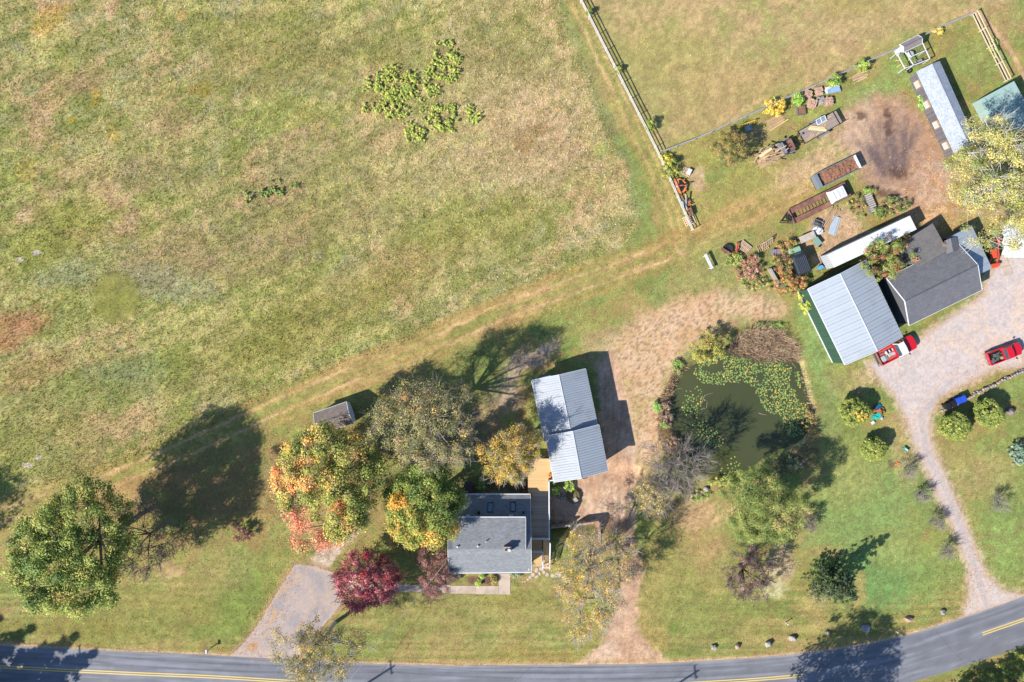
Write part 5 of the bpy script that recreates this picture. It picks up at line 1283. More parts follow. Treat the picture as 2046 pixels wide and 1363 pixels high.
MB().bar((-.9,-.5,1.2),(-.9,-.5,2.2),.07,.07).bar((-.9,.5,1.2),(-.9,.5,2.2),.07,.07).bar((-.9,-.5,2.2),(-.9,.5,2.2),.07,.07).build('roll_bar', M_trac, root)
MB().add([(2.05,-.8,.75),(2.05,.8,.75),(2.05,.8,.1),(2.05,-.8,.1),(2.6,-.8,.08),(2.6,.8,.08),(2.35,-.8,.78),(2.35,.8,.78)],[(0,1,2,3),(3,2,5,4),(0,6,7,1),(0,3,4,6),(1,7,5,2)]).build('bucket', M_trac, root)
MB().tube([(-.1,0,1.1),(.05,0,1.45)],.03,8).ring((.06,0,1.46),.18,.02,16,5).build('steering_wheel', M_black, root)

# orange mower deck and other implements along the fence
c = W(1359,371,.6); c.z=0
root = thing('mower_deck','orange finishing mower deck with black covers beside the white fence','mower',c,heading(1352,371,1372,369))
op = [(-.62,.95),(.1,1.0),(.55,.72),(.95,.25),(.95,-.2),(.62,-.75),(.2,-1.0),(-.5,-.9)]
MB().prism(op,.25,.5).build('deck_pan', M_oran, root, bevel=.04)
MB().prism([(-.1,.75),(.2,.75),(.62,.1),(-.1,.08)],.505,.58).build('belt_cover', M_black, root); MB().prism([(-.1,-.05),(.62,-.12),(.25,-.72),(-.02,-.7)],.505,.58).build('belt_cover', M_black, root)
for x,y in ((-.85,.75),(-.7,-.9),(.75,.85),(.85,-.7)):
    MB().bar((x*.6,y*.75,.45),(x,y,.42),.1,.1).build('wheel_arm', M_oran, root)
    MB().cyl((x,y-.05,.14),.14,.1,12,'Y').build('caster_wheel', M_rub, root)
for x,y in ((-.4,.45),(-.4,-.05)): MB().cyl((x,y,.5),.1,.06,12).build('spindle_cap', M_white, root)
MB().bar((.6,.2,.5),(.95,0,1.0),.06,.06).bar((.6,-.3,.5),(.95,0,1.0),.06,.06).bar((.95,0,1.0),(.3,0,.55),.06,.06).build('hitch_frame', M_black, root)
c = W(1369,405,.5); c.z=0
root = thing('boom_implement','grey boom with orange ends and small orange frame leaning by the white fence','implement',c,heading(1362,388,1366,417))
MB().tube([(-.95,.12,.9),(.95,.1,.4)],.09,8).build('boom', M_fenceg, root); MB().tube([(-1.0,.12,.93),(-.75,.12,.86)],.1,8).build('boom_end', M_oran, root); MB().tube([(.8,.1,.43),(1.0,.1,.38)],.1,8).build('boom_end', M_oran, root)
for a,b in (((0,.3),(.5,.75)),((0,.75),(.5,.3)),((.5,.3),(.5,.75)),((0,.3),(0,.75))): MB().bar((a[0]-.1,a[1],.5),(b[0]-.1,b[1],.55),.07,.07).build('frame_bar', M_oran, root)
MB().obox((0,.35,.3),(.8,.7,.1)).build('base_plate', M_steel, root); MB().obox((.2,-.3,.2),(.95,.3,.08)).build('side_plate', M_gal, root); MB().cyl((-.5,.5,0),.05,.5,8).build('stand', M_dark, root); MB().cyl((.6,.05,0),.05,.45,8).build('stand', M_dark, root)
c = W(1380,423,.4); c.z=0
root = thing('seed_spreader','brown wedge-shaped hopper with a bent wire frame near the pallets','implement',c,heading(1378,416,1383,432))
frustum(-.55,.55,.22,.35,-.5,.5,.14,.75).build('hopper', M_rusty, root); MB().tube([(-.6,.2,.0),(-.6,.5,.8),(.1,.75,.85),(.6,.5,.7),(.6,.2,0)],.025,6).build('wire_frame', M_dark, root)
for x in (-.4,.4): MB().cyl((x,0,0),.04,.36,8).build('leg', M_dark, root)

# pallets
def pallet(label, px, py, rz, z=0, lift=0, tiltx=0, scale=1.0, group='wooden pallets', m=M_old, slats=6, L=1.2, Wd=1.0):
    p = G(px,py); root = thing('pallet', label, 'pallet', Vector((p.x,p.y,p.z+z)), rz, group)
    R = Matrix.Rotation(tiltx,4,'X')
    def b(nm,x0,x1,y0,y1,z0,z1):
        mb = MB().box(x0,x1,y0,y1,z0,z1); mb.v = [tuple(R@Vector(v)+Vector((0,0,lift))) for v in mb.v]; mb.build(nm, m, root)
    for y in (-Wd/2+.05,-.05+.05,Wd/2-.05): b('runner',-L/2,L/2,y-.045,y+.045,0,.1)
    for k in range(slats):
        x = -L/2+.06+(L-.12)*k/(slats-1); b('slat',x-.055,x+.055,-Wd/2,Wd/2,.1,.125)
    return root
M_pal = mat('pallet_wood', D(224,192,160), rough=.85, var=.12, rnd=.12)
pallet('wooden pallet with a white block on it, above the orange mower deck',1371.5,344,heading(0,0,10,5),m=M_pal)
o = MB().obox(W(1377,343,.3)+Vector((0,0,-.02)),(.55,.75,.34),heading(0,0,10,5)).build('white_block', M_white, bevel=.02); _tag(o,'white block resting on the pallet above the mower deck','block')
pallet('wooden pallet lying on the grass right of the white fence end',1380,439.5,heading(0,0,4,9),m=M_pal)
pallet('thin wooden pallet leaning on the meadow side of the white fence end',1370.5,443,heading(0,0,4,9),m=M_pal,tiltx=R_(60),lift=.35,slats=5,Wd=.8)
pallet('weathered pallet beside the red implement, top one with even slats',1487,494,heading(0,0,10,8),m=M_pal,slats=8,z=.14,L=1.5,Wd=1.15)
pallet('weathered pallet lying under the even-slatted pallet near the red implement',1482,493,heading(0,0,10,2),m=M_old,slats=7,L=1.4)
pallet('pallet propped upright in the brush, casting a lattice shadow',1530,487,heading(0,0,10,-7),m=M_pal,tiltx=R_(50),lift=.45,slats=6,L=1.7)
pallet('broken pallet lying in the weeds behind the propped pallet',1522,494,heading(0,0,10,-5),m=M_old,slats=6,L=1.5,z=.1)
# stacks of stone on pallets
for k,(x,y,a,lab) in enumerate(((1612,191,-.3,'stack of split stone on a pallet, nearest the yellow bush'),(1620,209,-.25,'tall stack of split stone on a pallet, lowest on the left'),(1635,184,.25,'pallet of pale flat stones touching the blue sheets'),(1638.5,203,.3,'pallet with a pale rounded stone heap in the middle of the row'),(1654,204.5,.1,'small pallet of stacked stones on the right of the row'))):
    p = G(x,y); root = thing('stone_pallet',lab,'stone pallet',p,a,'pallets of stone by the pole fence')
    for s in range(5): MB().obox((-.45+.225*s,0,.12),(.1,1.05,.04)).build('slat', M_pal, root)
    for s in (-.45,0,.45): MB().obox((0,s,.05),(1.05,.09,.1)).build('runner', M_pal, root)
    hgt = (3,4,2,2,3)[k]
    for lay in range(hgt):
        for ii in range(4):
            for jj in range(3):
                MB().obox((-.36+.24*ii+r_.normal(0,.03),-.33+.33*jj+r_.normal(0,.03),.22+.16*lay),(r_.uniform(.16,.3),r_.uniform(.2,.4),.14),r_.normal(0,.3),(r_.normal(0,.08),r_.normal(0,.08))).build('stone', M_stonep if k!=3 else M_stone, root)
root = thing('metal_sheets','pile of blue-white metal sheets beside the stone pallets','metal sheets',G(1663,181),heading(0,0,10,-4))
for k in range(6): MB().obox((r_.normal(0,.25),r_.normal(0,.2),.06+.07*k),(r_.uniform(1.2,1.9),r_.uniform(.5,.9),.03),r_.normal(0,.2),(r_.normal(0,.06),r_.normal(0,.06))).build('sheet', mat('pale_blue_sheet', D(158,190,224), rough=.4, var=.1, rnd=.2) if k%3 else M_white, root)
root = thing('planter_box','small square raised planter box with dark soil by the yellow bush','planter',G(1599,222),.1)
for x0,x1,y0,y1 in ((-.55,.55,-.55,-.48),(-.55,.55,.48,.55),(-.55,-.48,-.478,.478),(.48,.55,-.478,.478)): MB().box(x0,x1,y0,y1,0,.4).build('side_board', M_weath, root)
MB().box(-.47,.47,-.47,.47,0,.3).build('soil', M_soil, root)
root = thing('board_pile','flat stack of tan boards below the yellow bush by the pole fence','lumber',G(1550,243),heading(1532,252,1569,232))
for k in range(9): MB().obox((r_.normal(0,.08),-.55+.14*k,.06+.03*(k%2)),(2.3+r_.normal(0,.12),.13,.05),r_.normal(0,.02)).build('board', M_old, root)
MB().obox((.1,-.62,.14),(2.9,.12,.05),.06).build('board', M_newwood, root)
root = thing('plank_pile','loose weathered planks under the green bush along the pole fence','lumber',G(1717,153),heading(1698,163,1740,142))
for k in range(10): MB().obox((r_.normal(0,.25),-.5+.1*k,.05+.05*(k%3)),(r_.uniform(1.4,2.6),.12,.04),r_.normal(0,.1)).build('plank', M_old if k%3 else M_pal, root)
root = thing('yellow_rake','yellow toothed bar implement with a grey frame by the pole fence','implement',G(1492,254),heading(1477,256,1510,244))
MB().bar((-1.1,.35,.7),(1.1,.35,.7),.14,.12).build('bar', M_yel, root)
for k in range(9): MB().tube([(-1.0+.25*k,.35,.66),(-1.0+.25*k,.1,.45),(-1.0+.25*k,.05,.05)],.03,6).build('tine', M_yel, root)
for x in (-.3,.3): MB().bar((x,.3,.6),(x,-.5,.45),.08,.08).build('frame_arm', M_steel, root)
MB().obox((0,-.25,.4),(.9,.6,.06)).build('frame_plate', M_gal, root); MB().cyl((.25,-.45,0),.07,.45,8).build('stand', M_white, root)
# red implement with big tyre
root = thing('big_tyre','large worn tractor tyre lying by the red implement arm','tyre',G(1454,498)); MB().ring((0,0,.22),.52,.2,22,8).build('tyre', M_rub, root); MB().cyl((0,0,.05),.32,.25,16).build('rim', M_dark, root)
root = thing('steel_beam','rusty flat steel beam leaning across the large tyre','beam',G(1449,504),heading(1439,499,1459,511)); MB().obox((0,0,.5),(1.6,.32,.07),0,(0,.05)).build('web', M_rusty, root); MB().obox((0,.16,.5),(1.6,.05,.2),0,(0,.05)).build('flange', M_rusty, root); MB().cyl((-.6,0,0),.05,.46,8).build('foot', M_dark, root)
root = thing('red_loader_arm','bent bright red steel loader arm standing by the large tyre','implement',G(1467,498),heading(1466,505,1469,485)); MB().bar((-.6,.1,.2),(-.2,-.2,.7),.12,.16).bar((-.2,-.2,.7),(.75,-.2,.6),.12,.16).bar((.75,-.2,.6),(.8,-.2,.0),.1,.1).build('arm', M_red, root); MB().bar((-.6,.45,.1),(-.6,-.15,.15),.1,.12).build('cross_tube', M_red, root)
# white bench-like rack
root = thing('bench','narrow white slatted bench standing alone on the grass','bench',G(1412.5,524),heading(1404,512,1418,541))
for y in (-.14,0,.14): MB().obox((0,y,.82),(2.1,.11,.05)).build('seat_slat', M_white, root)
for x in (-.85,.85):
    for y in (-.16,.16): MB().obox((x,y,.4),(.08,.07,.8)).build('leg', M_white, root)
MB().obox((0,0,.35),(1.7,.06,.08)).build('stretcher', M_white, root)
# lumber, sheets and clutter by the box trailer
root = thing('lumber_pile','pile of weathered long boards leaning beside the white metal sheets','lumber',G(1657,437),heading(1644,458,1670,416))
for k in range(12): MB().obox((r_.normal(0,.15),-.65+.115*k,.1+.06*(k%3)),(3.1+r_.normal(0,.2),.12,.06),r_.normal(0,.03)).build('board', M_old, root)
root = thing('roofing_sheets','white corrugated roofing sheets stacked beside the long boards','metal sheets',G(1668,452),heading(1662,472,1674,433))
for k in range(3):
    mb = MB(); pr = [(-.42+.06*i, .03*(i%2)) for i in range(15)]; o = k*.05
    a_ = [(-1.25,p[0]+.12*k,.1+o+p[1]) for p in pr]; b_ = [(1.25,p[0]+.12*k,.1+o+p[1]) for p in pr]
    mb.add(a_+b_,[(i,i+1,i+16,i+15) for i in range(14)]); mb.build('corrugated_sheet', M_gal if k else M_white, root)
root = thing('white_sack','crumpled white bulk sack lying next to the grey crates','sack',G(1630,461.5),-.15)
MB().rock((0,0,.3),(.85,.55,.34),77,3,.7).build('sack', M_white, root); MB().bar((.2,-.3,.64),(.5,.2,.62),.06,.02).bar((-.3,-.2,.64),(-.1,.3,.63),.06,.02).build('strap', M_black, root)
root = thing('crate','grey crate holding dark scrap, beside the white sack','crate',G(1632.5,447.5),-.35)
for s in (-1,1): MB().box(-.6,.6,min(s*.4,s*.34),max(s*.4,s*.34),0,.5).build('side', M_steel, root); MB().box(min(s*.6,s*.54),max(s*.6,s*.54),-.335,.335,0,.5).build('end', M_steel, root)
MB().rock((0,0,.35),(.5,.3,.25),78,2,.6).build('scrap', mat('dark_scrap2', D(92,84,80), rough=.8, var=.4), root)
root = thing('table','old table with a pale board top near the derelict van','table',G(1608,476),heading(1594,482,1622,470))
MB().box(-1.05,1.05,-.42,.42,.8,.85).build('top', mat('grey_board', D(206,196,180), rough=.8, var=.08, rgb2=D(190,178,164)), root)
for x in (-.95,.95):
    for y in (-.35,.35): MB().box(x-.04,x+.04,y-.04,y+.04,0,.8).build('leg', M_old, root)
for s in (-1,1): MB().box(-1.07,1.07,min(s*.42,s*.46),max(s*.42,s*.46),.76,.87).build('edge_strip', M_old, root)
root = thing('wheelbarrow','pale green wheelbarrow tub tipped beside the table','wheelbarrow',G(1628,483),-.9)
frustum(-.5,.5,.25,.3,-.75,.65,.42,.65).build('tub', mat('sage_green_metal', D(140,178,164), rough=.5, var=.08), root, bevel=.03)
MB().cyl((.75,-.05,.2),.2,.1,14,'Y').build('wheel', M_rub, root)
for s in (-1,1): MB().bar((.6,s*.12,.25),(-1.2,s*.3,.5),.05,.05).build('handle', M_gal, root); MB().bar((-.3,s*.3,.3),(-.3,s*.3,0),.05,.05).build('leg', M_dark, root)
root = thing('barrel','light blue plastic barrel standing by the end of the white box trailer','barrel',G(1636,535))
MB().tube([(0,0,0),(0,0,.08),(0,0,.45),(0,0,.82),(0,0,.9)],[.24,.28,.31,.28,.24],18).build('drum', M_bluel, root, smooth=False)
for z in (.28,.6): MB().ring((0,0,z),.3,.02,18,5).build('hoop', M_bluel, root)
root = thing('grey_panel','grey sheet panel with red straps lying in the brush','panel',G(1546,505),-.3); MB().obox((0,0,.6),(1.2,.75,.06),.5,(.25,0)).build('panel', M_steel, root); MB().obox((.1,.05,.66),(.08,.7,.03),.4,(.25,0)).build('strap', M_red, root); MB().cyl((0,-.1,0),.05,.55,8).build('prop', M_dark, root)
root = thing('blue_frame','long blue-grey steel frame lying in weeds above the derelict van','frame',G(1577,485),heading(1565,490,1590,478))
for y in (-.15,.15): MB().bar((-.85,y,.35),(.85,y,.35),.06,.06).build('frame_rail', mat('blue_steel', D(96,124,190), rough=.5, var=.1), root)
for k in range(6): MB().bar((-.75+.3*k,-.15,.35),(-.75+.3*k,.15,.35),.05,.05).build('rung', M_gal, root)
for x in (-.7,.7): MB().cyl((x,0,0),.04,.33,6).build('leg', M_dark, root)
root = thing('timber_edge','long weathered timber wall edging the autumn brush by the barn','timber',G(1545,556),heading(1535,538,1556,575))
for k in range(3): MB().obox((0,0,.14+.26*k),(2.9-.1*k,.3,.24)).build('timber', mat('grey_timber', D(180,168,158), rough=.9, var=.16, rnd=.08), root)
root = thing('cold_frame','weathered grey slatted cold frame overgrown by weeds','planter',G(1737,407),heading(1730,390,1745,425))
for k in range(9): MB().obox((-1.15+.28*k,0,.5),(.22,.9,.04)).build('lid_slat', mat('silver_wood', D(196,186,178), rough=.9, var=.14, rnd=.1), root)
for s in (-1,1): MB().box(-1.3,1.3,min(s*.46,s*.5),max(s*.46,s*.5),0,.5).build('side_board', M_weath, root)
root = thing('tyre_planter','dark tyre lying on the grass below the chicken coop','tyre',G(1816,142)); MB().ring((0,0,.12),.26,.11,18,7).build('tyre', M_rub, root); MB().cyl((0,0,.02),.14,.04,12).build('soil_fill', M_soil, root)
# tarp covered heap on the right edge
root = thing('tarp_heap','white tarpaulin draped over a long heap under the yellow tree at the right edge','tarpaulin',G(2042,480),0)
V=[];F=[]
for j in range(15):
    for i in range(21):
        fx,fy=i/20,j/14; V.append(((fx-.5)*5.4,(fy-.5)*4.6,max(.02,1.3*(1-abs(fy-.5)*1.9)*(1-abs(fx-.5)**3*6)+.10*float(r_.normal()))))
for j in range(14):
    for i in range(20): F.append((j*21+i,j*21+i+1,(j+1)*21+i+1,(j+1)*21+i))
MB().add(V,F).build('tarp', mat('white_tarp', D(236,240,244), rough=.5, var=.06), root)
root = thing('concrete_pad','pale concrete slabs on the ground beside the tractor','paving',G(2012,540)); root['kind']='structure'; del root['category']
for x,y,w,h_,a in ((2012,541,18,18,-.3),(2006,520,14,22,-.3)):
    p=W(x,y); MB().obox((p.x,p.y,.03),(w*S,h_*S,.1),-a).build('slab', cm, root, root=root)

# wheeled bins by the stone wall
def bin_(label, px, py, m):
    p = G(px,py); rz = heading(1888,810,1919,795)
    root = thing('wheeled_bin', label, 'bin', p, rz, 'wheeled bins by the stone wall')
    frustum(-.25,.25,.28,.06,-.32,.32,.36,.98).build('body', m, root, bevel=.03)
    MB().slab([(-.35,-.4,1.04),(.35,-.4,1.04),(.35,.4,1.06),(-.35,.4,1.06)],.06).build('lid', m, root, bevel=.02)
    MB().obox((0,.05,1.07),(.4,.5,.025)).build('lid_panel', m, root)
    for s in (-1,1): MB().cyl((s*.24-.03,.3,.12),.12,.06,12,'X').build('wheel', M_rub, root)
    MB().bar((-.3,.42,1.0),(.3,.42,1.0),.05,.05).build('handle', m, root)
bin_('black wheeled bin at the far left end of the bin row',1886,811,M_black); bin_('black wheeled bin standing next to the blue bins',1896.5,806,M_black)
bin_('blue wheeled bin next to the black bins',1906,800,M_blue); bin_('blue wheeled bin at the right end of the bin row',1916,796,M_blue)

# garden toys beside the round shrub
root = thing('toy_slide','blue plastic toy slide lying by the round shrub with yellow leaves','toy',G(1752,812),heading(1746,817,1759,807))
MB().obox((0,0,.35),(1.0,.4,.06),0,(0,.4)).build('chute', mat('toy_blue', D(32,140,184), rough=.35), root)
for s in (-1,1): MB().obox((0,s*.22,.42),(1.0,.05,.14),0,(0,.4)).build('side', mat('toy_blue2', D(40,150,196), rough=.35), root)
MB().obox((-.5,0,.3),(.12,.45,.55)).build('ladder', mat('toy_magenta', D(150,40,100), rough=.4), root)
root = thing('toy_table','teal plastic toy play table beside the blue toy slide','toy',G(1751,830),.4)
frustum(-.45,.45,.4,.38,-.4,.4,.35,.5).build('top', M_teal, root, bevel=.03)
for x,y in ((-.35,-.3),(.35,-.3),(.35,.3),(-.35,.3)): MB().cyl((x,y,0),.06,.4,8).build('leg', M_teal, root)
root = thing('toy_chair','teal plastic toy chair left of the teal play table','toy',G(1744.5,835),-.4)
MB().box(-.25,.25,-.2,.2,.25,.31).build('seat', M_teal, root); MB().box(-.25,.25,.2,.26,.25,.6).build('backrest', M_teal, root); MB().box(-.22,.22,-.18,.18,0,.25).build('base', M_teal, root)
root = thing('toy_car','orange and yellow toy ride-on car beside the teal play table','toy',G(1760,824),.2)
frustum(-.4,.4,.25,.14,-.3,.3,.2,.42).build('body', mat('toy_orange', D(240,160,60), rough=.4), root, bevel=.04); MB().box(-.15,.1,-.14,.14,.42,.46).build('seat', M_black, root)
for x in (-.25,.25):
    for s in (-1,1): MB().cyl((x,s*.27-.03,.14),.13,.06,12,'Y').build('wheel', M_rub, root)
o = MB().ring((*G(1761,817).xy,.14),.2,.09,16,6).build('toy_ring', mat('grey_brown_rubber', D(110,92,84), rough=.8)); _tag(o,'small brown tyre above the orange toy car','tyre')
root = thing('toy_dump_cart','orange plastic cart tucked between the toy slide and play table','toy',G(1752,819.5),.5); frustum(-.25,.25,.18,.12,-.3,.3,.24,.4).build('tub', mat('toy_orange2', D(236,120,50), rough=.4), root); 
for s in (-1,1): MB().cyl((0,s*.2-.03,.1),.1,.06,10,'Y').build('wheel', M_rub, root)
root = thing('toy_stool','small white toy stool on the lawn below the teal toys','toy',G(1742,844),.6); MB().box(-.22,.22,-.2,.2,.22,.27).build('seat', M_white, root)
for x,y in ((-.17,-.15),(.17,-.15),(.17,.15),(-.17,.15)): MB().box(x-.03,x+.03,y-.03,y+.03,0,.22).build('leg', M_trim, root)
o = MB().rock((*G(1761,836).xy,.15),(.22,.2,.16),88,2,.4).build('toy_ball', mat('pale_pink_plastic', D(232,200,210), rough=.4)); _tag(o,'pale pink toy ball on the lawn right of the teal table','toy')
root = thing('toy_rocker','small teal rocking toy with hoop legs near the gravel drive','toy',G(1808,897),heading(1802,893,1813,901))
MB().obox((0,0,.35),(.7,.3,.1)).build('seat', M_teal, root, bevel=.02); MB().obox((0,-.02,.42),(.45,.16,.05)).build('pad', M_white, root)
for s in (-1,1): MB().tube([(-.3,s*.15,.33),(-.42,s*.15,.05),(0,s*.15,.0),(.42,s*.15,.05),(.3,s*.15,.33)],.03,6).build('hoop', M_teal, root)
for s in (-1,1): MB().tube([(s*.2,0,.38),(s*.2,.05,.75),(-s*.2,.05,.75)],.02,6).build('handle', M_black, root)
root = thing('toy_plane','small orange plastic toy lying on the lawn below the round shrub','toy',G(1792,926.5),.3); MB().obox((0,0,.08),(.6,.16,.12)).build('fuselage', M_oran, root); MB().obox((.05,0,.1),(.16,.5,.05)).build('wing', M_oran, root)

# posts and mailboxes by the road
root = thing('mailbox','white mailbox on a post beside the road left of the asphalt drive','mailbox',G(422,1294)); MB().box(-.05,.05,-.05,.05,0,1.0).build('post', M_white, root); MB().tube([(-.1,-.25,1.12),(-.1,.25,1.12)],.13,12).build('box', M_white, root)
root = thing('marker_post','thin white marker post in the lawn behind the boulders','post',G(1569.5,1243.5)); MB().box(-.05,.05,-.05,.05,0,.8).build('stake', M_white, root); MB().box(-.07,.07,-.07,.07,.8,.84).build('cap', M_trim, root)
root = thing('marker_post','small pale marker post at the road edge beside the tree shadow','post',G(1789.5,1261)); MB().box(-.05,.05,-.05,.05,0,.5).build('stake', M_white, root); MB().box(-.07,.07,-.07,.07,.5,.54).build('cap', M_trim, root)

# utility poles south of the road, wires and the service drop
M_pole = mat('pole_wood', D(120,98,80), rough=.9, var=.2)
poles = []
for (px,py,h_,lab) in ((-6,1415,11.,'wooden utility pole with cross arm south of the road, left of the picture'),(612,1443,11.2,'wooden utility pole with short arm south of the road by the asphalt drive'),(1220,1452,11.2,'wooden utility pole with short arm south of the road by the dirt drive')):
    p = W(px,py); p.z = 0; root = thing('utility_pole',lab,'utility pole',p,.12,'utility poles along the road')
    MB().tube([(0,0,0),(0,0,h_)],[.17,.12],10).build('pole', M_pole, root)
    arm = 1.2 if px<0 else .9
    MB().bar((-.1,-arm,h_-.35),(-.1,arm,h_-.35),.12,.12).build('cross_arm', M_pole, root)
    for y in (-arm+.1,0,arm-.1): MB().cyl((-.1,y,h_-.3),.06,.22,8).build('insulator', M_found, root)
    if px < 0: MB().bar((.1,-.7,h_-1.3),(.1,.7,h_-1.3),.1,.1).build('lower_arm', M_pole, root)
    poles.append((p,h_,arm))
far = W(1830,1420); far.z=0
def wire_(a, b, sag, r=.014):
    return [Vector(a)*(1-t)+Vector(b)*t-Vector((0,0,sag*4*t*(1-t))) for t in np.linspace(0,1,13)], r
allp = poles
for i in range(len(allp)-1):
    a,b = allp[i],allp[i+1]
    for k,y in enumerate((-1,0,1)):
        pa = a[0]+Vector((0,y*a[2]*.85,a[1]-.1)); pb = b[0]+Vector((0,y*b[2]*.85,b[1]-.1))
        pts,r = wire_(pa,pb,.9,.02); o = MB().tube(pts,r,5).build('power_line', M_black)
        _tag(o,('nearest the house','in the middle','farthest from the house')[2-k]+' power line strung along the road on the '+('western' if i==0 else 'eastern')+' span','cable')
pts,r = wire_(allp[1][0]+Vector((0,.3,allp[1][1]-1.6)), Vector((W(897,1144.5,3.05).x-.12,W(899,1117,4.2).y,5.3)), .7, .022)
o = MB().tube(pts,r,6).build('service_cable', mat('grey_cable', D(190,190,190), rough=.6)); _tag(o,'grey service cable from the roadside pole to the west gable of the farmhouse','cable')

# dark storage chest and garden stones behind the house
root = thing('storage_chest','dark lidded storage chest in the shade behind the farmhouse','chest',G(936,974)); MB().box(-.55,.55,-.7,.7,0,.7).build('body', mat('dark_brown_resin', D(70,60,62), rough=.6), root, bevel=.02); MB().box(-.6,.6,-.75,.75,.7,.76).build('lid', mat('dark_brown_resin2', D(82,72,74), rough=.6), root, bevel=.02)
for k,(x,y,a) in enumerate(((1117,990,.35),(1124,988,.3),(1129,992,.3),(1121,994,.28))):
    boulder(('pale garden stone by the deck, leftmost of the four below the shrub','pale garden stone, uppermost of the four below the yellow-green shrub','pale garden stone, rightmost of the four below the shrub','pale garden stone, lowest of the four below the shrub')[k],x,y,a,a*.8,.25,M_stone,70+k,group='garden stones by the deck')
root = thing('stone_planter','round mossy planting mound with a square pale slab on top in the yard','planter',G(1146,990)); MB().rock((0,0,.2),(.9,1.05,.55),91,3,.5).build('mound', mat('mossy_mound', D(150,126,92), rough=1, var=.3, scale=4, rgb2=D(120,118,70)), root); MB().obox((.15,-.45,.74),(.6,.55,.08),.5).build('slab', M_stone, root)
# ------------------------------------------------------------------ plants
M_leaf = attr_mat('leaf_foliage', rough=.65, translucent=.18, spec=.25)
LEAF_GAIN = 2.0
def leaf_cloud(C, R, per, size, cols, r, jit=.11, shell=.55, upbias=.55, aspect=.62, flat=1.0):
    """leaf-sized quads spread through clumps C (n,3) of radius R; returns V,F,col"""
    n = len(C); k = np.maximum(1, (per*np.ones(n)).astype(int)); idx = np.repeat(np.arange(n), k); m = len(idx)
    d = r.normal(size=(m,3)); d /= np.linalg.norm(d,axis=1)[:,None]+1e-9
    rad = R[idx]*(shell+(1-shell)*r.random(m))*r.uniform(.5,1.12,m)
    P = C[idx]+d*rad[:,None]*np.array([1,1,.8*flat])
    nrm = d*.95+np.array([-.25,-.16,upbias+.2])+r.normal(size=(m,3))*.3; nrm /= np.linalg.norm(nrm,axis=1)[:,None]+1e-9
    a = r.normal(size=(m,3)); t = np.cross(nrm,a); t /= np.linalg.norm(t,axis=1)[:,None]+1e-9; b = np.cross(nrm,t)
    s = size*np.clip(np.exp(r.normal(-.05,.38,m)),.4,2.0)
    t = t*(s/2)[:,None]; b = b*(s*aspect/2)[:,None]
    V = np.stack([P-t,P-b*1.0+t*.1,P+t,P+b*1.0+t*.1],1).reshape(-1,3)
    F = np.arange(m*4).reshape(-1,4)
    c = cols[idx]*(1+r.normal(0,jit,m))[:,None]; c[:,0] *= 1+r.normal(0,.05,m); c[:,2] *= 1+r.normal(0,.1,m)
    return V, F, np.repeat(np.clip(Darr(np.clip(c,6,248))*LEAF_GAIN,0,.8),4,axis=0), idx
def twig_cloud(A, B, ra, rb):
    """three-sided tapered sticks from points A to B"""
    n = len(A); d = B-A; L = np.linalg.norm(d,axis=1)[:,None]+1e-9; d = d/L
    ref = np.where(np.abs(d[:,2:3])<.9, np.array([[0,0,1.]]), np.array([[1.,0,0]]))
    u = np.cross(d,ref); u /= np.linalg.norm(u,axis=1)[:,None]+1e-9; v = np.cross(d,u)
    V = np.zeros((n,6,3))
    for j in range(3):
        t = 2*math.pi*j/3; o = u*math.cos(t)+v*math.sin(t)
        V[:,j] = A+o*np.reshape(ra,(-1,1)); V[:,3+j] = B+o*np.reshape(rb,(-1,1))
    base = np.arange(n)[:,None]*6
    F = np.concatenate([base+np.array([[j,(j+1)%3,3+(j+1)%3,3+j]]) for j in range(3)],0)
    return V.reshape(-1,3), F
def pick_pal(pal, n, r):
    cs = np.array([p[0] for p in pal],float); w = np.array([p[1] for p in pal],float); w /= w.sum()
    return cs[r.choice(len(cs), n, p=w)]

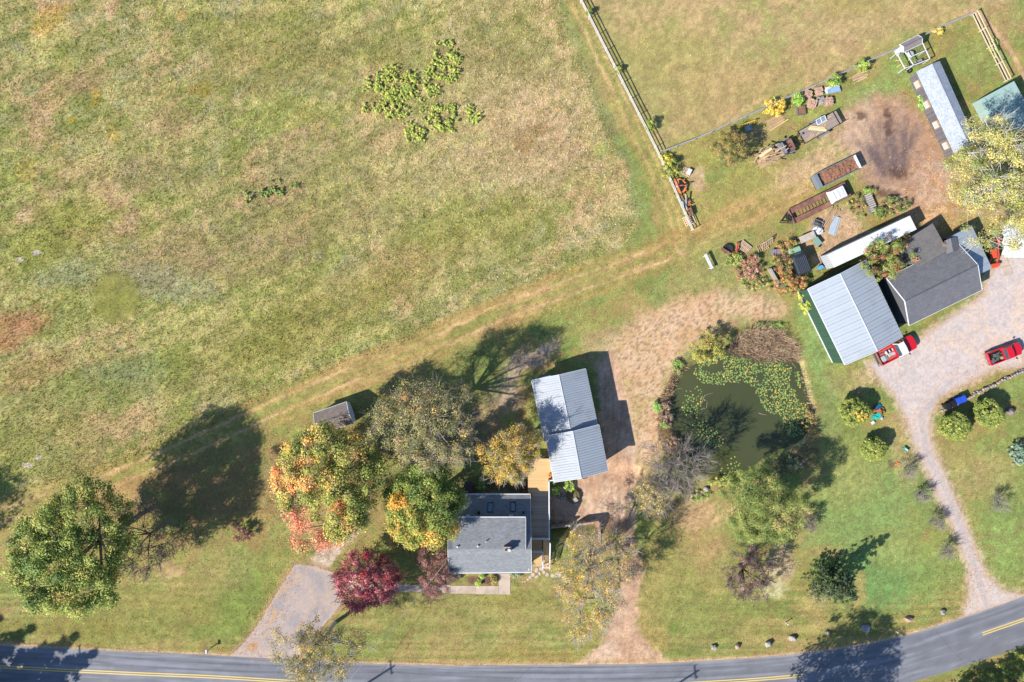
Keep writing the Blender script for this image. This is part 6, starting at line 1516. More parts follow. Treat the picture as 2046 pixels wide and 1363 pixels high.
def tree(name, label, px, py, rpx, rpy, htop, rz, pal, nclump=90, clump=1.0, per=80, leaf=.3, seed=1, zones=(), bark=(150,134,120), trunk=.25, twigs=0, twig_len=1.0, twig_r=.028,
         twig_col=None, group=None, cat='tree', lobes=.2, shell=.5, low=-.45, sparse_zone=(), limbs=7, base=None, parts=('trunk','branches','crown'), min_r=.4, jit=.11, aspect=.62, bare=False):
    big = cat == 'tree' and leaf > .2
    leaf = leaf*(.57 if big else .61); per = per*(2.6 if big else 2.0 if cat == 'tree' else 1.5); leaf = leaf*(1.06 if cat != 'tree' else 1)
    r = np.random.default_rng(seed)
    zc = htop-rz
    cc = W(px,py,zc); k = S*(H-zc)/H
    rx, ry = rpx*k, rpy*k
    bx, by = (cc.x,cc.y) if base is None else W(*base).xy
    bpx, bpy = to_px(bx,by); bz = gz1(bpx,bpy)
    root = thing(name, label, cat, Vector((bx,by,bz)), 0, group)
    # clump centres: spread evenly over the lobed outline, lifted onto a dome, some hanging below
    n = nclump
    th = r.uniform(0,2*math.pi,n); ph = r.uniform(0,6.28,4); rho = np.sqrt(r.random(n))
    lob = 1+lobes*(.5*np.sin(2*th+ph[0])+.4*np.sin(3*th+ph[1])+.4*np.sin(5*th+ph[2])+.3*np.sin(9*th+ph[3]))*.8
    cl = clump*r.uniform(.7,1.3,n)
    dome = np.sqrt(np.clip(1-rho**2,0,1)); under = r.random(n) < .22
    zz = np.where(under, -dome*r.uniform(.1,.7,n), dome*r.uniform(.55,1.05,n))+r.normal(0,.10,n)
    zz = np.maximum(zz, low)
    Cn = np.stack([cc.x+np.cos(th)*rho*lob*np.maximum(.3,rx-cl*.5), cc.y+np.sin(th)*rho*lob*np.maximum(.3,ry-cl*.5), zc+zz*np.maximum(.3,rz-cl*.4)],-1)
    Cn[:,2] = np.maximum(Cn[:,2], bz+cl*.55)
    cols = pick_pal(pal, n, r)
    relx = (Cn[:,0]-cc.x)/rx; rely = -(Cn[:,1]-cc.y)/ry
    pern = np.full(n, per, float)
    for (zx,zy,zr,zpal,dens) in zones:
        q = np.hypot(relx-zx,rely-zy) < zr*r.uniform(.7,1.2,n)
        if q.any(): cols[q] = pick_pal(zpal, int(q.sum()), r); pern[q] *= dens
    # trunk and limbs
    inv = np.array(root.location)
    fork = np.array([bx,by,bz+max(.25,(zc-rz*.6-bz)*.75)])
    if parts[0]:
        mid = (np.array([bx,by,bz-.1])+fork)/2+np.array([r.normal(0,.1),r.normal(0,.1),0])
        MB().tube([np.array([bx,by,bz-.15])-inv, mid-inv, fork-inv],[trunk*1.25,trunk,trunk*.85],9).build(parts[0], mat('bark_%d_%d_%d'%bark, D(*bark), rough=.9, var=.25, scale=4, stretch=(1,1,.25)), root)
    ends = []
    order = r.permutation(n)[:limbs]
    A=[];B=[];RA=[];RB=[]
    for i in order:
        p1 = Cn[i]-np.array([0,0,cl[i]*(.2 if twigs else .9)]); c1 = fork+(p1-fork)*.5+np.array([r.normal(0,.12),r.normal(0,.12),.06])*np.linalg.norm(p1-fork)*.25
        pts = [fork, fork+(c1-fork)*.55, c1, c1+(p1-c1)*.5+r.normal(0,.08,3), p1]
        for j in range(4):
            w0, w1 = trunk*(.62-.13*j), trunk*(.62-.13*(j+1)); A.append(pts[j]);B.append(pts[j+1]);RA.append(max(.02,w0));RB.append(max(.015,w1))
        ends += [(q,trunk*(.55-.12*jj)) for jj,q in enumerate(pts[1:])]
    E = np.array([e[0] for e in ends]); ER = np.array([e[1] for e in ends])
    for i in range(n):
        j = int(np.argmin(((E-Cn[i])**2).sum(1)+r.uniform(0,1.5,len(E)))); m_ = (E[j]+Cn[i])/2+r.normal(0,.15,3)
        w0 = max(.03,min(ER[j]*.6,.09)); A += [E[j],m_]; B += [m_,Cn[i]]; RA += [w0,w0*.7]; RB += [w0*.7,w0*.4]
    A=np.array(A);B=np.array(B);RA=np.array(RA);RB=np.array(RB)
    bm_ = mat('bark_%d_%d_%d'%bark, D(*bark), rough=.9, var=.25, scale=4, stretch=(1,1,.25))
    tw_m = bm_ if twig_col is None else mat('twig_%d_%d_%d'%twig_col, D(*twig_col), rough=.9, var=.12)
    V,F = twig_cloud(A-inv,B-inv,RA,RB)
    if parts[1]: np_mesh(parts[1], V, F, bm_, parent=root)
    if twigs:
        ii = np.repeat(np.arange(n), twigs); m = len(ii)
        out = Cn[ii]-np.array([cc.x,cc.y,zc-rz*.5]); out /= np.linalg.norm(out,axis=1)[:,None]+1e-9
        dd = out*.7+r.normal(size=(m,3))*.6+np.array([0,0,.25]); dd /= np.linalg.norm(dd,axis=1)[:,None]
        L = twig_len*r.uniform(.4,1.2,m)
        A1 = Cn[ii]+r.normal(size=(m,3))*cl[ii][:,None]*.25; B1 = A1+dd*L[:,None]
        d2 = dd+r.normal(size=(m,3))*.55; d2 /= np.linalg.norm(d2,axis=1)[:,None]; A2 = A1+dd*(L*.55)[:,None]; B2 = A2+d2*(L*.6)[:,None]
        d3 = dd+r.normal(size=(m,3))*.55; d3 /= np.linalg.norm(d3,axis=1)[:,None]; A3 = A1+dd*(L*.3)[:,None]; B3 = A3+d3*(L*.6)[:,None]
        V,F = twig_cloud(np.concatenate([A1,A2,A3])-inv, np.concatenate([B1,B2,B3])-inv, np.full(3*m,twig_r), np.full(3*m,twig_r*.45))
        np_mesh('twigs', V, F, tw_m, parent=root)
    if not bare:
        V,F,c,_ = leaf_cloud(Cn-inv, cl, pern, leaf, cols, r, shell=shell, jit=jit, aspect=aspect)
        V[:,2] = np.maximum(V[:,2], .01)
        np_mesh(parts[2], V, F, M_leaf, c, parent=root)
    return root
def bush(label, px, py, rpx, rpy, h, pal, seed, name='shrub', n=26, clump=.42, per=55, leaf=.2, group=None, twigs=0, twig_col=None, bare=False, **kw):
    return tree(name, label, px, py, rpx, rpy, h, h*.52, pal, nclump=n, clump=clump, per=per, leaf=leaf, seed=seed, trunk=.05, limbs=5, group=group, cat='shrub',
                parts=('stem','stems','foliage'), low=-.8, twigs=twigs, twig_col=twig_col, twig_len=kw.pop('twig_len',.5), twig_r=kw.pop('twig_r',.02), bare=bare, **kw)

G1 = [((112,128,56),4),((138,146,68),4),((86,108,46),3),((160,156,78),1.6),((186,150,80),.25)]
tree('maple_tree','broad green maple with its crown over the left lawn, largest tree on the left',150,1100,130,132,15.,5.2,G1,nclump=290,clump=1.2,per=100,leaf=.33,seed=3,trunk=.32,limbs=10,lobes=.22,twigs=0)
tree('bare_tree','thin half-bare tree with grey twigs standing in the shade of the big green maple',285,1075,66,84,5.6,2.2,[((150,132,92),2),((112,110,64),2),((170,140,96),1)],nclump=80,clump=.85,per=34,leaf=.16,seed=4,trunk=.16,twigs=7,twig_len=1.4,twig_r=.026,bark=(130,118,110),twig_col=(150,140,136))
OR = [((228,150,84),3),((222,166,92),2),((214,132,76),1.2),((166,156,78),1.4)]; RD = [((228,134,98),3),((226,150,104),2),((210,110,86),1.)]; YG = [((160,156,74),3),((134,142,62),3),((188,172,88),2.4),((222,168,84),1.8),((108,124,54),1.2)]
tree('maple_tree','orange and green maple in autumn colour beside the asphalt drive, brightest orange tree',658,970,120,122,13.5,5.,YG,nclump=250,clump=1.15,per=110,leaf=.30,seed=6,trunk=.38,limbs=11,lobes=.2,
     zones=((-.66,-.12,.26,OR,1),(-.35,-.5,.15,OR,1),(-.08,-.2,.14,OR,1),(.3,.2,.13,OR,.9),(.35,.5,.12,OR,.9),(-.5,.68,.42,RD,.4),(.0,.95,.25,RD,.5),(.4,.92,.18,RD,.5),(.75,-.3,.3,[((104,122,54),2),((136,144,64),1)],1)),twigs=2,twig_len=1.3,twig_col=(176,160,150))
tree('maple_tree','dark green maple tinged yellow along its lower edge beside the farmhouse roof',850,1010,88,88,11.5,4.2,[((100,120,54),4),((126,138,62),3),((82,102,46),2)],nclump=200,clump=1.0,per=100,leaf=.28,seed=8,trunk=.3,limbs=9,lobes=.18,
     zones=((-.3,.6,.62,[((200,166,78),3),((172,156,72),2),((132,140,62),4.4),((206,154,80),.7)],1),(.6,.7,.4,[((216,172,82),3),((140,142,62),3)],1),(-.5,-.2,.2,[((214,160,70),1)],1),(.1,-.35,.2,[((200,150,66),1),((120,126,54),1)],1)))
OL = [((160,146,94),3),((140,136,86),3),((120,122,74),2),((182,152,94),1.2)]
tree('ash_tree','thin brownish olive tree with grey twigs between the garden shed and the garage',850,845,104,100,13.5,4.2,OL,nclump=200,clump=.95,per=80,leaf=.19,seed=10,trunk=.32,twigs=3,twig_len=1.4,twig_r=.018,limbs=11,lobes=.25,bark=(140,128,118),twig_col=(176,164,152))
YE = [((196,160,72),3),((170,146,66),3),((140,130,58),2),((214,170,84),1.5)]
tree('birch_tree','yellow-leaved birch with bare white branch tips over the upper end of the deck',1018,906,64,60,9.5,3.1,YE,nclump=120,clump=.75,per=90,leaf=.18,seed=12,trunk=.18,twigs=2,twig_len=1.3,twig_r=.02,limbs=8,bark=(200,192,182),twig_col=(214,204,194))
tree('maple_tree','deep red-purple maple with a rounded crown at the edge of the asphalt drive',735,1158,64,66,7.2,2.8,[((164,84,92),4),((188,112,114),3),((132,64,76),2.4),((200,66,74),.9),((206,140,136),1.6)],nclump=190,clump=.72,per=95,leaf=.2,seed=14,trunk=.2,lobes=.2,twigs=3,twig_len=1.2,twig_col=(150,92,92))
tree('plum_tree','small pinkish-brown half-bare tree at the corner of the farmhouse by the front walk',869,1137,40,56,5.2,2.2,[((178,126,112),3),((150,100,90),3),((196,150,132),2)],nclump=80,clump=.6,per=60,leaf=.15,seed=16,trunk=.14,twigs=6,twig_len=.9,twig_r=.018,bark=(130,104,100),twig_col=(166,128,122))
tree('birch_tree','sparse olive birch with white bare branches leaning over the road by the asphalt drive',634,1302,82,72,12.,3.6,[((150,138,70),3),((176,154,80),2),((122,118,58),2),((196,160,88),1)],nclump=190,clump=.8,per=60,leaf=.18,seed=18,trunk=.22,twigs=2,twig_len=1.5,twig_r=.022,limbs=10,bark=(214,208,200),twig_col=(206,198,188),lobes=.4)
tree('locust_tree','sparse yellow tree with pale twigs over the dirt drive east of the deck stairs',1185,1152,86,102,10.5,3.6,[((206,172,76),3),((176,156,72),3),((148,142,66),2),((196,150,92),1.5)],nclump=240,clump=.8,per=52,leaf=.18,seed=20,trunk=.24,twigs=3,twig_len=1.5,twig_r=.018,limbs=11,bark=(180,170,160),twig_col=(204,196,186),lobes=.35,
     zones=((0,-.65,.45,[((176,146,110),2),((196,160,90),1)],.5),(.6,.2,.4,[((196,164,96),1)],.45)))
tree('bare_tree','grey leafless tree on the west bank of the pond',1355,933,58,60,7.2,2.8,[((180,160,140),1)],nclump=70,clump=.8,per=3,leaf=.12,seed=22,trunk=.16,twigs=7,twig_len=1.7,twig_r=.024,limbs=10,bark=(150,138,130),twig_col=(176,164,156),lobes=.3)
tree('locust_tree','small pale yellow thin-leaved tree below the grey leafless tree by the pond',1300,992,38,38,6.,2.2,[((206,178,104),3),((176,156,88),2)],nclump=64,clump=.6,per=50,leaf=.15,seed=23,trunk=.12,twigs=6,twig_len=1.0,twig_r=.018,bark=(160,150,140),twig_col=(196,188,176))
tree('willow_tree','bushy olive-green tree with feathery outline south of the pond',1521,1012,86,76,10.,3.8,[((124,134,68),4),((138,138,76),3),((98,114,56),3),((166,146,92),.8)],nclump=230,clump=.85,per=100,leaf=.24,seed=24,trunk=.24,limbs=10,lobes=.3,aspect=.4,zones=((.6,.3,.3,[((158,144,90),2),((134,138,76),2)],1),))
tree('plum_tree','dark purple small-leaved tree on the lawn below the olive-green tree',1494,1145,52,54,5.6,2.3,[((104,80,80),3),((132,104,98),3),((76,58,62),2),((160,130,116),1)],nclump=80,clump=.62,per=60,leaf=.16,seed=26,trunk=.15,twigs=4,twig_len=.9,bark=(90,80,80),twig_col=(120,104,100))
# dark spruce made of drooping tiers
def conifer(label, px, py, h, rad, pal, seed, name='spruce_tree', tiers=9, group=None, base=None, per=26, leaf=.3, open_=.0, cr=1.0):
    r = np.random.default_rng(seed); b = W(px,py) if base is None else W(*base); b.z = 0
    root = thing(name, label, 'tree', b, 0, group)
    MB().tube([(0,0,-.1),(0,0,h*.5),(0,0,h*.97)],[h*.018,h*.012,.02],8).build('trunk', mat('bark_96_80_70', D(96,80,70), rough=.9, var=.25), root)
    C=[];R=[];A=[];B=[]
    for t in range(tiers):
        f = t/(tiers-1); z = h*(.12+.84*f); rr = rad*(1-f)**.85+.15; nb = int(11+8*(1-f))
        for k in range(nb):
            a = r.uniform(0,6.283); L = rr*r.uniform(.7,1.08)
            if r.random() < open_: continue
            A.append((0,0,z)); B.append((math.cos(a)*L,math.sin(a)*L,z-.12*L))
            for s in np.linspace(.3,1,max(2,int(L/.45))): C.append((math.cos(a)*L*s,math.sin(a)*L*s,z-.12*L*s)); R.append(cr*.34*(1.15-.4*s))
    C=np.array(C);R=np.array(R); C[:,2]=np.maximum(C[:,2],.12)
    V,F = twig_cloud(np.array(A,float),np.array(B,float),np.full(len(A),.035),np.full(len(A),.012)); np_mesh('branches',V,F,mat('bark_96_80_70'),parent=root)
    V,F,c,_ = leaf_cloud(C,R,per,leaf,pick_pal(pal,len(C),r),r,shell=.3,aspect=.3,upbias=.3); V[:,2]=np.maximum(V[:,2],.01); np_mesh('crown',V,F,M_leaf,c,parent=root)
    return root
DK = [((58,76,46),3),((78,94,54),2),((44,60,40),2)]
conifer('dark green spruce on the east lawn casting a pointed shadow',1640,1140,8.2,3.0,DK,30,open_=.12,base=(1648,1150),per=16)
conifer('pale blue spruce at the right edge of the picture',2044,905,4.2,1.6,[((124,150,130),3),((102,130,108),2),((140,164,144),1)],31,per=30,leaf=.2,base=(2036,902))
for k,(x,y,h) in enumerate(((-70,1412,14.5),(-150,1392,14.),(-215,1372,14.),(-10,1432,13.))):
    conifer(('tall spruce south of the road nearest the left corner','tall spruce, second beyond the left edge south of the road','tall spruce, farthest beyond the left edge south of the road','tall spruce just below the left corner of the picture')[k],x,y,h,4.2,DK,32+k,base=(x,y),group='spruces south of the road',per=22,leaf=.56,cr=1.7)
tree('maple_tree','broad tree beyond the left edge whose shadow reaches the meadow',-300,1140,70,70,13,4.2,G1,nclump=60,clump=1.3,per=34,leaf=.46,seed=40,trunk=.3,base=(-165,1092))
tree('oak_tree','large tree below the picture whose shadow crosses the road and boulders',1590,1520,112,96,15,5.0,G1,nclump=150,clump=1.2,per=40,leaf=.46,seed=41,trunk=.36,lobes=.3)
for k,(x,y,rr,h) in enumerate(((1925,1462,42,8),(2010,1440,45,8),(2085,1400,50,8.5),(2150,1330,50,8))):
    tree('oak_tree',('tree south of the road, leftmost at the lower right corner','tree south of the road, second at the lower right corner','tree south of the road, third at the lower right corner','tree south of the road beyond the right edge')[k],x,y,rr,rr,h,2.8,G1,nclump=50,clump=.9,per=34,leaf=.38,seed=42+k,trunk=.2,group='trees south of the road at the right')
for k,(x,y,rr) in enumerate(((1975,1362,26),(2015,1345,28),(2050,1318,26),(1940,1378,22))):
    bush(('low green roadside bush at the bottom edge, left of the corner','low green roadside bush nearest the lower right corner','low green roadside bush on the right edge south of the road','low roadside bush on the bottom edge farthest from the corner')[k],x,y,rr,rr,1.6,[((110,128,60),3),((150,150,70),2),((84,104,50),2)],50+k,group='roadside bushes')
YO = [((168,160,94),3),((148,148,86),3),((126,132,72),2),((184,170,104),1)]
tree('sycamore_tree','big yellow-olive tree with white limbs at the right edge above the tractor',1990,365,100,128,14.,4.6,YO,nclump=230,clump=1.0,per=85,leaf=.24,seed=60,trunk=.24,base=(1945,385),twigs=1,twig_len=2.2,twig_r=.034,limbs=13,bark=(220,212,204),twig_col=(222,216,208),lobes=.3,zones=((.55,.2,.4,[((150,142,60),1),((120,124,54),1)],1),(-.5,.7,.4,YO,.6)))
bush('olive bush tree overhanging the north-west corner of the pond',1411,694,38,34,3.6,[((156,150,72),3),((130,132,62),3),((178,160,84),1.5)],61,n=60,clump=.5,per=75,leaf=.17)
# sumac: long leaflets in star sprays
tree('sumac_tree','green and rust sumac growing up between the box trailer and the workshop',1768,517,50,48,5.6,1.9,[((112,124,60),4),((136,142,76),3),((150,98,66),1),((124,96,62),1)],nclump=80,clump=.62,per=34,leaf=.46,seed=62,trunk=.12,aspect=.2,shell=.15,lobes=.35,cat='tree')
# clipped round shrubs
def globe(label, px, py, rad, h, pal, seed, n=300):
    r = np.random.default_rng(seed); zc = h*.5; c = W(px,py,zc); root = thing('round_shrub', label, 'shrub', Vector((c.x,c.y,0)), 0, 'clipped round shrubs by the gravel drive')
    d = r.normal(size=(n*2,3)); d /= np.linalg.norm(d,axis=1)[:,None]; d = d[d[:,2]>-.75][:n]
    rr = rad*(.92+.06*np.sin(d[:,0]*7+d[:,1]*5+seed)+.07*np.sin(2.3*d[:,0]-3*d[:,1]+seed*1.7))
    C = np.stack([d[:,0]*rr*.86,d[:,1]*rr*.86,zc+d[:,2]*h*.45],-1); C[:,2]=np.maximum(C[:,2],.15)
    MB().cyl((0,0,-.05),.14,h*.7,8).build('stem', mat('bark_96_80_70', D(96,80,70), rough=.9, var=.25), root)
    MB().rock((0,0,zc),(rad*.8,rad*.8,h*.42),seed,3,.05).build('inner_twigs', mat('inner_foliage', D(66,76,40), rough=.95, var=.3), root)
    cols = pick_pal(pal[0],len(C),r)
    if len(pal)>1:
        q = np.hypot(d[:,0]-.1,d[:,1]+.15)<.45; cols[q & (r.random(len(q))<.6)] = pal[1]
    V,F,cc,_ = leaf_cloud(C,np.full(len(C),.34),46,.17,cols,r,shell=.4,aspect=.5); V[:,2]=np.maximum(V[:,2],.01); np_mesh('foliage',V,F,M_leaf,cc,parent=root)
GP = [((122,132,60),3),((104,118,52),3),((144,148,74),2)]
globe('round clipped shrub with a patch of yellow leaves, beside the plastic toys',1707,823,2.05,3.1,(GP,(206,168,70)),70)
globe('round clipped shrub below the toys, left of the gravel drive',1746,897,1.75,2.7,(GP,),71)
globe('round clipped shrub nearest the gravel bend, right of the drive',1909,853,2.05,3.0,(GP,),72)
globe('round clipped shrub beside the stump, right of the drive',1976,826,2.0,3.0,(GP,),73)
# bare saplings along the drive
for k,(x,y,rr,lab) in enumerate(((1814,938,16,'uppermost'),(1840,991,13,'second'),(1866,1046,15,'third'),(1893,1102,18,'lowest'))):
    bush('bare grey sapling beside the gravel drive, '+lab+' of the four on its left',x,y,rr,rr,2.0,[((170,160,140),1)],80+k,name='sapling',n=16,clump=.4,per=2,leaf=.08,twigs=9,twig_col=(176,166,158),twig_len=.8,twig_r=.014,group='bare saplings along the drive')
bush('bare grey sapling alone on the lawn right of the gravel drive',1996,1005,18,17,2.0,[((170,160,140),1)],84,name='sapling',n=18,clump=.4,per=2,leaf=.08,twigs=9,twig_col=(176,166,158),twig_len=.8,twig_r=.014,group='bare saplings along the drive')
bush('small dry grass-like shrub at the foot of the purple tree',1564,1135,22,30,1.1,[((150,120,84),2),((180,150,110),2)],85,n=26,clump=.35,per=26,leaf=.2,aspect=.2)
bush('grey twiggy shrub beside the olive-green tree south of the pond',1615,1040,16,20,2.2,[((150,132,112),1)],86,n=22,clump=.4,per=4,leaf=.1,twigs=9,twig_col=(150,138,128),twig_len=.7)
bush('sparse pale shrub with fine leaves at the foot of the dark spruce',1640,1185,30,24,1.6,[((150,160,110),2),((128,140,92),2)],87,n=40,clump=.45,per=16,leaf=.14,twigs=3,twig_col=(160,150,136))
bush('small dark red barberry bush alone on the lawn near the big maple shadow',484,1067,23,19,1.5,[((150,86,92),3),((176,116,116),2),((120,66,76),2)],88,n=30,clump=.36,per=45,leaf=.15,twigs=3,twig_col=(150,96,96))
bush('small green bush growing beside the dark red barberry',492,1054,12,10,1.3,[((110,130,60),1)],89,n=10,clump=.3,per=40,leaf=.15)
# shrubs round the house and deck
for k,(lab,x,y,a,b,h,pal) in enumerate((
 ('bright green shrub between the deck railing and the garage, left one',1109,977,12,15,1.6,[((126,160,64),3),((164,186,90),2),((84,116,50),2)]),
 ('yellow-green shrub below the garage gable, right of its twin',1138,969,13,13,1.5,[((170,190,86),3),((130,160,64),2)]),
 ('green shrub in the shade behind the farmhouse',961,972,13,14,1.5,[((96,130,62),3),((130,156,80),2)]),
 ('yellow-green shrub in the mulched front bed, upper one',963,1152,6,6,.6,[((150,170,80),1)]),
 ('yellow-green shrub in the mulched front bed, lower left one',956,1165,8,7,.6,[((160,176,84),1)]),
 ('dark shrub against the front wall of the farmhouse',915,1152,14,9,1.0,[((82,82,70),2),((120,96,96),1)]),
 ('golden low shrub at the end of the mulched front bed',986,1160,9,11,.6,[((160,146,80),2),((130,130,66),1)]),
 ('grey-green low plant at the front corner of the farmhouse',1032,1149,13,6,.5,[((140,156,116),1)]),
 ('dark green plant beside the lower deck landing',1063.5,1124,4,10,.7,[((84,104,52),1)]))):
    bush(lab,x,y,a,b,h,pal,100+k,n=18,clump=.3,per=40,leaf=.15,group='shrubs round the farmhouse')
# shrubs along fences and round the work yard
BR = [((170,150,70),2),((128,138,62),3),((190,150,80),1)]
for k,(lab,x,y,a,b,h,pal,n,kw) in enumerate((
 ('big brown-green tree-like bush between the pole fence and the scrap truck',1455,300,36,40,4.6,[((132,122,66),3),((150,124,78),2),((102,104,54),2)],150,{'clump':.5,'per':60}),
 ('bright yellow bush against the pole fence above the board pile',1546,214,27,20,1.8,[((226,186,78),3),((200,164,66),2)],40,{}),
 ('green bush at the pole fence left of the stone pallets',1592,199,14,15,1.6,[((130,166,66),2),((160,182,84),1)],26,{}),
 ('green bush growing over the blue metal sheets',1666,163,14,16,1.9,[((110,140,56),3),((150,170,78),2)],26,{}),
 ('green bush over the loose planks at the pole fence',1724,133,18,14,1.8,[((120,146,60),3),((156,170,80),2)],28,{}),
 ('small yellow bush at the paddock pole fence',1872,62,14,8,1.0,[((206,176,90),1),((170,160,80),1)],14,{}),
 ('green vine bush on the white fence where the pole fence meets it',1336,335,18,26,1.7,[((128,140,60),3),((170,164,70),2),((90,112,50),2)],44,{}),
 ('yellow vine on the pole fence near the white fence corner',1330,313,14,9,1.1,[((206,190,70),2),((160,160,66),1)],16,{}),
 ('dark green bush on the white fence, nearest the vine bush',1298,252,10,14,1.8,[((100,122,54),2),((150,150,66),1)],18,{}),
 ('small bush on the white fence, middle of the three',1235,140,8,9,1.2,[((150,150,66),2),((100,120,54),1)],12,{}),
 ('small bush on the white fence near the top of the picture',1177,24,7,8,1.2,[((120,130,56),2),((90,110,50),1)],12,{}),
 ('rusty pink dry bush among the weeds near the bench',1497,536,28,27,1.7,[((168,120,100),3),((148,102,86),2),((182,142,118),1)],50,{}),
 ('green weedy bush behind the large tyre',1466,516,26,16,1.0,[((150,156,80),2),((120,136,66),2)],30,{}),
 ('olive weeds below the rusty pink bush',1512,565,36,22,.9,[((160,150,90),2),((130,140,76),2)],36,{}),
 ('yellow-green brush in front of the derelict van',1572,492,24,16,1.3,[((160,140,70),2),((124,126,62),2),((170,126,76),1)],30,{}),
 ('autumn brush of mixed colours left of the derelict van',1566,522,26,30,1.4,[((164,138,74),2),((140,98,78),3),((112,118,62),3),((176,112,76),1)],60,{}),
 ('orange and yellow brush at the corner of the barn',1580,570,34,26,1.9,[((184,126,80),3),((166,146,76),2),((152,96,74),2),((118,124,62),2.5)],80,{}),
 ('yellow-green bush against the green barn wall',1607,606,14,24,2.2,[((190,186,76),3),((150,164,66),2)],30,{}),
 ('brown and yellow weeds beside the grey cold frame',1714,412,20,28,.9,[((140,114,80),3),((176,150,78),1),((120,126,70),1.5)],30,{}),
 ('green brush between the cold frame and the box trailer',1754,427,18,16,1.2,[((104,124,58),3),((146,140,76),1)],26,{}),
 ('leafy green brush above the end of the box trailer',1790,410,36,18,1.2,[((108,122,62),3),((150,126,84),2.5),((84,104,52),1.5)],44,{}),
 ('green weeds at the top of the cold frame',1738,382,14,10,1.0,[((120,150,66),2),((150,140,80),1)],16,{}),
 ('dark green weeds along the poultry barn wall',1842,195,8,30,.8,[((120,160,70),2),((160,180,90),1)],30,{}),
 ('low green weeds along the paddock rails',1984,95,10,26,.6,[((140,166,76),1),((160,160,90),1)],22,{}))):
    bush(lab,x,y,a,b,h,pal,130+k,n=n,leaf=.17,group='shrubs and brush of the work yard',**dict(dict(clump=.34,per=42),**kw))
# brush on the pond banks
for k,(lab,x,y,a,b,h,pal) in enumerate((
 ('green weeds on the north-west bank of the pond',1352,732,14,18,.8,[((130,160,80),2),((160,140,100),1)]),
 ('bright green shrub on the west bank of the pond, middle one',1313,813,10,12,.9,[((110,150,70),1),((140,170,86),1)]),
 ('green weeds on the west bank of the pond, lower one',1329,848,10,8,.6,[((140,170,80),1)]),
 ('brown twiggy brush along the west bank of the pond',1330,820,14,34,.9,[((150,126,106),2),((176,146,120),1)]),
 ('brown twiggy brush at the south-west bank below the grey tree',1345,890,16,22,.8,[((150,124,104),1),((170,140,110),1)]),
 ('yellow-brown weeds at the east corner of the pond',1618,848,16,32,.9,[((176,146,74),2),((140,130,64),2)]),
 ('green weeds along the south shore of the pond',1448,962,40,10,.7,[((150,166,80),2),((190,180,90),1)]),
 ('green weeds by the boulder south of the pond',1395,990,26,14,.5,[((130,156,76),2),((180,150,110),1)]),
 ('grey-green shrub on the south-east shore of the pond',1592,925,26,16,1.0,[((130,140,92),2),((160,150,120),1)]),
 ('green weeds along the north shore above the dry cattails',1540,650,34,8,.5,[((124,156,74),2),((150,160,86),1)]))):
    bush(lab,x,y,a,b,h,pal,180+k,n=30,clump=.3,per=30,leaf=.16,group='weeds and brush round the pond',twigs=3 if 'brown' in lab else 0,twig_col=(160,140,124))

# reeds
def reeds(name, label, poly, n, h, pal, seed, lean=.6):
    r = np.random.default_rng(seed); P = np.array(poly,float)
    px = r.uniform(P[:,0].min(),P[:,0].max(),n); py = r.uniform(P[:,1].min(),P[:,1].max(),n); ok = inpoly(px,py,poly); px=px[ok]; py=py[ok]; k=len(px)
    z = np.maximum(gz(px,py),-.4); x=(px-1023)*S; y=(681.5-py)*S; hh = h*r.uniform(.5,1.2,k); t = r.uniform(0,6.283,k); L = hh*lean*r.uniform(.4,1.3,k)
    w=.028; V=np.zeros((k,4,3)); dx=np.cos(t);dy=np.sin(t)
    V[:,0]=np.stack([x-dy*w,y+dx*w,z],-1);V[:,1]=np.stack([x+dy*w,y-dx*w,z],-1);V[:,2]=np.stack([x+dx*L+dy*w*.4,y+dy*L-dx*w*.4,z+hh],-1);V[:,3]=np.stack([x+dx*L-dy*w*.4,y+dy*L+dx*w*.4,z+hh],-1)
    c = np.repeat(np.clip(Darr(np.clip(pick_pal(pal,k,r)*(1+r.normal(0,.15,k))[:,None],8,245))*1.25,0,.8),4,axis=0)
    o = np_mesh(name,V.reshape(-1,3),np.arange(k*4).reshape(-1,4),M_leaf,c); _tag(o,label,'reeds',kind='stuff'); return o
TAN = [((214,186,150),3),((190,158,128),2.4),((150,122,102),1.6),((120,104,84),.8)]
reeds('cattail_reeds','dry tan cattail bed filling the north end of the pond',[(1456,702),(1474,674),(1506,656),(1550,662),(1586,692),(1592,722),(1560,714),(1520,718),(1484,706)],13000,.9,TAN,201,1.0)
reeds('shore_reeds','pale dry reeds along the east shore of the pond',[(1598,735),(1608,735),(1622,790),(1632,830),(1640,870),(1628,885),(1618,830),(1606,780)],900,.4,[((216,190,154),2),((190,166,126),1)],202,.5)
reeds('shore_reeds','grey-brown reeds on the shaded south-east shore of the pond',[(1530,925),(1560,903),(1605,884),(1640,900),(1635,925),(1590,945),(1550,955)],1800,.4,[((196,176,156),2),((150,132,112),2),((130,130,84),1)],203,.6)
reeds('dry_brush','brown twiggy ground cover on the west bank of the pond',[(1352,735),(1376,725),(1350,770),(1340,800),(1340,870),(1352,900),(1325,905),(1312,860),(1318,790)],3600,.45,[((168,136,112),2),((150,120,98),2),((190,160,130),1),((130,140,76),.7)],204,.9)

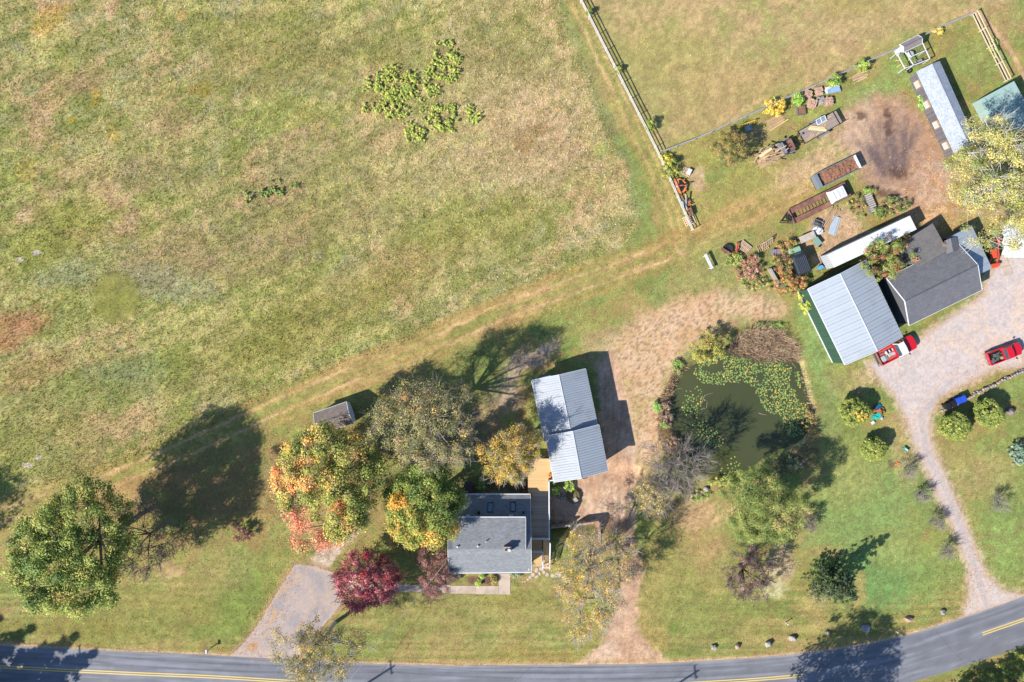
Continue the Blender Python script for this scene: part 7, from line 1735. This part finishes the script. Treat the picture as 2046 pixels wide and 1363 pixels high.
# lily pads
r = np.random.default_rng(210)
MAIN = [(1384,744),(1402,722),(1440,708),(1500,716),(1560,724),(1594,735),(1606,790),(1618,850),(1610,872),(1578,874),(1562,850),(1566,832),(1540,828),(1524,812),(1514,793),(1505,778),(1478,766),(1440,770),(1400,764)]
pts = []
def scat(poly, n, mind):
    P = np.array(poly,float); tries = 0
    while n > 0 and tries < 40000:
        tries += 1; x = r.uniform(P[:,0].min(),P[:,0].max()); y = r.uniform(P[:,1].min(),P[:,1].max())
        if not inpoly([x],[y],poly)[0]: continue
        if pts:
            q = np.array(pts); 
            if ((q[:,0]-x)**2+(q[:,1]-y)**2).min() < mind*mind: continue
        if vnoise(np.array([x/16]),np.array([y/16]),77)[0] < .22: continue
        pts.append((x,y)); n -= 1
scat(MAIN,820,2.7); scat([(1370,780),(1400,770),(1408,800),(1395,830),(1385,860),(1378,840),(1362,815)],60,4); scat([(1385,850),(1410,840),(1440,870),(1450,885),(1430,895),(1400,880)],70,4); scat([(1462,912),(1482,914),(1478,930),(1450,948),(1435,945),(1440,935)],16,4)
pads = np.array(pts); 
def pad_mesh(nm, m):
    n=9; vs=[(0,0,.012)]; 
    for i in range(n+1):
        t=.25+(2*math.pi-.5)*i/n; vs.append((math.cos(t),math.sin(t),.0))
    return MB().add(vs,[(0,i,i+1) for i in range(1,n+1)]).mesh(nm,m)
PM = [pad_mesh('lily_pad', mat('lily_pad_%d'%i, D(*c,gain=1.5), rough=.55, var=.12, scale=.8, rnd=.14, spec=.3)) for i,c in enumerate(((122,146,78),(142,160,84),(176,166,84),(206,176,86),(104,130,74)))]
order = r.permutation(len(pads)); V=[];F=[];Cc=[]
for q,i in enumerate(order):
    x,y = pads[i]; p = W(x,y,-.36); s = r.uniform(.085,.135); k = int(r.choice(5,p=[.36,.32,.13,.05,.14]))
    if q < 300:
        o = bpy.data.objects.new('lily_pad', PM[k]); COL.objects.link(o); o.location = (p.x,p.y,-.345+r.uniform(0,.012)); o.scale=(s,s,1); o.rotation_euler=(r.normal(0,.04),r.normal(0,.04),r.uniform(0,6.28))
        _tag(o,'small round lily pad floating among many others on the pond','lily pad','lily pads on the pond')
    else:
        b = len(V); t0=r.uniform(0,6.28)
        for j in range(8): V.append((p.x+math.cos(t0+j*.785)*s,p.y+math.sin(t0+j*.785)*s,-.35+.006*(j%2)))
        F.append(tuple(range(b,b+8))); Cc += [((122,146,78),(142,160,84),(176,166,84),(206,176,86),(104,130,74))[k]]*8
o = np_mesh('lily_pad_mat',V,np.array(F),M_leaf,Darr(np.array(Cc,float))*1.5); _tag(o,'dense mat of lily pads covering the east side of the pond','lily pads',kind='stuff')
# drifting sticks in the pond
for k,(a,b,c_) in enumerate((((1402,805),(1408,790),(1424,785)),((1400,818),(1412,815),(1413,800)),((1345,782),(1356,776),(1364,777)),((1516,825),(1524,828),(1532,829)))):
    q = [W(*t,-.34) for t in (a,b,c_)]; o = MB().tube(q,[.05,.04,.02],5).build('dead_branch', mat('bleached_wood', D(176,156,136), rough=.9)); _tag(o,('dead branch floating left of the pond centre','dead branch lying below the other near the pond centre','dead reed stem bending into the pond on the west shore','small stick floating below the lily pads')[k],'branch')

# milkweed in the meadow: each plant an object, a few shared shapes
def weed_mesh(seed, pal):
    r = np.random.default_rng(seed); C = np.stack([r.normal(0,.22,7),r.normal(0,.22,7),r.uniform(.2,.55,7)],-1)
    V,F,c,_ = leaf_cloud(C,np.full(7,.2),20,.17,pick_pal(pal,7,r),r,shell=.3,aspect=.5,upbias=.9)
    V2,F2 = twig_cloud(np.zeros((7,3)),C,np.full(7,.02),np.full(7,.012)); c = np.concatenate([c,np.tile(np.array(D(110,124,60)),(len(V2),1))]); F = np.concatenate([F,F2+len(V)]); V = np.concatenate([V,V2])
    o = np_mesh('milkweed',V,F,M_leaf,c); me = o.data; bpy.data.objects.remove(o); return me
WP = [((172,176,84),3),((150,162,76),3),((190,184,88),1),((122,142,66),1.2)]
WM = [weed_mesh(300+i,WP) for i in range(6)]; WD = [weed_mesh(320+i,[((122,142,70),2),((146,156,84),2),((96,116,60),1)]) for i in range(3)]
r = np.random.default_rng(220)
zones_ = (([(760,140),(800,128),(838,160),(815,198),(775,206),(748,182)],74),([(872,82),(912,84),(918,150),(905,166),(878,172),(848,168),(846,132),(866,118)],66),([(800,170),(838,168),(880,172),(880,196),(830,204),(800,196)],34),([(842,218),(905,206),(918,225),(912,264),(870,260),(846,248)],42),([(720,208),(770,196),(825,215),(808,234),(725,232)],34),([(925,212),(965,212),(955,245),(930,240)],14),([(806,240),(848,248),(846,286),(812,282)],20),([(722,140),(760,150),(760,180),(735,185)],10))
for poly,n in zones_:
    P=np.array(poly,float); q=0
    while q<n:
        x=r.uniform(P[:,0].min(),P[:,0].max()); y=r.uniform(P[:,1].min(),P[:,1].max())
        if not inpoly([x],[y],poly)[0]: continue
        q+=1; o=bpy.data.objects.new('milkweed',WM[int(r.integers(6))]); COL.objects.link(o); o.location=W(x,y); s=r.uniform(.65,1.1); o.scale=(s,s,s); o.rotation_euler=(0,0,r.uniform(0,6.28))
        _tag(o,'leafy yellow-green weed in the large patch in the upper meadow','weed','weeds in the large meadow patch')
for k in range(26):
    x=r.normal(530,20); y=388-(x-530)*.35+r.normal(0,7); o=bpy.data.objects.new('milkweed',WD[k%3]); COL.objects.link(o); o.location=W(x,y); s=r.uniform(.6,1.0); o.scale=(s,s,s); o.rotation_euler=(0,0,r.uniform(0,6.28))
    _tag(o,'dull green weed in the small patch in the middle of the meadow','weed','weeds in the small meadow patch')

# fallen leaves
def litter(name, label, spots, n, seed, pal, size=.16):
    r = np.random.default_rng(seed); w = np.array([s[2]*s[3]*s[4] for s in spots]); ii = r.choice(len(spots),n,p=w/w.sum()); S_=np.array([s[:4] for s in spots],float)[ii]
    zz = np.array([s[5] if len(s)>5 else 0. for s in spots])[ii]
    a=r.uniform(0,6.283,n); q=np.sqrt(r.random(n)); px=S_[:,0]+np.cos(a)*q*S_[:,2]; py=S_[:,1]+np.sin(a)*q*S_[:,3]
    kk = S*(H-zz)/H
    C=np.stack([(px-1023)*kk,(681.5-py)*kk,np.where(zz>0,zz,np.maximum(gz(px,py),-.34)+.03)],-1)
    V,F,c,_=leaf_cloud(C,np.full(n,.02),1,size,pick_pal(pal,n,r)*.8,r,upbias=2.5); V[:,2]=np.maximum(V[:,2],-.33)
    o=np_mesh(name,V,F,M_leaf,c); _tag(o,label,'fallen leaves',kind='stuff')
litter_roof = ((1812,480,8,15,2,2.85),(1829,518,9,6,2,3.35),(1888,489,5,4,2,3.55))
LP=[((214,150,84),3),((196,126,74),2),((226,180,110),2),((170,112,74),1)]
litter('fallen_leaves','scattered orange and tan fallen leaves on lawns, drives and under trees',((640,980,150,140,.4),(860,960,90,90,.7),(1860,420,70,60,1.6),(1940,450,60,60,1.2),(1870,330,20,60,1.2),(1010,960,60,50,.6),(1800,920,14,110,.5),(1960,1130,26,70,.6),(1880,1210,70,30,.5),(1960,745,60,18,.9),(330,1180,120,80,.05),(1180,1160,100,110,.15),(520,1270,40,60,1.0),(560,1180,40,60,.8),(1500,1240,400,60,.04),(900,1240,300,60,.03),(455,1300,30,14,1.),(1700,480,60,30,.5),(1820,340,60,50,.5)),6500,230,LP,.13)
litter('roof_leaves','drifts of brown fallen leaves lying on the workshop roof',litter_roof,230,231,LP,.14)
